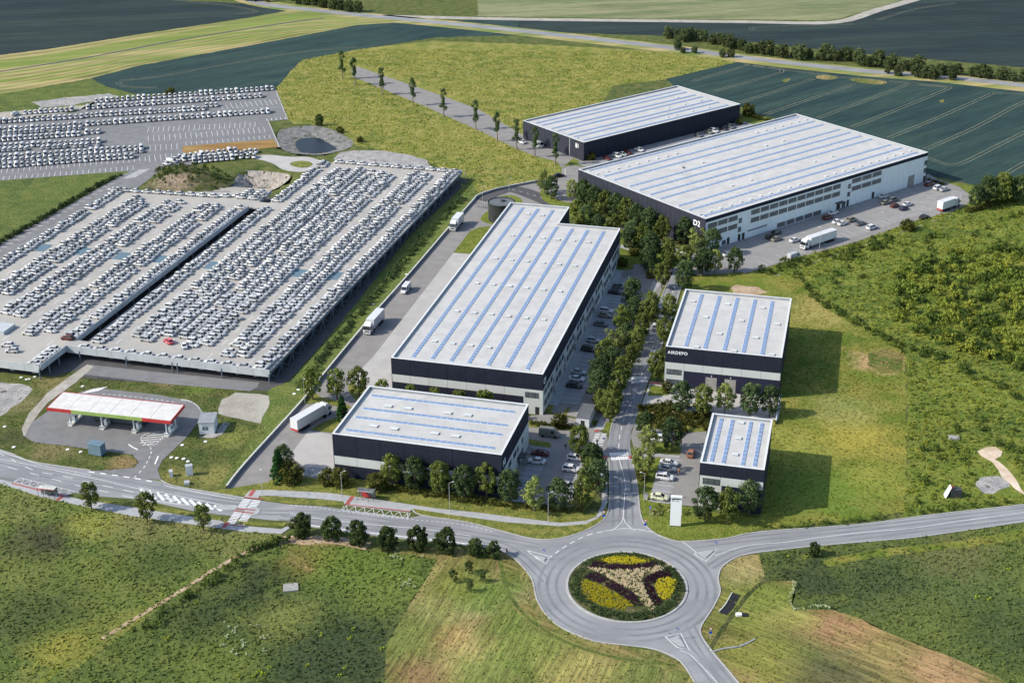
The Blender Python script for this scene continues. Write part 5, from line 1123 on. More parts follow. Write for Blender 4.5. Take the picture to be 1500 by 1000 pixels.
# parked cars of the deck
def dk(u, v, z=ZD): q = DO + DU * u + DV * v; return (q.x, q.y, z)
ROWS = [('white car, # from the front in the first car column from the deck edge', 3.3, 2.5, 178, 5.2), ('white car, # from the front in the second car column from the deck edge', 11.7, 7.5, 173, 4.5), ('white car, # from the front in the third car column from the deck edge', 16.4, 6.5, 174, 4.5),
        ('white car, # from the front in the fourth car column from the deck edge', 25.0, 12, 169, 4.2), ('white car, # from the front in the fifth car column from the deck edge', 29.2, 10, 171, 4.2), ('white car, # from the front in the sixth car column from the deck edge', 33.4, 14.5, 172, 4.2),
        ('white car, # from the front in the seventh car column from the deck edge', 39.3, 15, 174, 4.2), ('white car, # from the front in the eighth car column from the deck edge', 43.4, 10, 172, 4.2), ('white car, # from the front in the ninth car column from the deck edge', 47.5, 12, 170, 4.2),
        ('white car, # from the front in the tenth car column from the deck edge', 56.5, 5.5, 122, 4.5), ('white car, # from the front in the eleventh car column from the deck edge', 66.2, 7, 121, 4.5), ('white car, # from the front in the twelfth car column from the deck edge', 74.8, 8.5, 121, 4.5),
        ('white car, # from the front in the thirteenth car column from the deck edge', 79.6, 5, 119, 4.5), ('white car, # from the front in the fourteenth car column from the deck edge', 90.0, 16, 121, 4.5), ('white car, # from the front in the fifteenth car column from the deck edge', 94.8, 17, 121, 4.5),
        (None, 103.4, 30, 118, 4.5), (None, 108.2, 30, 121, 4.5), (None, 119.2, 30, 128.5, 4.5), (None, 56.3, 131, 178, 4.5)]
cand = []; rest = []
for nm, u, v0, v1, ln in ROWS:
    v = v0; i = 0
    while v < v1:
        i += 1
        if rnd.random() > .03:
            kind = rnd.choice(['sedan', 'hatch', 'sedan', 'suv']); side = rnd.random() < .75
            rz = da + math.pi / 2 + (math.pi if side else 0) + R(rnd.uniform(-3, 3)) - R(4)
            pos = dk(u + rnd.uniform(-.35, .35), v + rnd.uniform(-.12, .12)); (cand if nm else rest).append((pos[1], kind, pos, rz, nm, i))
        v += 2.32
i = 0
for u in np.arange(3.5, 62, 5.0):
    i += 1; cand.append((0, 'sedan', dk(u, .95), da + math.pi / 2 + R(rnd.uniform(-2, 2)), '# white car from the right parked along the front parapet of the deck', i))
for j, v in enumerate(np.arange(-12, -1, 2.4)): cand.append((0, 'sedan', dk(66.6, v), da + math.pi / 2, '# white car from the front beside the step of the deck front edge', j + 1))
for u, v, a in ((77.5, -6.5, .15), (81, -3.5, .1)): cand.append((0, 'hatch', dk(u, v), da + math.pi / 2 + a, '# white car of the pair beside the ramp at the deck left front', 1 if u < 80 else 2))
for j in range(14): rest.append((0, 'sedan', dk(64 + j * 4.8 * .93, 131 - j * .3 if j > 3 else 134 - j), da + math.pi / 2, None, 0))
for j in range(11): rest.append((0, 'sedan', dk(3 + j * 4.8, 179.4), da + math.pi / 2, None, 0))
for v in (131, 133.4, 135.8, 138): rest.append((0, 'sedan', dk(66, v), da + math.pi / 2, None, 0)); rest.append((0, 'hatch', dk(70.8, v), da + math.pi / 2, None, 0))
cand.sort(key=lambda q: q[0])
NI = 300 - len(CARS) - 3
seen = set()
for (_, kind, pos, rz, nm, i) in cand[:NI]:
    lb = nm.replace('#', nth(i))
    seen.add(lb); car(kind, 'deckwhite', lb.replace('white parked', 'pale parked') if False else lb, pos, rz, 'white cars packed on the parking deck', full=False)
q = G(247, 502, ZD); car('hatch', 'lightred', 'pinkish red car standing at the front end of a double row on the deck', (q.x, q.y, ZD), da + 1.0, full=False)
q = G(99, 497, ZD); car('hatch', 'darkred', 'dark red car at the front end of the row left of the slot', (q.x, q.y, ZD), da + 1.6, full=False)
q = G(270, 508, ZD); car('sedan', 'white', 'white car standing askew in the aisle right of the pinkish red car', (q.x, q.y, ZD), da + .6, full=False)
rest += cand[NI:]
# cars of the far lot
def lotrow(a, b_, n, double=False, skip=()):
    A = G(*a); B_ = G(*b_); d = (B_ - A).normalized(); rz = math.atan2(d.y, d.x) + math.pi / 2
    for i in range(n):
        if i in skip: continue
        p = A.lerp(B_, i / max(1, n - 1)); rest.append((0, rnd.choice(['suv', 'suv', 'hatch', 'van']), (p.x, p.y, Z3), rz + math.pi + R(rnd.uniform(-2, 2)), None, 0))
        if double and rnd.random() < .9: n_ = Vector((-d.y, d.x, 0)); p = p - n_ * 4.9; rest.append((0, rnd.choice(['hatch', 'suv']), (p.x, p.y, Z3), rz, None, 0))
lotrow(z0(250, 315), z0(705, 283), 10); lotrow(z0(-60, 405), z0(800, 352), 17); lotrow(z0(-50, 490), z0(790, 432), 17, True); lotrow(z0(-60, 582), z0(775, 525), 17)
lotrow(z0(-50, 650), z0(970, 592), 20, True); lotrow(z0(-60, 758), z0(1385, 655), 27, True); lotrow(z0(-10, 840), z0(1290, 742), 24)
lotrow(z0(945, 200), z2(1260, 78), 35); lotrow(z0(862, 265), z2(1150, 150), 33); lotrow(z0(855, 343), z2(590, 275), 25); lotrow(z2(620, 245), z2(715, 240), 3); lotrow(z0(860, 425), z2(1220, 303), 34)
lotrow(z0(852, 508), z0(965, 502), 3)
lotrow(z2(360, 750), z2(900, 682), 11); lotrow(z2(400, 768), z2(960, 715), 12); lotrow(z2(500, 790), z2(870, 755), 8); lotrow(z2(960, 745), z2(1085, 742), 3); lotrow(z2(235, 812), z2(330, 770), 3); lotrow(z2(1000, 700), z2(1100, 690), 3)
q = z0(150, 330); p = G(*q); rest.append((0, 'van', (p.x, p.y, Z3), AY, None, 0))
# cars standing under the deck along its open edges
for i in range(0, 72, 2): rest.append((0, 'sedan', dk(5.0, 4 + 2.4 * i + rnd.uniform(-1, 1), .06), da + math.pi / 2, None, 0))
for u in np.arange(6, 60, 5.7): rest.append((0, 'sedan', dk(u, 4.5, .06), da + .3, None, 0))
for i in range(44): rest.append((0, 'sedan', dk(56.5, 8 + 2.5 * i, .06), da + math.pi / 2, None, 0)); 
for u in np.arange(68, 112, 7.1): rest.append((0, 'sedan', dk(u, -9.5, .06), da + .3, None, 0))

def arr(mb):
    F_ = []
    for f in mb.f: F_.append(tuple(f) if len(f) == 4 else (f[0], f[1], f[2], f[2]))
    return np.array([tuple(v) for v in mb.v]), np.array(F_)
def tile(name, protos, items, mats, smooth=False):
    """protos: key -> list of (V,F,matindex); items: (key, pos, rz, scale)"""
    Vs, Fs, Ms = [], [], []; n = 0
    by = {}
    for it in items: by.setdefault(it[0], []).append(it)
    for key, L in by.items():
        pos = np.array([l[1] for l in L], float); rz = np.array([l[2] for l in L]); sc = np.array([np.ones(3) * l[3] for l in L])
        c, s = np.cos(rz), np.sin(rz)
        for V, F_, mi in protos[key]:
            P = V[None] * sc[:, None]; X = P[..., 0] * c[:, None] - P[..., 1] * s[:, None]; Y = P[..., 0] * s[:, None] + P[..., 1] * c[:, None]
            P = np.stack([X, Y, P[..., 2]], -1) + pos[:, None]
            k = len(V); FF = F_[None] + (np.arange(len(L)) * k)[:, None, None] + n
            Vs.append(P.reshape(-1, 3)); Fs.append(FF.reshape(-1, 4)); Ms.append(np.full(len(L) * len(F_), mi)); n += k * len(L)
    return link(bpy.data.objects.new(name, npmesh(name, np.concatenate(Vs), np.concatenate(Fs), mats, np.concatenate(Ms), smooth)))
cp = {}
for k in CT:
    L = [arr(PRO[k]['body']) + (0,), arr(PRO[k]['gl']) + (1,)]
    wb = MB(); c = CT[k]['wx']
    for sx in (-c, c):
        for sy in (-.8, .8): wb.box(sx - .3, sx + .3, sy - .1, sy + .1, 0, .6)
    L.append(arr(wb) + (2,)); cp[k] = L
vb = loft([(-2.5, .9, .3, 1.85), (-2.35, .95, .25, 1.95), (.9, .95, .25, 1.97), (1.35, .95, .25, 1.75), (1.8, .93, .25, 1.15), (2.4, .85, .3, .9), (2.55, .7, .35, .7)])
vg = frustum(MB(), 1.05, 1.83, .86, 1.2, .9, 1.36, .75, 1.9); cp['van'] = [arr(vb) + (0,), arr(vg) + (1,)]
st = tile('parked_cars', cp, [(k, p, rz, .94) for (_, k, p, rz, nm, i) in rest], [M['deckwhite'], M['carglass'], M['tyre']])
tagobj(st, 'hundreds of white cars in dense rows further back on the deck and storage lot', 'cars', kind='stuff')

# ------------------------------------------------------------------ vegetation
def leafcloud(rs, centers, radii, per, size, flat=0., outw=.75):
    Cn = []; 
    for c, r, k in zip(centers, radii, per):
        d = rs.normal(size=(k, 3)); d /= np.linalg.norm(d, axis=1)[:, None]
        rad = r * rs.uniform(.55, 1.05, k) ** .6
        p = c + d * rad[:, None] * np.array([1, 1, 1 - flat])
        n = d * outw + rs.normal(size=(k, 3)) * (1 - outw) * .8; n /= np.linalg.norm(n, axis=1)[:, None]
        Cn.append((p, n))
    P = np.concatenate([c[0] for c in Cn]); N = np.concatenate([c[1] for c in Cn])
    a = np.cross(N, rs.normal(size=N.shape)); a /= np.linalg.norm(a, axis=1)[:, None]; b_ = np.cross(N, a)
    s = size * rs.uniform(.6, 1.3, len(P))[:, None]
    V = np.stack([P - a * s * .5, P + b_ * s * .34, P + a * s * .5, P - b_ * s * .34], 1).reshape(-1, 3)
    F_ = np.arange(len(V)).reshape(-1, 4)
    return V, F_
def crown(seed, w_, h, z0_, nclump=55, per=34, size=.5, shape='egg', cr_=.95):
    per = int(per * 1.35); rs = np.random.RandomState(seed); cs = []; 
    while len(cs) < nclump:
        t = rs.uniform(0, 1); z = z0_ + t * h
        if shape == 'egg': rr_ = math.sqrt(max(0, 1 - ((t - .42) / .58) ** 2)) if t > .42 else math.sqrt(max(0, 1 - ((.42 - t) / .5) ** 2))
        elif shape == 'cone': rr_ = (1 - t) ** .85 * 1.0 + .05
        elif shape == 'round': rr_ = math.sqrt(max(0, 1 - (2 * t - 1) ** 2)) if t > .5 else 1 - .35 * (1 - 2 * t) ** 2
        else: rr_ = .5 + .5 * math.sin(t * 9 + seed)
        a = rs.uniform(0, 2 * math.pi); q = w_ / 2 * rr_ * (rs.uniform(.25, 1) ** .45) * rs.uniform(.82, 1.12) * (1 + .14 * math.sin(3 * a + seed))
        cs.append((q * math.cos(a), q * math.sin(a), z))
    rd_ = rs.uniform(.55, 1.1, nclump) * cr_
    return leafcloud(rs, np.array(cs), rd_, [per] * nclump, size), cs
TP = {}
def tree_proto(key, seed, w_, h, z0_, nc, per, size, shape, leaf, bark='trunk', cr_=.95, limbs=9):
    (V, F_), cs = crown(seed, w_, h, z0_, nc, per, size, shape, cr_)
    cm = npmesh('crown', V, F_, [M[leaf]])
    mb = MB(); r = random.Random(seed); top = z0_ + h * .62; tr = .05 + .016 * (z0_ + h)
    pts = [Vector((0, 0, -.1)), Vector((r.uniform(-.08, .08), r.uniform(-.08, .08), z0_ * .6)), Vector((r.uniform(-.15, .15), r.uniform(-.15, .15), z0_ + h * .25)), Vector((r.uniform(-.2, .2), r.uniform(-.2, .2), top))]
    rad = [tr * 1.25, tr, tr * .7, tr * .25]
    for a in range(3): mb.cyl(pts[a], pts[a + 1], rad[a], rad[a + 1], 7, False)
    for c in r.sample(cs, min(limbs, len(cs))):
        q = Vector(c); zz = z0_ * .9 + (q.z - z0_) * .45; b_ = pts[1].lerp(pts[3], max(0, min(1, (zz - pts[1].z) / (pts[3].z - pts[1].z)))); mb.cyl(b_, q, tr * .4, tr * .12, 5, False)
    tm = bpy.data.meshes.new('trunk'); tm.from_pydata([tuple(v) for v in mb.v], [], mb.f); tm.materials.append(M[bark])
    TP[key] = (tm, cm)
for i in range(3):
    tree_proto('a%d' % i, 10 + i, 5.6, 7.4, 2.1, 62, 40, .50, 'egg', 'leaf_a')
    tree_proto('b%d' % i, 20 + i, 5.9, 7.6, 1.9, 66, 42, .48, 'egg', 'leaf_b')
    tree_proto('c%d' % i, 30 + i, 6.0, 7.0, 2.2, 46, 34, .55, 'egg', 'leaf_c', 'trunkp')
    tree_proto('d%d' % i, 40 + i, 5.6, 6.6, .5, 80, 44, .5, 'round', 'leaf_dense', cr_=.8)
tree_proto('s0', 50, 4.0, 5.2, 1.7, 44, 34, .42, 'egg', 'leaf_a', 'trunk', .75); tree_proto('s1', 51, 4.2, 5.4, 1.7, 46, 34, .42, 'egg', 'leaf_a', 'trunk', .75)
tree_proto('p0', 60, 4.2, 8.0, .4, 90, 40, .42, 'cone', 'leaf_pine', 'trunk', .6); tree_proto('p1', 61, 3.4, 5.5, .3, 60, 36, .4, 'cone', 'leaf_pine', 'trunk', .6)
tree_proto('t0', 70, 3.4, 9.5, 4.0, 34, 40, .5, 'x', 'leaf_b', 'trunkp', .95); tree_proto('t1', 71, 3.8, 9.0, 4.4, 38, 40, .5, 'x', 'leaf_b', 'trunkp', .95)
tree_proto('g0', 80, 8.5, 9.5, 2.6, 90, 46, .6, 'egg', 'leaf_a', 'trunk', 1.25); tree_proto('g1', 81, 8.0, 9.0, 2.4, 90, 46, .6, 'egg', 'leaf_b', 'trunk', 1.25)
tree_proto('k0', 90, 1.7, 2.6, .4, 14, 26, .32, 'egg', 'leaf_dense', 'trunk', .5)
for i in range(3): tree_proto('h%d' % i, 95 + i, 5.5, 5.2, .5, 46, 34, .6, 'round', 'leaf_hazy', 'trunk', 1.1)
tree_proto('q0', 100, 3.4, 2.3, .15, 36, 36, .34, 'round', 'leaf_d', 'trunk', .6); tree_proto('q1', 101, 3.0, 2.6, .15, 36, 36, .34, 'round', 'leaf_d', 'trunk', .6)
def tree(key, loc, label, s=1., group=None, cat='tree', name='broadleaf_tree', kz=1.):
    s *= .86 if key[0] == 'd' else (.94 if key[0] in 'abc' else 1)
    t = thing(name, label, cat, loc, rnd.uniform(0, 6.28), group); t.scale = (s, s, s * kz)
    a = link(bpy.data.objects.new('trunk', TP[key][0])); a.parent = t
    b_ = link(bpy.data.objects.new('crown', TP[key][1])); b_.parent = t
    return t
def trow(L, fmt, group, base=True, s=1., h=0., kz=1., **kw):
    """L: (px, py, key[, scale]); py is the foot of the trunk, or with h the height of the crown centre"""
    for i, q in enumerate(L):
        p = G(q[0], q[1], 0 if base else h); p.z = 0
        tree(q[2], tuple(p), fmt.replace('#', nth(i + 1)), (q[3] if len(q) > 3 else 1) * s, group, kz=kz, **kw)
trow([(575, 713, 'a0'), (609, 718, 'b0'), (645.6, 725, 'a1'), (680.6, 731, 'b1'), (713, 729, 'a2'), (746, 737, 'b2'), (782.6, 748, 'c0'), (818, 748, 'b0', .95), (852, 744, 'a1', .95)],
     '# tree from the left in the row in front of the front warehouse', 'row of young trees along the front pavement')
trow([(134, 746, 's0', 1.06), (216, 763, 's1', 1.06), (298, 777, 's0', 1.0)], '# small tree from the left on the left roadside pavement', 'small street trees on the left')
trow([(458, 585, 's1', 1.35), (494, 585, 's0', 1.3), (527, 584, 's1', 1.3), (561, 598, 's0', 1.2), (602, 606, 's1', 1.15), (637, 610, 's0', 1.2), (674, 614, 's1', 1.15), (710, 618, 's0', 1.35)],
     '# tree from the left in the row behind the front warehouse roof', 'trees between the two near warehouses')
trow([(443, 785, 'd0', .95), (486, 789, 'd1', .95), (525, 796, 'd2', .95), (568, 803, 'd0', .9), (612, 804, 'd1', .95), (654, 808, 'd2', .97), (697, 814, 'd0', .72), (723, 816, 'd1', .66)],
     '# dense rounded tree from the left below the roadside', 'dense rounded trees below the main road', name='rounded_tree')
trow([(664, 852, 'k0'), (687, 839, 'k0'), (707, 852, 'k0', .8), (689, 866, 'k0', .8), (965 + 94, 836, 'k0', .01)][:4], '# sapling from the left on the dry mown meadow', 'saplings on the dry meadow', name='sapling')
trow([(866, 700, 'b1', 1.05), (874, 722, 'b0', 1.0), (861, 716, 'a2', .9)], '# tree of the corner clump right of the front car park', 'corner clump at the front car park')
trow([(848, 667, 'a0', .95)], '# tree at the entrance of the front car park, standing alone', 'entrance tree')
trow([(941, 694, 'c1', 1.0), (949, 662, 'c2', .85), (984, 661, 'b2', 1.05), (944, 640, 'b1', .8), (1033, 763, 'b0', 1.0), (1066, 766, 'a0', 1.0), (1097, 752, 'b1', 1.0)],
     '# tree counted along the plot of the small warehouse', 'trees around the small warehouse')
trow([(998, 605, 'b0', 1.02), (1030, 610, 'a1', 1.02), (1061, 606, 'c0', 1.0), (1098, 609, 'b2', 1.05), (1127, 610, 'b1', .98)],
     '# tree from the left in front of the medium warehouse', 'row of trees in front of the medium warehouse')
trow([(962, 559, 'a2', 1.0), (972, 505, 'a0', .95), (980, 470, 'a1', .95)], '# tree from the front on the strip left of the medium warehouse', 'trees left of the medium warehouse')
# belt between the long warehouse car park and the road (crown centres)
def zE(x, y): return (840 + x / 7.143, 440 + y / 7.143)
def zF(x, y): return (860 + x / 6.25, 340 + y / 6.25)
def zH(x, y): return (840 + x / 4.167, 160 + y / 4.167)
def zN(x, y): return (700 + x / 7.145, 180 + y / 7.145)
belt = [zE(260, 890) + ('b1', 1.1), zE(270, 760) + ('b0', 1.1), zE(330, 560) + ('a1', 1.05), zE(430, 400) + ('c1', 1.05), zE(520, 200) + ('a0', 1.1), zF(415, 560) + ('b2', 1.15), zE(400, 620) + ('b2', 1.0), zE(560, 330) + ('b0', .9)]
trow(belt, '# tree from the front in the left file of the belt beside the road', 'tree belt beside the road', base=False, h=5.4)
belt = [zE(470, 850) + ('a0', .95), zE(420, 960) + ('a2', .9), zE(530, 700) + ('a1', .95), zE(600, 560) + ('a2', .9), zE(660, 400) + ('a0', .95), zE(720, 250) + ('a1', .95), zE(780, 90) + ('a2', .9), zE(640, 60) + ('b1', .9),
        zF(590, 620) + ('a0', .9), zF(600, 700) + ('a1', .85), zF(690, 380) + ('a2', .95), zF(745, 250) + ('a0', .9), zF(740, 140) + ('a1', .9), zE(890, 830) + ('a1', .01)][:13]
trow(belt, '# tree from the front in the right file of the belt along the road', 'tree belt beside the road', base=False, h=5.2)
trow([(893, 618, 'a0', 1.0), (880, 606, 'a1', .8)], '# tree at the front tip of the belt beside the flat-roofed shed', 'front tip of the belt')
belt = [zF(580, 130) + ('b0', 1.15), zF(560, 230) + ('b1', 1.0), zF(390, 50) + ('b2', 1.0), zF(500, 50) + ('a0', 1.1), zH(320, 620) + ('a1', 1.1), zH(380, 655) + ('b0', 1.1), zH(460, 680) + ('b1', 1.1), zH(545, 725) + ('a2', 1.1), zH(350, 755) + ('b2', 1.05), zH(430, 780) + ('a0', 1.0), zH(470, 850) + ('b0', 1.1), zH(580, 860) + ('a1', .9),
        zH(262, 590) + ('b1', 1.1), zH(195, 570) + ('a0', 1.1), zH(150, 640) + ('a2', 1.0), zH(75, 650) + ('b2', 1.0), zH(20, 615) + ('a1', 1.0), zH(125, 545) + ('b0', 1.1), zH(120, 490) + ('a0', 1.05), zH(55, 490) + ('b1', 1.0), zH(150, 690) + ('b1', .9), zH(250, 690) + ('a2', .9), zH(40, 680) + ('a0', .85)]
trow(belt, '# tree of the grove behind the cut-out corner of the long warehouse', 'grove between the long and the largest warehouse', base=False, h=5.4)
trow([zH(680, 740) + ('b0', 1.1), zH(760, 790) + ('c1', 1.1), zH(850, 800) + ('b1', 1.05), zF(900, 250) + ('a1', 1.1), zF(895, 400) + ('b2', 1.15), zH(790, 920) + ('b0', 1.05)],
     '# tree of the clump below the near corner of the largest warehouse', 'trees at the near corner of the largest warehouse', base=False, h=5.4)
trow([(1047, 401, 'c0', .95), (1075, 399, 'b1', .95), (1029, 400, 'b0', .9)], '# roadside tree below the parked cars near the largest warehouse corner', 'roadside trees by the far car park')
trow([zN(695, 740) + ('c0', 1.0), zN(767, 800) + ('b0', 1.0), zN(990, 825) + ('c2', .98), zN(1103, 880) + ('b1', .95)], '# tree from the left on the grass by the road bend', 'trees at the road bend')
trow([(502, 116, 't0', 1.0), (520, 125, 't1', 1.0), (560, 139, 't0', .95), (605, 155, 't1', .95), (650, 172, 't0', .95), (697, 190, 't0', .95), (728.5, 207.5, 't1', .95), (757, 219.5, 't0', .95), (783.5, 230, 't1', .95), (813.5, 242, 't0', .95)],
     '# thin tall tree from the left along the avenue', 'thin trees lining the avenue', name='thin_tree')
trow([(1428, 306, 'b0', 1.0), (1444, 300, 'g1', .95), (1466, 298, 'g0', .95), (1491, 297, 'g1', .9)], '# tree from the left in the clump at the far right of the car park', 'clump of trees right of the largest warehouse')
for px, py, k, s, lb, nm in ((417, 690, 'b0', .8, 'dark broadleaf tree behind the conifer at the lower end of the left yard', 'broadleaf_tree'), (409, 706, 'p0', 1.05, 'bright green conifer at the lower end of the left yard', 'conifer'),
                             (426, 705, 'q1', 1.9, 'brownish round bush right of the conifer', 'bush'), (502, 616, 'p0', .85, 'green conifer against the left wall of the front warehouse', 'conifer'),
                             (484, 708, 'q0', 1.5, 'dark bush left of the front warehouse corner, left one', 'bush'), (499, 710, 'q1', 1.5, 'dark bush at the front warehouse corner, right one', 'bush'),
                             (553, 718, 'q1', 1.6, 'dark bush left of the row of young trees', 'bush'), (819, 626, 'q1', 1.35, 'round bush on the verge between the two near warehouses', 'bush'), (1330, 337, 'q0', 1.5, 'round dark bush on the edge of the far car park road', 'bush'),
                             (866, 234, 'q0', 1.2, 'low dark bush at the corner of the farthest warehouse', 'bush'), (1083, 182, 'q0', 1.0, 'low bush at the far end of the farthest warehouse car row', 'bush'), (1096, 170, 'q1', 1.9, 'round bush right of the farthest warehouse', 'bush'),
                             (977, 574, 'q1', 1.0, 'small round bush on the grass island at the medium warehouse', 'bush'), (912, 390, 'q0', 1.1, 'dark bush on the grass island at the far end of the car park strip', 'bush'), (929, 374, 'q0', 1.0, 'low dark bush below the belt trees near the far path', 'bush'),
                             (953, 407, 'q1', 1.0, 'dark bush at the bend of the car park strip', 'bush'), (881, 600, 'q1', 1.3, 'dark bush behind the flat-roofed shed', 'bush'), (941, 703, 'q1', .95, 'dark bush under the light green tree beside the road', 'bush'),
                             (1192, 813, 'd1', .55, 'dark round tree standing alone on the verge of the right road', 'rounded_tree'), (468, 184, 'd0', .8, 'dark bush at the edge of the basin', 'bush'), (499, 194, 'q0', 1.0, 'small dark bush right of the basin', 'bush'), (527, 208, 'q0', .9, 'tiny dark bush in the meadow right of the basin', 'bush'),
                             (243, 139, 'q0', .8, 'tiny pale bush on the edge of the far lot, left one', 'bush'), (252, 137, 'q1', 1.0, 'tiny pale bush on the edge of the far lot, right one', 'bush')):
    p = G(px, py); tree(k, (p.x, p.y, 0), lb, s, cat='tree' if nm != 'bush' else 'bush', name=nm)
# far tree lines
pts = crom(P3([(975, 57), (1010, 60), (1060, 66), (1072, 71), (1110, 78), (1160, 84), (1210, 88), (1250, 90), (1265, 96), (1330, 103), (1400, 111), (1460, 118), (1500, 120), (1560, 126)]), 8)
i = 0; acc = 0.
for a, b_ in zip(pts, pts[1:]):
    acc += (b_ - a).length
    if acc > 3.6:
        acc = 0.; i += 1; q = a + Vector((rnd.uniform(-1.5, 1.5), rnd.uniform(-3.5, 3.5), 0)); tree('h%d' % rnd.randrange(3), (q.x, q.y, 0), '%s tree from the left in the far hedgerow beyond the field road' % nth(i), rnd.uniform(.7, 1.35), 'far hedgerow trees', name='hedgerow_tree')
trow([(362, 1, 'h0', 1), (372, 2, 'h1', .9), (381, 0, 'h2', 1), (392, 3, 'h0', .8), (437, 6, 'h1', .8), (450, 7, 'h2', 1.1), (462, 8, 'h0', 1.1), (474, 11, 'h1', 1.2), (488, 14, 'h2', 1.2), (500, 15, 'h0', 1.0), (512, 17, 'h1', 1.1), (524, 18, 'h2', 1.1), (430, 1, 'h0', 1.1), (410, 0, 'h1', .9)],
     '# tree of the far line at the top left beside the road', 'far trees at the top left', name='hedgerow_tree')
trow([(992, 73, 'h0', .9), (1000, 78, 'h1', .55), (1017, 78, 'h2', .6), (1058, 84, 'h0', .7), (1071, 84, 'h1', .7), (1300, 108, 'h0', .6), (1315, 111, 'h1', .8), (1326, 104, 'h2', .9), (1342, 113, 'h0', 1.0), (1352, 114, 'h1', 1.0), (1366, 116, 'h2', 1.0), (1394, 117, 'h0', .9)],
     '# tree from the left on the near side of the far road', 'trees on the near side of the far road', name='hedgerow_tree')

# hedges, shrub beds and scrub
rs = np.random.RandomState(3)
def bushproto(seed, w_, h, n, per, size):
    (V, F_), _ = crown(seed, w_, h, 0, n, per, size, 'round', .5 * w_ / 2.2); return [(V, F_, 0)]
BP = {i: bushproto(200 + i, 2.2, 1.7, 10, 15, .42) for i in range(4)}
BP.update({10 + i: bushproto(300 + i, 1.2, .7, 5, 12, .3) for i in range(3)})
def along(pts, step, jit, smin, smax, keys, z=0.):
    P = crom(P3(pts), 6); out = []; acc = 0.
    for a, b_ in zip(P, P[1:]):
        L = (b_ - a).length; n = max(1, round(L / step))
        for j in range(n):
            q = a.lerp(b_, (j + rs.uniform(0, 1)) / n); out.append((keys[rs.randint(len(keys))], (q.x + rs.uniform(-jit, jit), q.y + rs.uniform(-jit, jit), z), rs.uniform(0, 6.28), rs.uniform(smin, smax)))
    return out
def fill(poly, dens, smin, smax, keys, z=0., excl=()):
    P = P3(poly); xs = [p.x for p in P]; ys = [p.y for p in P]; n = int((max(xs) - min(xs)) * (max(ys) - min(ys)) * dens)
    X = rs.uniform(min(xs), max(xs), n); Y = rs.uniform(min(ys), max(ys), n); m = inpoly(X, Y, P)
    for e in excl: m &= ~inpoly(X, Y, P3(e))
    return [(keys[rs.randint(len(keys))], (x, y, z), rs.uniform(0, 6.28), rs.uniform(smin, smax)) for x, y in zip(X[m], Y[m])]
def veg(name, items, leaf, label, cat, kind=None, mats=None):
    o = tile(name, BP, items, [M[leaf]]); tagobj(o, label, cat, kind=kind); return o
veg('hedge', along([(440, 566), (470, 530), (502, 488), (550, 432), (600, 374), (640, 328), (680, 290)], .55, 1.4, .45, .85, [0, 1, 2, 3, 10, 11]), 'leaf_b', 'long dark green hedge on the bank between the parking deck and the yard wall', 'hedge')
veg('hedge', along([(175, 258), (140, 275), (100, 298), (50, 328), (0, 356), (-60, 392)], .7, .8, .5, .9, [0, 1, 2, 3]), 'leaf_b', 'dark hedge along the left field beside the bay road', 'hedge')
veg('hedge', along([(560, 716), (640, 728), (740, 742), (850, 750)], .6, .8, .4, .7, [0, 1, 2]), 'leaf_d', 'low dark hedge under the row of young trees', 'hedge')
veg('hedge', along([(776, 620), (800, 623), (835, 628)], .5, .6, .4, .7, [0, 1, 2]), 'leaf_d', 'low hedge on the verge behind the dark grey van', 'hedge')
veg('hedge', along([(1414, 311), (1440, 305), (1470, 298), (1494, 289)], .5, 1.0, .6, 1.1, [0, 1, 2]), 'leaf_d', 'hedge under the clump of trees at the far right', 'hedge')
veg('hedge', along([(1357, 264), (1370, 267), (1384, 272)], .5, .5, .4, .6, [0, 1, 2]), 'leaf_d', 'small hedge at the far corner of the largest warehouse', 'hedge')
veg('hedge', along([(1098, 170), (1115, 175), (1130, 180)], .6, 1.0, .5, 1., [0, 1, 2]), 'leaf_d', 'low hedge right of the farthest warehouse', 'hedge')
veg('shrub_bed', fill([(930, 618), (938, 598), (960, 594), (992, 592), (1000, 602), (1040, 606), (1036, 632), (1000, 634), (960, 628), (942, 630)], .5, .5, 1.05, [0, 1, 2, 3]), 'leaf_d', 'brownish shrub bed between the plots of the medium and small warehouses', 'shrubs')
veg('shrub_bed', fill([(950, 740), (1000, 744), (1032, 748), (1030, 756), (990, 757), (952, 755)], .9, .35, .6, [0, 1, 10, 11]), 'leaf_a', 'mixed shrub bed behind the white sign pylon', 'shrubs')
veg('flower_patch', fill([(956, 748), (1032, 752), (1030, 757), (952, 756)], .7, .35, .6, [10, 11, 12], .3), 'fl_c', 'pale boulder-like cushion plants in front of the pylon shrubs', 'plants')
veg('flower_patch', fill([(950, 600), (1000, 604), (1030, 622), (960, 624)], .12, .4, .8, [10, 11, 12], .8), 'fl_c', 'tufts of pale dry grass in the brownish shrub bed', 'plants')
veg('flower_patch', fill([(842, 754), (858, 750), (858, 756), (846, 758)], 1.2, .35, .5, [10, 11], .1), 'red', 'tiny bed of red flowers at the pavement corner', 'plants') if False else None
sc1 = fill(SCR, .12, .25, .55, [0, 1, 2, 3]) + fill([(1290, 400), (1400, 370), (1560, 350), (1700, 480), (1600, 560), (1500, 545), (1420, 520), (1360, 500), (1310, 470)], .065, .9, 1.75, [0, 1, 2, 3]) + fill([(1330, 540), (1450, 600), (1500, 640), (1450, 700), (1335, 640)], .16, .25, .5, [0, 1, 2, 3])
_sp = P3([z8(*p) for p in ((380, 300), (540, 260), (760, 280), (860, 480), (1100, 800), (1000, 960), (620, 900), (380, 780), (560, 600), (420, 420))])
_ok = lambda q: not bool(inpoly(np.array([q[1][0]]), np.array([q[1][1]]), _sp)[0])
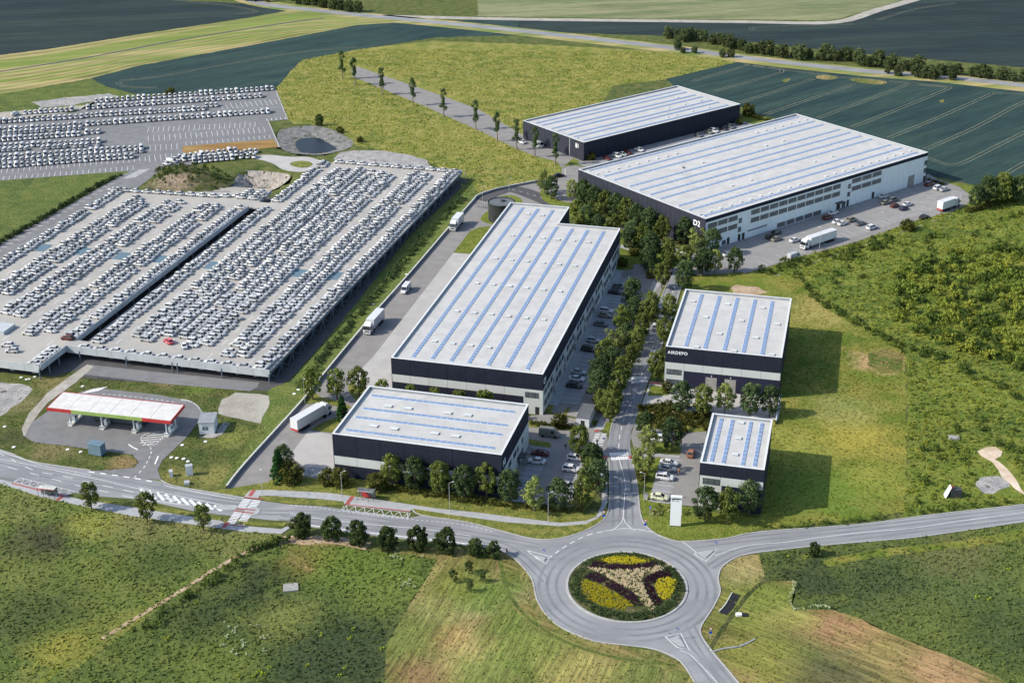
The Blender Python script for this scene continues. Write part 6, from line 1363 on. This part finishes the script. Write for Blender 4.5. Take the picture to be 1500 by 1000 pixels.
sc1 = [q for q in sc1 if _ok(q)]
veg('scrub', sc1, 'leaf_scrub', 'yellow green scrub covering the right hillside behind the mown meadow', 'scrub', 'stuff')
sc2 = along([(1115, 400), (1160, 388), (1230, 374), (1310, 350)], 1.6, 3.0, .5, 1.3, [0, 1, 2, 3]) + along([(1165, 402), (1200, 440), (1250, 470), (1300, 500), (1345, 515)], 1.5, 1.6, .5, 1.0, [0, 1, 2, 3]) + fill([(1290, 400), (1400, 370), (1560, 350), (1700, 480), (1600, 560), (1500, 545), (1420, 520), (1360, 500), (1310, 470)], .035, .9, 1.8, [0, 1, 2, 3]) + fill([(1170, 400), (1250, 370), (1420, 320), (1520, 300), (1560, 350), (1400, 370), (1290, 400), (1300, 460)], .012, .5, 1.2, [0, 1, 2, 3]) \
    + along([(1330, 515), (1400, 535), (1450, 560), (1500, 585), (1560, 600)], 1.5, 2.5, .6, 1.3, [0, 1, 2, 3]) + fill([(1335, 640), (1500, 600), (1600, 640), (1560, 730), (1330, 748)], .03, .5, 1.1, [0, 1, 2, 3])
sc2 = [q for q in sc2 if _ok(q)]
veg('scrub', sc2, 'leaf_scrubd', 'dark bushes scattered through the scrub on the right', 'scrub', 'stuff')
veg('scrub', along([(1116, 772), (1180, 770), (1260, 763), (1330, 753), (1400, 745), (1500, 735)], .9, .8, .3, .7, [0, 1, 10, 11]), 'leaf_scrubd', 'dark weeds along the upper edge of the right road', 'weeds', 'stuff')
mc_ = G(275, 264); it = []
for k_, p_, a_, s_ in fill([(216, 276), (224, 263), (238, 250), (255, 243), (285, 242), (310, 252), (332, 262), (345, 266), (320, 278)], .16, .35, .8, [0, 1, 2, 3]):
    t_ = min(1, math.hypot((p_[0] - mc_.x) / 27, (p_[1] - mc_.y) / 26))
    if p_[1] > mc_.y - 6 or rs.rand() < .35: it.append((k_, (p_[0], p_[1], 3.4 * math.cos(t_ * math.pi / 2) ** 1.3 - .2), a_, s_))
veg('scrub', it, 'leaf_scrubd', 'dark shrubs growing over the earth mound', 'shrubs', 'stuff')
veg('weeds', along([(372, 806), (330, 838), (290, 868), (250, 890), (210, 925)], 1.3, 1.0, .4, 1.0, [0, 1, 10]) + along([(420, 792), (400, 798), (372, 806)], .8, .5, .5, .9, [0, 1]), 'leaf_scrubd', 'dark weeds along the worn foot track', 'weeds', 'stuff')
veg('weeds', fill([(560, 845), (600, 848), (610, 862), (575, 868)], .35, .4, .8, [10, 11, 12]) + fill([(330, 900), (400, 925), (395, 965), (320, 960)], .3, .35, .9, [10, 11, 12]) + fill([(555, 810), (620, 815), (620, 822), (556, 818)], .4, .4, .8, [10, 11, 12]) + along([(1163, 850), (1160, 890), (1200, 888), (1215, 890)], .9, .3, .4, .8, [10, 11]), 'fl_w', 'pale flowering weeds scattered over the dark meadow', 'weeds', 'stuff')
yl = [(518, 922), (512, 935), (470, 930), (450, 975), (385, 988), (350, 990), (498, 990), (245, 935), (287, 883), (1448, 878), (1431, 876), (1155, 816), (1180, 817), (1478, 834), (505, 978), (560, 950), (380, 985), (372, 992), (395, 978), (140, 770)]
veg('weeds', [(10 + i % 3, tuple(G(x, y)), i * 1., .8) for i, (x, y) in enumerate(yl)], 'fl_yg', 'small lime yellow weed clumps dotted over the dark meadows', 'weeds', 'stuff')

# grass blades
def blades(name, polys, dens, size, hgt, leaf, label, excl=(), z=.0, world=None):
    Vs = []
    for poly_ in polys:
        P = P3(poly_); P = [Vector((max(-260, min(260, p.x)), p.y, 0)) for p in P]
        xs = [p.x for p in P]; ys = [p.y for p in P]; n = int((max(xs) - min(xs)) * (max(ys) - min(ys)) * dens)
        X = rs.uniform(min(xs), max(xs), n); Y = rs.uniform(min(ys), max(ys), n); m = inpoly(X, Y, P)
        for e in excl: m &= ~inpoly(X, Y, P3(e))
        # keep what can be seen (a margin round the frame)
        d = np.stack([X, Y, np.full_like(X, -CH)], 1); zz = d @ fw; px = 750 + CF * (d @ cr) / zz; py = 500 - CF * (d @ cu) / zz
        m &= (px > -60) & (px < 1560) & (py > -40) & (py < 1060)
        X = X[m]; Y = Y[m]; k = len(X); a = rs.uniform(0, 6.28, k); s = size * rs.uniform(.5, 1.4, k); h = hgt * rs.uniform(.4, 1.3, k); ln = rs.uniform(-.5, .5, (k, 2)) * h[:, None]
        ti = rs.uniform(.05, 1.0, k); az = rs.uniform(0, 6.28, k); N = np.stack([np.sin(ti) * np.cos(az), np.sin(ti) * np.sin(az), np.cos(ti)], 1)
        A = np.cross(N, np.stack([np.cos(a), np.sin(a), np.zeros(k)], 1)); A /= np.linalg.norm(A, axis=1)[:, None]; B_ = np.cross(N, A); c = np.stack([X, Y, z + h * .6], 1); s_ = s[:, None]
        v = np.stack([c - A * s_ * .5, c + B_ * s_ * .3, c + A * s_ * .5, c - B_ * s_ * .3], 1)
        Vs.append(v.reshape(-1, 3))
    V = np.concatenate(Vs); o = link(bpy.data.objects.new(name, npmesh(name, V, np.arange(len(V)).reshape(-1, 4), [M[leaf]]))); tagobj(o, label, 'grass', kind='stuff')
blades('meadow_grass', [MDL], 1.6, .8, .32, 'blade_m', 'tall green meadow grass at the lower left')
blades('meadow_grass', [MD2, MD3], 1.5, .8, .35, 'blade_d', 'dark green meadow grass at the bottom and lower right')
blades('dry_grass', [DRY, RT], 1.3, .55, .22, 'blade_dry', 'dry mown grass around the roundabout')
blades('mown_grass', [MOW], 1.2, .6, .22, 'blade_mown', 'mown grass on the meadow right of the warehouses')
blades('scrub_grass', [SCR], .8, .9, .5, 'leaf_scrub', 'rough grass between the bushes of the right hillside', excl=[[z8(*p) for p in ((400, 320), (540, 270), (760, 300), (760, 420), (880, 600), (1100, 900), (1000, 900), (900, 840), (620, 870), (400, 760), (480, 660), (660, 600), (600, 500))]])
YM = [(443, 88), (524, 72), (975, 76), (1082, 91), (975, 117), (900, 125), (860, 180), (823, 245), (746, 275), (697, 289), (690, 290), (640, 243), (610, 229), (560, 221), (522, 214), (503, 195), (455, 182), (421, 175), (404, 131)]
blades('meadow_grass', [YM], .5, 1.0, .45, 'blade_y', 'yellow green rough grass of the meadow in the middle distance', excl=[[(515, 112), (620, 155), (720, 200), (784, 229), (823, 250), (900, 245), (855, 232), (770, 195), (640, 130), (524, 92)]])
blades('rough_grass', [[(-200, 560), (0, 552), (60, 556), (120, 540), (240, 562), (366, 574), (395, 573), (420, 590), (332, 712), (306, 719), (252, 710), (236, 702), (205, 699), (133, 688), (90, 682), (47, 675), (22, 666), (0, 658), (-200, 599)]], 2.2, .5, .25, 'blade_g', 'rough grass around the filling station',
    excl=[[(34, 641), (40, 618), (65, 604), (95, 588), (115, 573), (155, 568), (230, 576), (283, 586), (298, 597), (299, 614), (290, 621), (270, 646), (240, 674), (233, 688), (237, 705), (205, 703), (133, 691), (178, 688), (199, 685), (204, 676), (194, 665), (172, 662), (132, 657), (98, 652), (50, 647)],
          [(126, 534), (140, 537), (112, 562), (70, 592), (48, 620), (38, 638), (31, 640), (30, 628), (40, 606), (68, 574), (98, 552)], [(322, 585), (345, 573), (380, 575), (422, 582), (428, 591), (400, 624), (365, 620), (318, 606)], [(0, 558), (32, 561), (50, 570), (35, 587), (0, 612), (-100, 622), (-100, 558)],
          [(284, 642), (292, 612), (338, 618), (326, 640)], [(120, 532), (240, 545), (400, 560), (380, 572), (240, 562), (120, 550)]])
VG = [[(393, 706), (400, 700), (436, 690), (472, 702), (600, 716), (740, 736), (850, 751), (820, 764), (700, 750), (560, 732), (480, 721), (360, 717)], [(604, 746), (660, 755), (740, 766), (820, 772), (880, 758), (880, 763), (854, 778), (797, 790), (732, 776), (617, 753)],
      [(960, 742), (1065, 755), (1112, 758), (1115, 773), (1068, 786), (996, 792), (959, 779), (946, 765), (939, 752)], [(664.5, 370), (688, 339), (717, 332), (700, 372)], [(926, 680), (955, 690), (950, 734), (942, 750), (935, 722)]]
blades('verge_grass', VG, 3.0, .4, .28, 'blade_y', 'unmown yellow green grass on the road verges')
# roundabout planting
def zR(x, y): return (780 + x / 5.264, 770 + y / 5.264)
def bed(pts, dens, keys, leaf, lb, s0, s1, nm='flower_bed'):
    it = fill([zR(*p) for p in pts], dens, s0, s1, keys); it = [(k_, (p[0], p[1], island_z(p[0], p[1]) - .05), a, s) for k_, p, a, s in it]
    veg(nm, it, leaf, lb, 'flower bed')
bed([(480, 270), (560, 245), (720, 235), (940, 265), (880, 300), (760, 318), (600, 310)], 8, [10, 11, 12], 'fl_y', 'yellow flower bed at the top of the roundabout island', .32, .5)
bed([(385, 420), (440, 440), (560, 500), (700, 580), (775, 635), (690, 662), (560, 640), (430, 580), (365, 520)], 8, [10, 11, 12], 'fl_y', 'large yellow flower bed at the lower left of the roundabout island', .32, .5)
bed([(940, 480), (975, 430), (1040, 410), (1105, 420), (1110, 470), (1060, 570), (1030, 590), (960, 550)], 8, [10, 11, 12], 'fl_y', 'yellow flower bed at the right of the roundabout island', .32, .5)
bed([(410, 325), (480, 280), (600, 312), (760, 320), (890, 300), (1000, 275), (1010, 300), (900, 350), (750, 365), (600, 365), (500, 345)], 7, [10, 11, 12], 'fl_p', 'dark purple band below the top yellow bed', .35, .55)
bed([(400, 410), (440, 375), (520, 390), (600, 450), (720, 510), (860, 610), (840, 635), (790, 635), (650, 540), (480, 450)], 7, [10, 11, 12], 'fl_p', 'dark purple band above the lower left yellow bed', .35, .55)
bed([(840, 455), (900, 400), (1060, 340), (1085, 390), (1050, 405), (970, 430), (935, 480), (950, 560), (1010, 600), (960, 640), (920, 600), (870, 520)], 7, [10, 11, 12], 'fl_p', 'dark purple band around the right yellow bed', .35, .55)
bed([(350, 325), (420, 330), (600, 365), (750, 365), (880, 350), (1050, 300), (1065, 325), (900, 395), (830, 430), (860, 520), (960, 675), (920, 685), (800, 560), (720, 500), (600, 440), (520, 385), (420, 350)], 4.2, [10, 11, 12], 'fl_c', 'three-armed star of cream cushion plants on the roundabout island', .4, .58)
it = []
for _ in range(520):
    a = rs.uniform(0, 6.28); r_ = rr * rs.uniform(.80, .95); x, y = RND.x + r_ * math.cos(a), RND.y + r_ * math.sin(a); it.append((10 + rs.randint(3), (x, y, island_z(x, y)), a, rs.uniform(.4, .75)))
veg('ground_cover', it, 'leaf_b', 'dark green ground cover around the rim of the roundabout island', 'ground cover', 'stuff')

# ------------------------------------------------------------------ street furniture and small buildings
def wallrun(name, label, pts, wd, h, m, capm=None):
    P = P3(pts); t = thing(name, label, 'wall', tuple(P[0]))
    Q = [p - P[0] for p in crom(P, 4)]
    o = rib(MB(), Q, wd, h, thick=h + .1).build('wall_body', M[m], t)
    rib(MB(), Q, wd + .12, h + .07, thick=.065).build('coping', M[capm or m], t)
wallrun('retaining_wall', 'long low pale wall between the hedge bank and the warehouse yards', [(332, 716), (360, 681), (440, 593), (470, 556), (498, 522), (548, 462), (600, 403), (660, 333), (692, 297), (700, 288.5), (722, 280.5), (746, 275), (793, 266)], .35, .9, 'parin', 'wallc')
wallrun('retaining_wall', 'low pale wall at the foot of the largest warehouse near its near corner', [(950, 352), (985, 366), (1012, 374)], .4, .8, 'wallc')
t = thing('boundary_wall', 'short pale blue wall beside the right end of the medium warehouse car park', 'wall', tuple(G(1141, 588)))
q = G(1136, 622) - G(1141, 588); rib(MB(), [Vector((0, 0, 0)), q], .25, 1.4, thick=1.5).build('wall_body', M['wallw'], t)

def lamp(px, py, label, h=8., a=0.):
    p = G(px, py); t = thing('street_lamp', label, 'street lamp', (p.x, p.y, 0), a, 'slim street lamps')
    MB().cyl((0, 0, 0), (0, 0, h), .07, .045, 8).build('pole', M['pole'], t); MB().cyl((0, 0, h - .05), (.9, 0, h + .15), .045, .04, 6).build('arm', M['pole'], t)
    MB().box(.7, 1.2, -.11, .11, h + .1, h + .19).build('lamp_head', M['cap'], t)
for px, py, lb, a in ((385, 728, 'street lamp at the left end of the upper pavement near the crossing', -1.2), (502, 733.5, 'street lamp just left of the right bus shelter', .3), (659, 750, 'street lamp below the middle of the young tree row', .3), (803, 765, 'street lamp below the right end of the young tree row', .3),
                      (1292.5, 344, 'street lamp on the edge of the far car park road', 2.2), (1200, 366, 'street lamp beside the cab of the long articulated lorry', 2.2), (746, 291, 'street lamp on the grass behind the water tank', 0), (707, 303.5, 'street lamp beside the fenced gate left of the water tank', 0),
                      (943, 735, 'street lamp on the lawn right of the road', 3.0), (447, 592, 'street lamp by the yard wall below the left tree', -1)): lamp(px, py, lb, 8, a)

def shelter(p, rz, label, Ls, redp, h=2.5, w_=1.6):
    t = thing('bus_shelter', label, 'bus shelter', tuple(p), rz)
    MB().box(-Ls / 2, Ls / 2, -w_ / 2, w_ / 2, h, h + .12).build('roof', M['blind'] if redp else M['wallc'], t)
    n = 3
    for i in range(n + 1):
        x = -Ls / 2 + .06 + (Ls - .12) * i / n
        for y in (-w_ / 2 + .06, w_ / 2 - .06): MB().box(x - .04, x + .04, y - .04, y + .04, 0, h).build('post', M['frame'], t)
    MB().box(-Ls / 2 + .12, Ls / 2 - .12, w_ / 2 - .07, w_ / 2 - .05, .3, h - .1).build('glass_panel', M['blind'], t)
    MB().box(-Ls / 4, Ls / 4, w_ / 2 - .55, w_ / 2 - .15, .42, .48).build('bench', M['red'] if redp else M['frame'], t)
    if redp: MB().box(-Ls * .36, Ls * .08, w_ / 2 - .12, w_ / 2 - .08, .55, 1.6).build('poster', M['red'], t)
    MB().box(-Ls / 2, Ls / 2, -w_ / 2 - .02, -w_ / 2 + .03, h - .02, h + .14).build('fascia', M['red'] if not redp else M['pole'], t)
p = G(71, 728); shelter(p + Vector((0, 0, .14)), R(-12), 'glass bus shelter with pale roof on the left lower pavement', 4.4, False)
p = G(537, 731.5); shelter(p + Vector((0, 0, .14)), R(-14), 'glass bus shelter with red poster on the upper pavement', 4.2, True)

# sign pylon
p = G(989, 770.5); t = thing('sign_pylon', 'tall white sign pylon with black lettering on the corner lawn', 'sign', (p.x, p.y, 0), R(-6))
MB().box(-1.25, 1.25, -.3, .3, .35, 8.2).build('panel', M['letters'], t); MB().box(-1.2, 1.2, -.25, .25, 0, .35).build('base', M['frame'], t)
for txt, s, x, z, m in (('AIRDEPO', .52, -1.12, 7.42, 'blackl'), ('AIRDEPO', .20, -.28, 6.98, 'pole')):
    o = textobj('lettering', txt, s, M[m], .03 if s > .3 else .01, 1.02); o.parent = t; o.matrix_local = Matrix(((1, 0, 0, x), (0, 0, -1, -.31), (0, 1, 0, z), (0, 0, 0, 1)))
lg = MB().bar((-.95, -.33, 7.25), (-.55, -.33, 6.95), .04, .12); lg.bar((-.9, -.33, 6.98), (-.72, -.33, 7.1), .04, .1).build('logo', M['blackl'], t)
p = G(946, 731); t = thing('cabinet', 'grey utility cabinet on the lawn beside the cream car', 'cabinet', (p.x, p.y, 0), R(-14))
MB().box(-.5, .5, -.3, .3, 0, 1.5).build('body', M['pole'], t); MB().box(-.54, .54, -.34, .34, 1.5, 1.56).build('lid', M['core'], t)

# shed beside the belt
a, b_, c = G(832, 613), G(861, 626.5), G(853, 600)
p = G(846, 628); t = thing('shed', 'small white shed with a dark flat roof at the end of the car park strip', 'shed', tuple(G(844, 625)), R(-14.8))
MB().box(0, 3.4, 0, 8.0, 0, 2.7).build('wall', M['wallw'], t); MB().box(.25, 3.15, .25, 7.75, 2.7, 2.84).build('roof', M['tanktop'], t)
MB().ring([(-.05, -.05), (3.45, -.05), (3.45, 8.05), (-.05, 8.05)], [(.14, .14), (3.26, .14), (3.26, 7.86), (.14, 7.86)], 2.66, 2.92).build('parapet', M['core'], t)
MB().box(1.2, 2.2, -.04, .02, .02, 2.1).build('door', M['doord'], t)

# fence gate left of the tank
t = thing('gate', 'thin grey steel gate on the yard road left of the water tank', 'gate', tuple(G(697, 303)))
q = G(714, 306) - G(697, 303); mb = MB()
for i in range(7): z = q * (i / 6); mb.cyl((z.x, z.y, 0), (z.x, z.y, 1.7), .04, n=5)
mb.build('post', M['frame'], t); MB().bar((0, 0, 1.7), (q.x, q.y, 1.7), .06, .06).build('top_rail', M['frame'], t); MB().bar((0, 0, .2), (q.x, q.y, .2), .06, .06).build('bottom_rail', M['frame'], t)
for px, py, lb in ((828, 258, 'white bollard post by the black car at the road bend'),):
    p = G(px, py); t = thing('sign_post', lb, 'post', (p.x, p.y, 0)); MB().cyl((0, 0, 0), (0, 0, 2.6), .12, n=8).build('pole', M['letters'], t); MB().box(-.3, .3, -.05, .05, 1.9, 2.9).build('plate', M['letters'], t)

# petrol station
FL, FR_, BR_, BL_ = G(68, 597, 5.6), G(250, 617, 5.6), G(271.6, 591.6, 5.6), G(92, 573.6, 5.6)
ax = (FR_ - FL); LA = ax.length; ax.normalize(); wd = ((BL_ - FL).length + (BR_ - FR_).length) / 2; ang = math.atan2(ax.y, ax.x)
t = thing('station_canopy', 'long white filling station canopy with red and lime green fascia at the left', 'canopy', (FL.x, FL.y, 0), ang)
sk = (BL_ - FL); ska = sk.dot(ax); wd = abs(sk.dot(Vector((-ax.y, ax.x, 0))))
def para(x0, x1, y0, y1): f = ska / wd; return [(x0 + f * y0, y0), (x1 + f * y0, y0), (x1 + f * y1, y1), (x0 + f * y1, y1)]
MB().prism(para(.15, LA - .15, .15, wd - .15), 4.85, 5.5).build('canopy_slab', M['wallc'], t)
mb = MB(); n = 6
for i in range(n): mb.prism(para(.16 + (LA - .32) * i / n + .05, .16 + (LA - .32) * (i + 1) / n - .05, .2, wd - .2), 5.5, 5.62)
mb.build('roof_panels', M['canopy'], t)
for nm, x0, x1, m in (('fascia', 0, LA * .20, 'red'), ('fascia', LA * .20, LA * .77, 'green'), ('fascia', LA * .77, LA, 'red')): MB().prism([(x0, -.05), (x1, -.05), (x1 + .02, .14), (x0 + .02, .14)], 4.75, 5.68).build(nm, M[m], t)
f = ska / wd
MB().prism([(LA, 0), (LA + f * wd, wd), (LA + f * wd - .15, wd), (LA - .15, .15)], 4.75, 5.68).build('fascia', M['red'], t); MB().prism([(0, 0), (.15, .15), (f * wd + .15, wd), (f * wd, wd)], 4.75, 5.68).build('fascia', M['red'], t)
MB().prism([(f * wd, wd - .14), (LA + f * wd, wd - .14), (LA + f * wd, wd + .02), (f * wd, wd + .02)], 4.75, 5.68).build('fascia', M['red'], t)
sx = [LA * (.12 + .26 * i) + 1.2 for i in range(4)]
for x in sx:
    for y in (1.6, wd - 2.0): MB().cyl((x + f * y, y, 0), (x + f * y, y, 4.86), .22, n=10).build('column', M['wallw'], t)
for i, x in enumerate(sx):
    q = Matrix.Rotation(ang, 4, 'Z') @ Vector((x + f * 1.6, 1.6 + 2.4, 0)) + Vector((FL.x, FL.y, 0))
    r_ = thing('fuel_pump', '%s fuel pump island from the left under the station canopy' % nth(i + 1), 'fuel pump', (q.x, q.y, .1), ang, 'fuel pumps under the canopy')
    MB().box(-.6, .6, -3.0, 3.0, 0, .2).build('island', M['wallc'], r_); MB().box(-.35, .35, -.8, .8, .2, 1.9).build('cabinet', M['letters'], r_); MB().box(-.37, .37, -.6, .6, 1.2, 1.7).build('display', M['frame'], r_)
    mb = MB(); mb.cyl((-.5, -2.8, .2), (-.5, -2.8, 1.1), .07); mb.cyl((.5, -2.8, .2), (.5, -2.8, 1.1), .07); mb.cyl((-.5, -2.8, 1.1), (.5, -2.8, 1.1), .07).build('guard_rail', M['letters'], r_)
q = Matrix.Rotation(ang, 4, 'Z') @ Vector((LA * .5, wd * .72, 0)) + Vector((FL.x, FL.y, 0))
t = thing('station_kiosk', 'dark glazed kiosk in the shade under the station canopy', 'kiosk', (q.x, q.y, .08), ang)
MB().box(-7, 7, -1.6, 1.6, 0, 3.0).build('wall', M['frame'], t); MB().box(-6.6, 6.6, -1.66, -1.6, .6, 2.4).build('window', M['glass'], t)
# white kiosk house and boxes on the grass
p = G(292.5, 636); t = thing('utility_house', 'small white utility house with grey roof right of the station forecourt', 'small building', (p.x, p.y, 0), R(2))
MB().box(0, 3.9, 0, 5.4, 0, 3.3).build('wall', M['wallw'], t); MB().box(-.2, 4.1, -.2, 5.6, 3.3, 3.5).build('roof', M['parin'], t); MB().box(.9, 1.5, -.04, .02, 1.2, 2.2).build('window', M['glass'], t); MB().box(1.7, 2.3, -.04, .02, 1.2, 2.2).build('window', M['glass'], t)
sheet('concrete_pad', [(314, 633), (328, 619), (337, 620), (326, 636), (312, 642), (290, 641)], M['gravel'], Z5)
p = G(143, 665); t = thing('container', 'blue grey recycling container on the grass in front of the forecourt', 'container', (p.x, p.y, 0), R(-20))
MB().box(-1.9, 1.9, -1.1, 1.1, .3, 3.2).build('body', M['bluebox'], t); MB().box(-2.0, 2.0, -1.2, 1.2, 3.2, 3.35).build('lid', M['bluebox'], t)
for x in (-1.6, 1.6):
    for y in (-.9, .9): MB().box(x - .1, x + .1, y - .1, y + .1, 0, .3).build('foot', M['frame'], t)
for px, py, lb, w_, h_ in ((278, 695, 'white upright cabinet on the grass right of the station exit', 1.7, 2.7), (251, 697, 'small grey cabinet on the grass at the station exit', .8, 1.5), (274, 709, 'low white box lying on the grass near the main road', 1.2, .7)):
    p = G(px, py); t = thing('cabinet', lb, 'cabinet', (p.x, p.y, 0), R(15)); MB().box(-w_ / 2, w_ / 2, -.6, .6, 0, h_).build('body', M['wallw'], t); MB().box(-w_ / 2 - .05, w_ / 2 + .05, -.65, .65, h_, h_ + .08).build('lid', M['pole'], t)
i = 0
for px, py in ((99, 658.5), (118, 662), (251, 670), (259, 671), (269, 672), (267, 652), (301, 647), (275.5, 676), (31, 553), (39, 556), (51, 552), (42, 555.5), (7, 625), (431, 577), (437, 571), (595, 402), (121, 566), (20, 655), (546, 446), (487, 509)):
    i += 1; p = G(px, py); q = thing('manhole_cover', '%s pale round shaft cover in the grass, counted from the forecourt outwards' % nth(i), 'manhole', (p.x, p.y, .02), 0, 'pale shaft covers in the grass')
    MB().cyl((0, 0, 0), (0, 0, .12), .5, n=12).build('ring', M['wallc'], q); MB().cyl((0, 0, .12), (0, 0, .16), .4, n=12).build('lid', M['letters'], q)
p = G(426, 861); t = thing('concrete_slab', 'square pale concrete slab lying in the dark meadow', 'slab', (p.x, p.y, 0), R(10)); MB().box(-1.6, 1.6, -1.4, 1.4, 0, .35).build('block', M['core2'], t)
p = G(1397, 642.5); t = thing('concrete_slab', 'small pale slab lying in the scrub on the right', 'slab', (p.x, p.y, 0), R(-5)); MB().box(-1.3, 1.3, -.9, .9, 0, .6).build('block', M['core2'], t)
p = G(1392, 727); t = thing('debris_heap', 'white sheet leaning on a dark box with a red tip beside the right road', 'debris', (p.x, p.y, 0), 0)
MB().box(-.2, 2.4, -.8, .8, 0, 2.2).build('box', M['frame'], t); MB().quad((-1.4, -1, 0), (-.22, -.8, 3.0), (-.22, .8, 3.0), (-1.4, 1, 0)).build('sheet', M['wallw'], t); MB().box(-.2, .3, -.2, .2, 2.2, 3.0).build('tip', M['red'], t)
# black channel and culvert near the roundabout
t = thing('drain_channel', 'curved black open drain on the dry verge right of the roundabout', 'drain', tuple(G(1072, 885)))
Q = [p - G(1072, 885) for p in crom(P3([(1059, 899), (1068, 889), (1074, 879), (1079, 870)]), 4)]; rib(MB(), Q, 1.7, .10, thick=.05).build('basin', M['blackl'], t); rib(MB(), Q, .2, .3, thick=.3, off=1.0).build('edge', M['wallc'], t)
t = thing('culvert', 'small white culvert head beside the ditch right of the roundabout', 'culvert', tuple(G(1082, 901))); MB().box(-.6, .6, -.4, .4, 0, .5).build('head', M['letters'], t); MB().box(.62, 1.9, -.5, .5, 0, .3).build('mouth', M['blackl'], t)
strip('low_kerb', [(1043, 955), (1060, 950), (1085, 946), (1106, 936)], .35, M['parin'], .2, thick=.2)

# traffic signs
M['signblue'] = mat('sign_blue', (.01, .07, .45), .5)
def sign(px, py, label, top='blue', h=2.6, rz=0.):
    p = G(px, py); t = thing('traffic_sign', label, 'traffic sign', (p.x, p.y, .1), rz, 'traffic signs around the roundabout')
    MB().cyl((0, 0, 0), (0, 0, h), .05, n=6).build('pole', M['pole'], t)
    if top == 'blue':
        MB().cyl((0, -.06, h), (0, -.1, h), .32, n=20).build('plate', M['signblue'], t); MB().bar((.2, -.12, h + .2), (-.18, -.12, h - .18), .03, .1).build('arrow', M['letters'], t)
    elif top == 'yield':
        mb = MB(); mb.v = [(0, -.1, h - .45), (.5, -.1, h + .4), (-.5, -.1, h + .4)]; mb.f = [(0, 1, 2)]; mb.build('plate', M['red'], t)
        mb = MB(); mb.v = [(0, -.12, h - .22), (.3, -.12, h + .29), (-.3, -.12, h + .29)]; mb.f = [(0, 1, 2)]; mb.build('centre', M['letters'], t); MB().cyl((0, -.06, h - .9), (0, -.1, h - .9), .35, n=18).build('lower_plate', M['signblue'], t)
sign(992, 936, 'round blue arrow sign on the bottom splitter island'); sign(797, 820, 'round blue arrow sign on the left splitter island'); sign(1048, 809, 'round blue arrow sign on the right splitter island')
sign(1040, 936, 'yield sign above a blue disc on the right verge of the bottom road', 'yield'); sign(945, 777, 'yield sign on the lawn corner right of the top road', 'yield'); sign(952, 757, 'blue sign beside the flower shrubs left of the pylon')
sign(884, 764, 'yield sign on the verge tip left of the top road', 'yield'); sign(884, 654, 'dark sign beside the pedestrian crossing of the yard entrance', 'blue', 2.4)

# ------------------------------------------------------------------ people
def skin(name, J, E_, rad, m, parent):
    me = bpy.data.meshes.new(name); me.from_pydata(J, E_, []); me.materials.append(m); o = link(bpy.data.objects.new(name, me)); o.parent = parent
    md = o.modifiers.new('skin', 'SKIN'); md.use_smooth_shade = True
    for v, r_ in zip(me.skin_vertices[0].data, rad): v.radius = (r_, r_)
    me.skin_vertices[0].data[0].use_root = True
    o.modifiers.new('sub', 'SUBSURF').levels = 1
    return o
def person(px, py, rz, label, top, leg, stride=.28):
    p = G(px, py); t = thing('person', label, 'person', (p.x, p.y, .12), rz); s = stride
    # x forward, y left
    J = [(0, 0, .95), (0, 0, 1.2), (0, 0, 1.42), (.01, 0, 1.52), (.03, 0, 1.64), (.02, 0, 1.74),
         (0, .2, 1.4), (-.08 - s * .3, .25, 1.12), (.02 - s * .2, .25, .88), (.03 - s * .2, .25, .78), (0, -.2, 1.4), (-.02 + s * .3, -.25, 1.12), (.12 + s * .6, -.24, .92), (.15 + s * .7, -.24, .84),
         (0, .1, .9), (s * .5 + .04, .1, .5), (s * .8, .1, .08), (s * .8 + .18, .1, .04), (0, -.1, .9), (-s * .2 + .03, -.1, .5), (-s * .9, -.1, .1), (-s * .9 + .17, -.1, .05)]
    E_ = [(0, 1), (1, 2), (2, 3), (3, 4), (4, 5), (2, 6), (6, 7), (7, 8), (8, 9), (2, 10), (10, 11), (11, 12), (12, 13), (0, 14), (14, 15), (15, 16), (16, 17), (0, 18), (18, 19), (19, 20), (20, 21)]
    rad = [.13, .12, .12, .055, .10, .075, .06, .045, .032, .035, .06, .045, .032, .035, .09, .06, .045, .035, .09, .06, .045, .035]
    skin('body', J, E_, rad, M['skin'], t)
    skin('jacket', [J[i] for i in (0, 1, 2, 6, 7, 8, 10, 11, 12)], [(0, 1), (1, 2), (2, 3), (3, 4), (4, 5), (2, 6), (6, 7), (7, 8)], [.16, .15, .15, .085, .07, .055, .085, .07, .055], M[top], t)
    skin('trousers', [J[i] for i in (0, 14, 15, 16, 18, 19, 20)], [(0, 1), (1, 2), (2, 3), (0, 4), (4, 5), (5, 6)], [.15, .11, .085, .07, .11, .085, .07], M[leg], t)
    skin('hair', [(-.02, 0, 1.68), (0, 0, 1.76)], [(0, 1)], [.10, .085], M['hair'], t)
person(828.6, 658, 1.2, 'person in dark clothes walking across the front car park', 'darkcloth', 'darkcloth'); person(770, 670, 2.4, 'person in dark clothes standing at the front warehouse door', 'darkcloth', 'darkcloth', .08)
person(885, 617, 1.5, 'person in dark jacket and jeans on the path beside the shed', 'darkcloth', 'jeans'); person(879, 730, -1.7, 'person in black walking along the pavement near the roundabout road', 'darkcloth', 'darkcloth')
person(993.6, 695, .4, 'person in orange vest standing right of the cars at the small warehouse', 'orange', 'cream', .06); person(742.5, 812, .2, 'person in dark clothes at the roadside right of the rounded trees', 'darkcloth', 'jeans')
person(851, 677, -.6, 'person in orange shirt beside the white hatchback in the front car park', 'orange', 'jeans', .1); person(874.5, 651, 1.4, 'person in grey crossing the zebra at the yard entrance', 'grey', 'jeans')
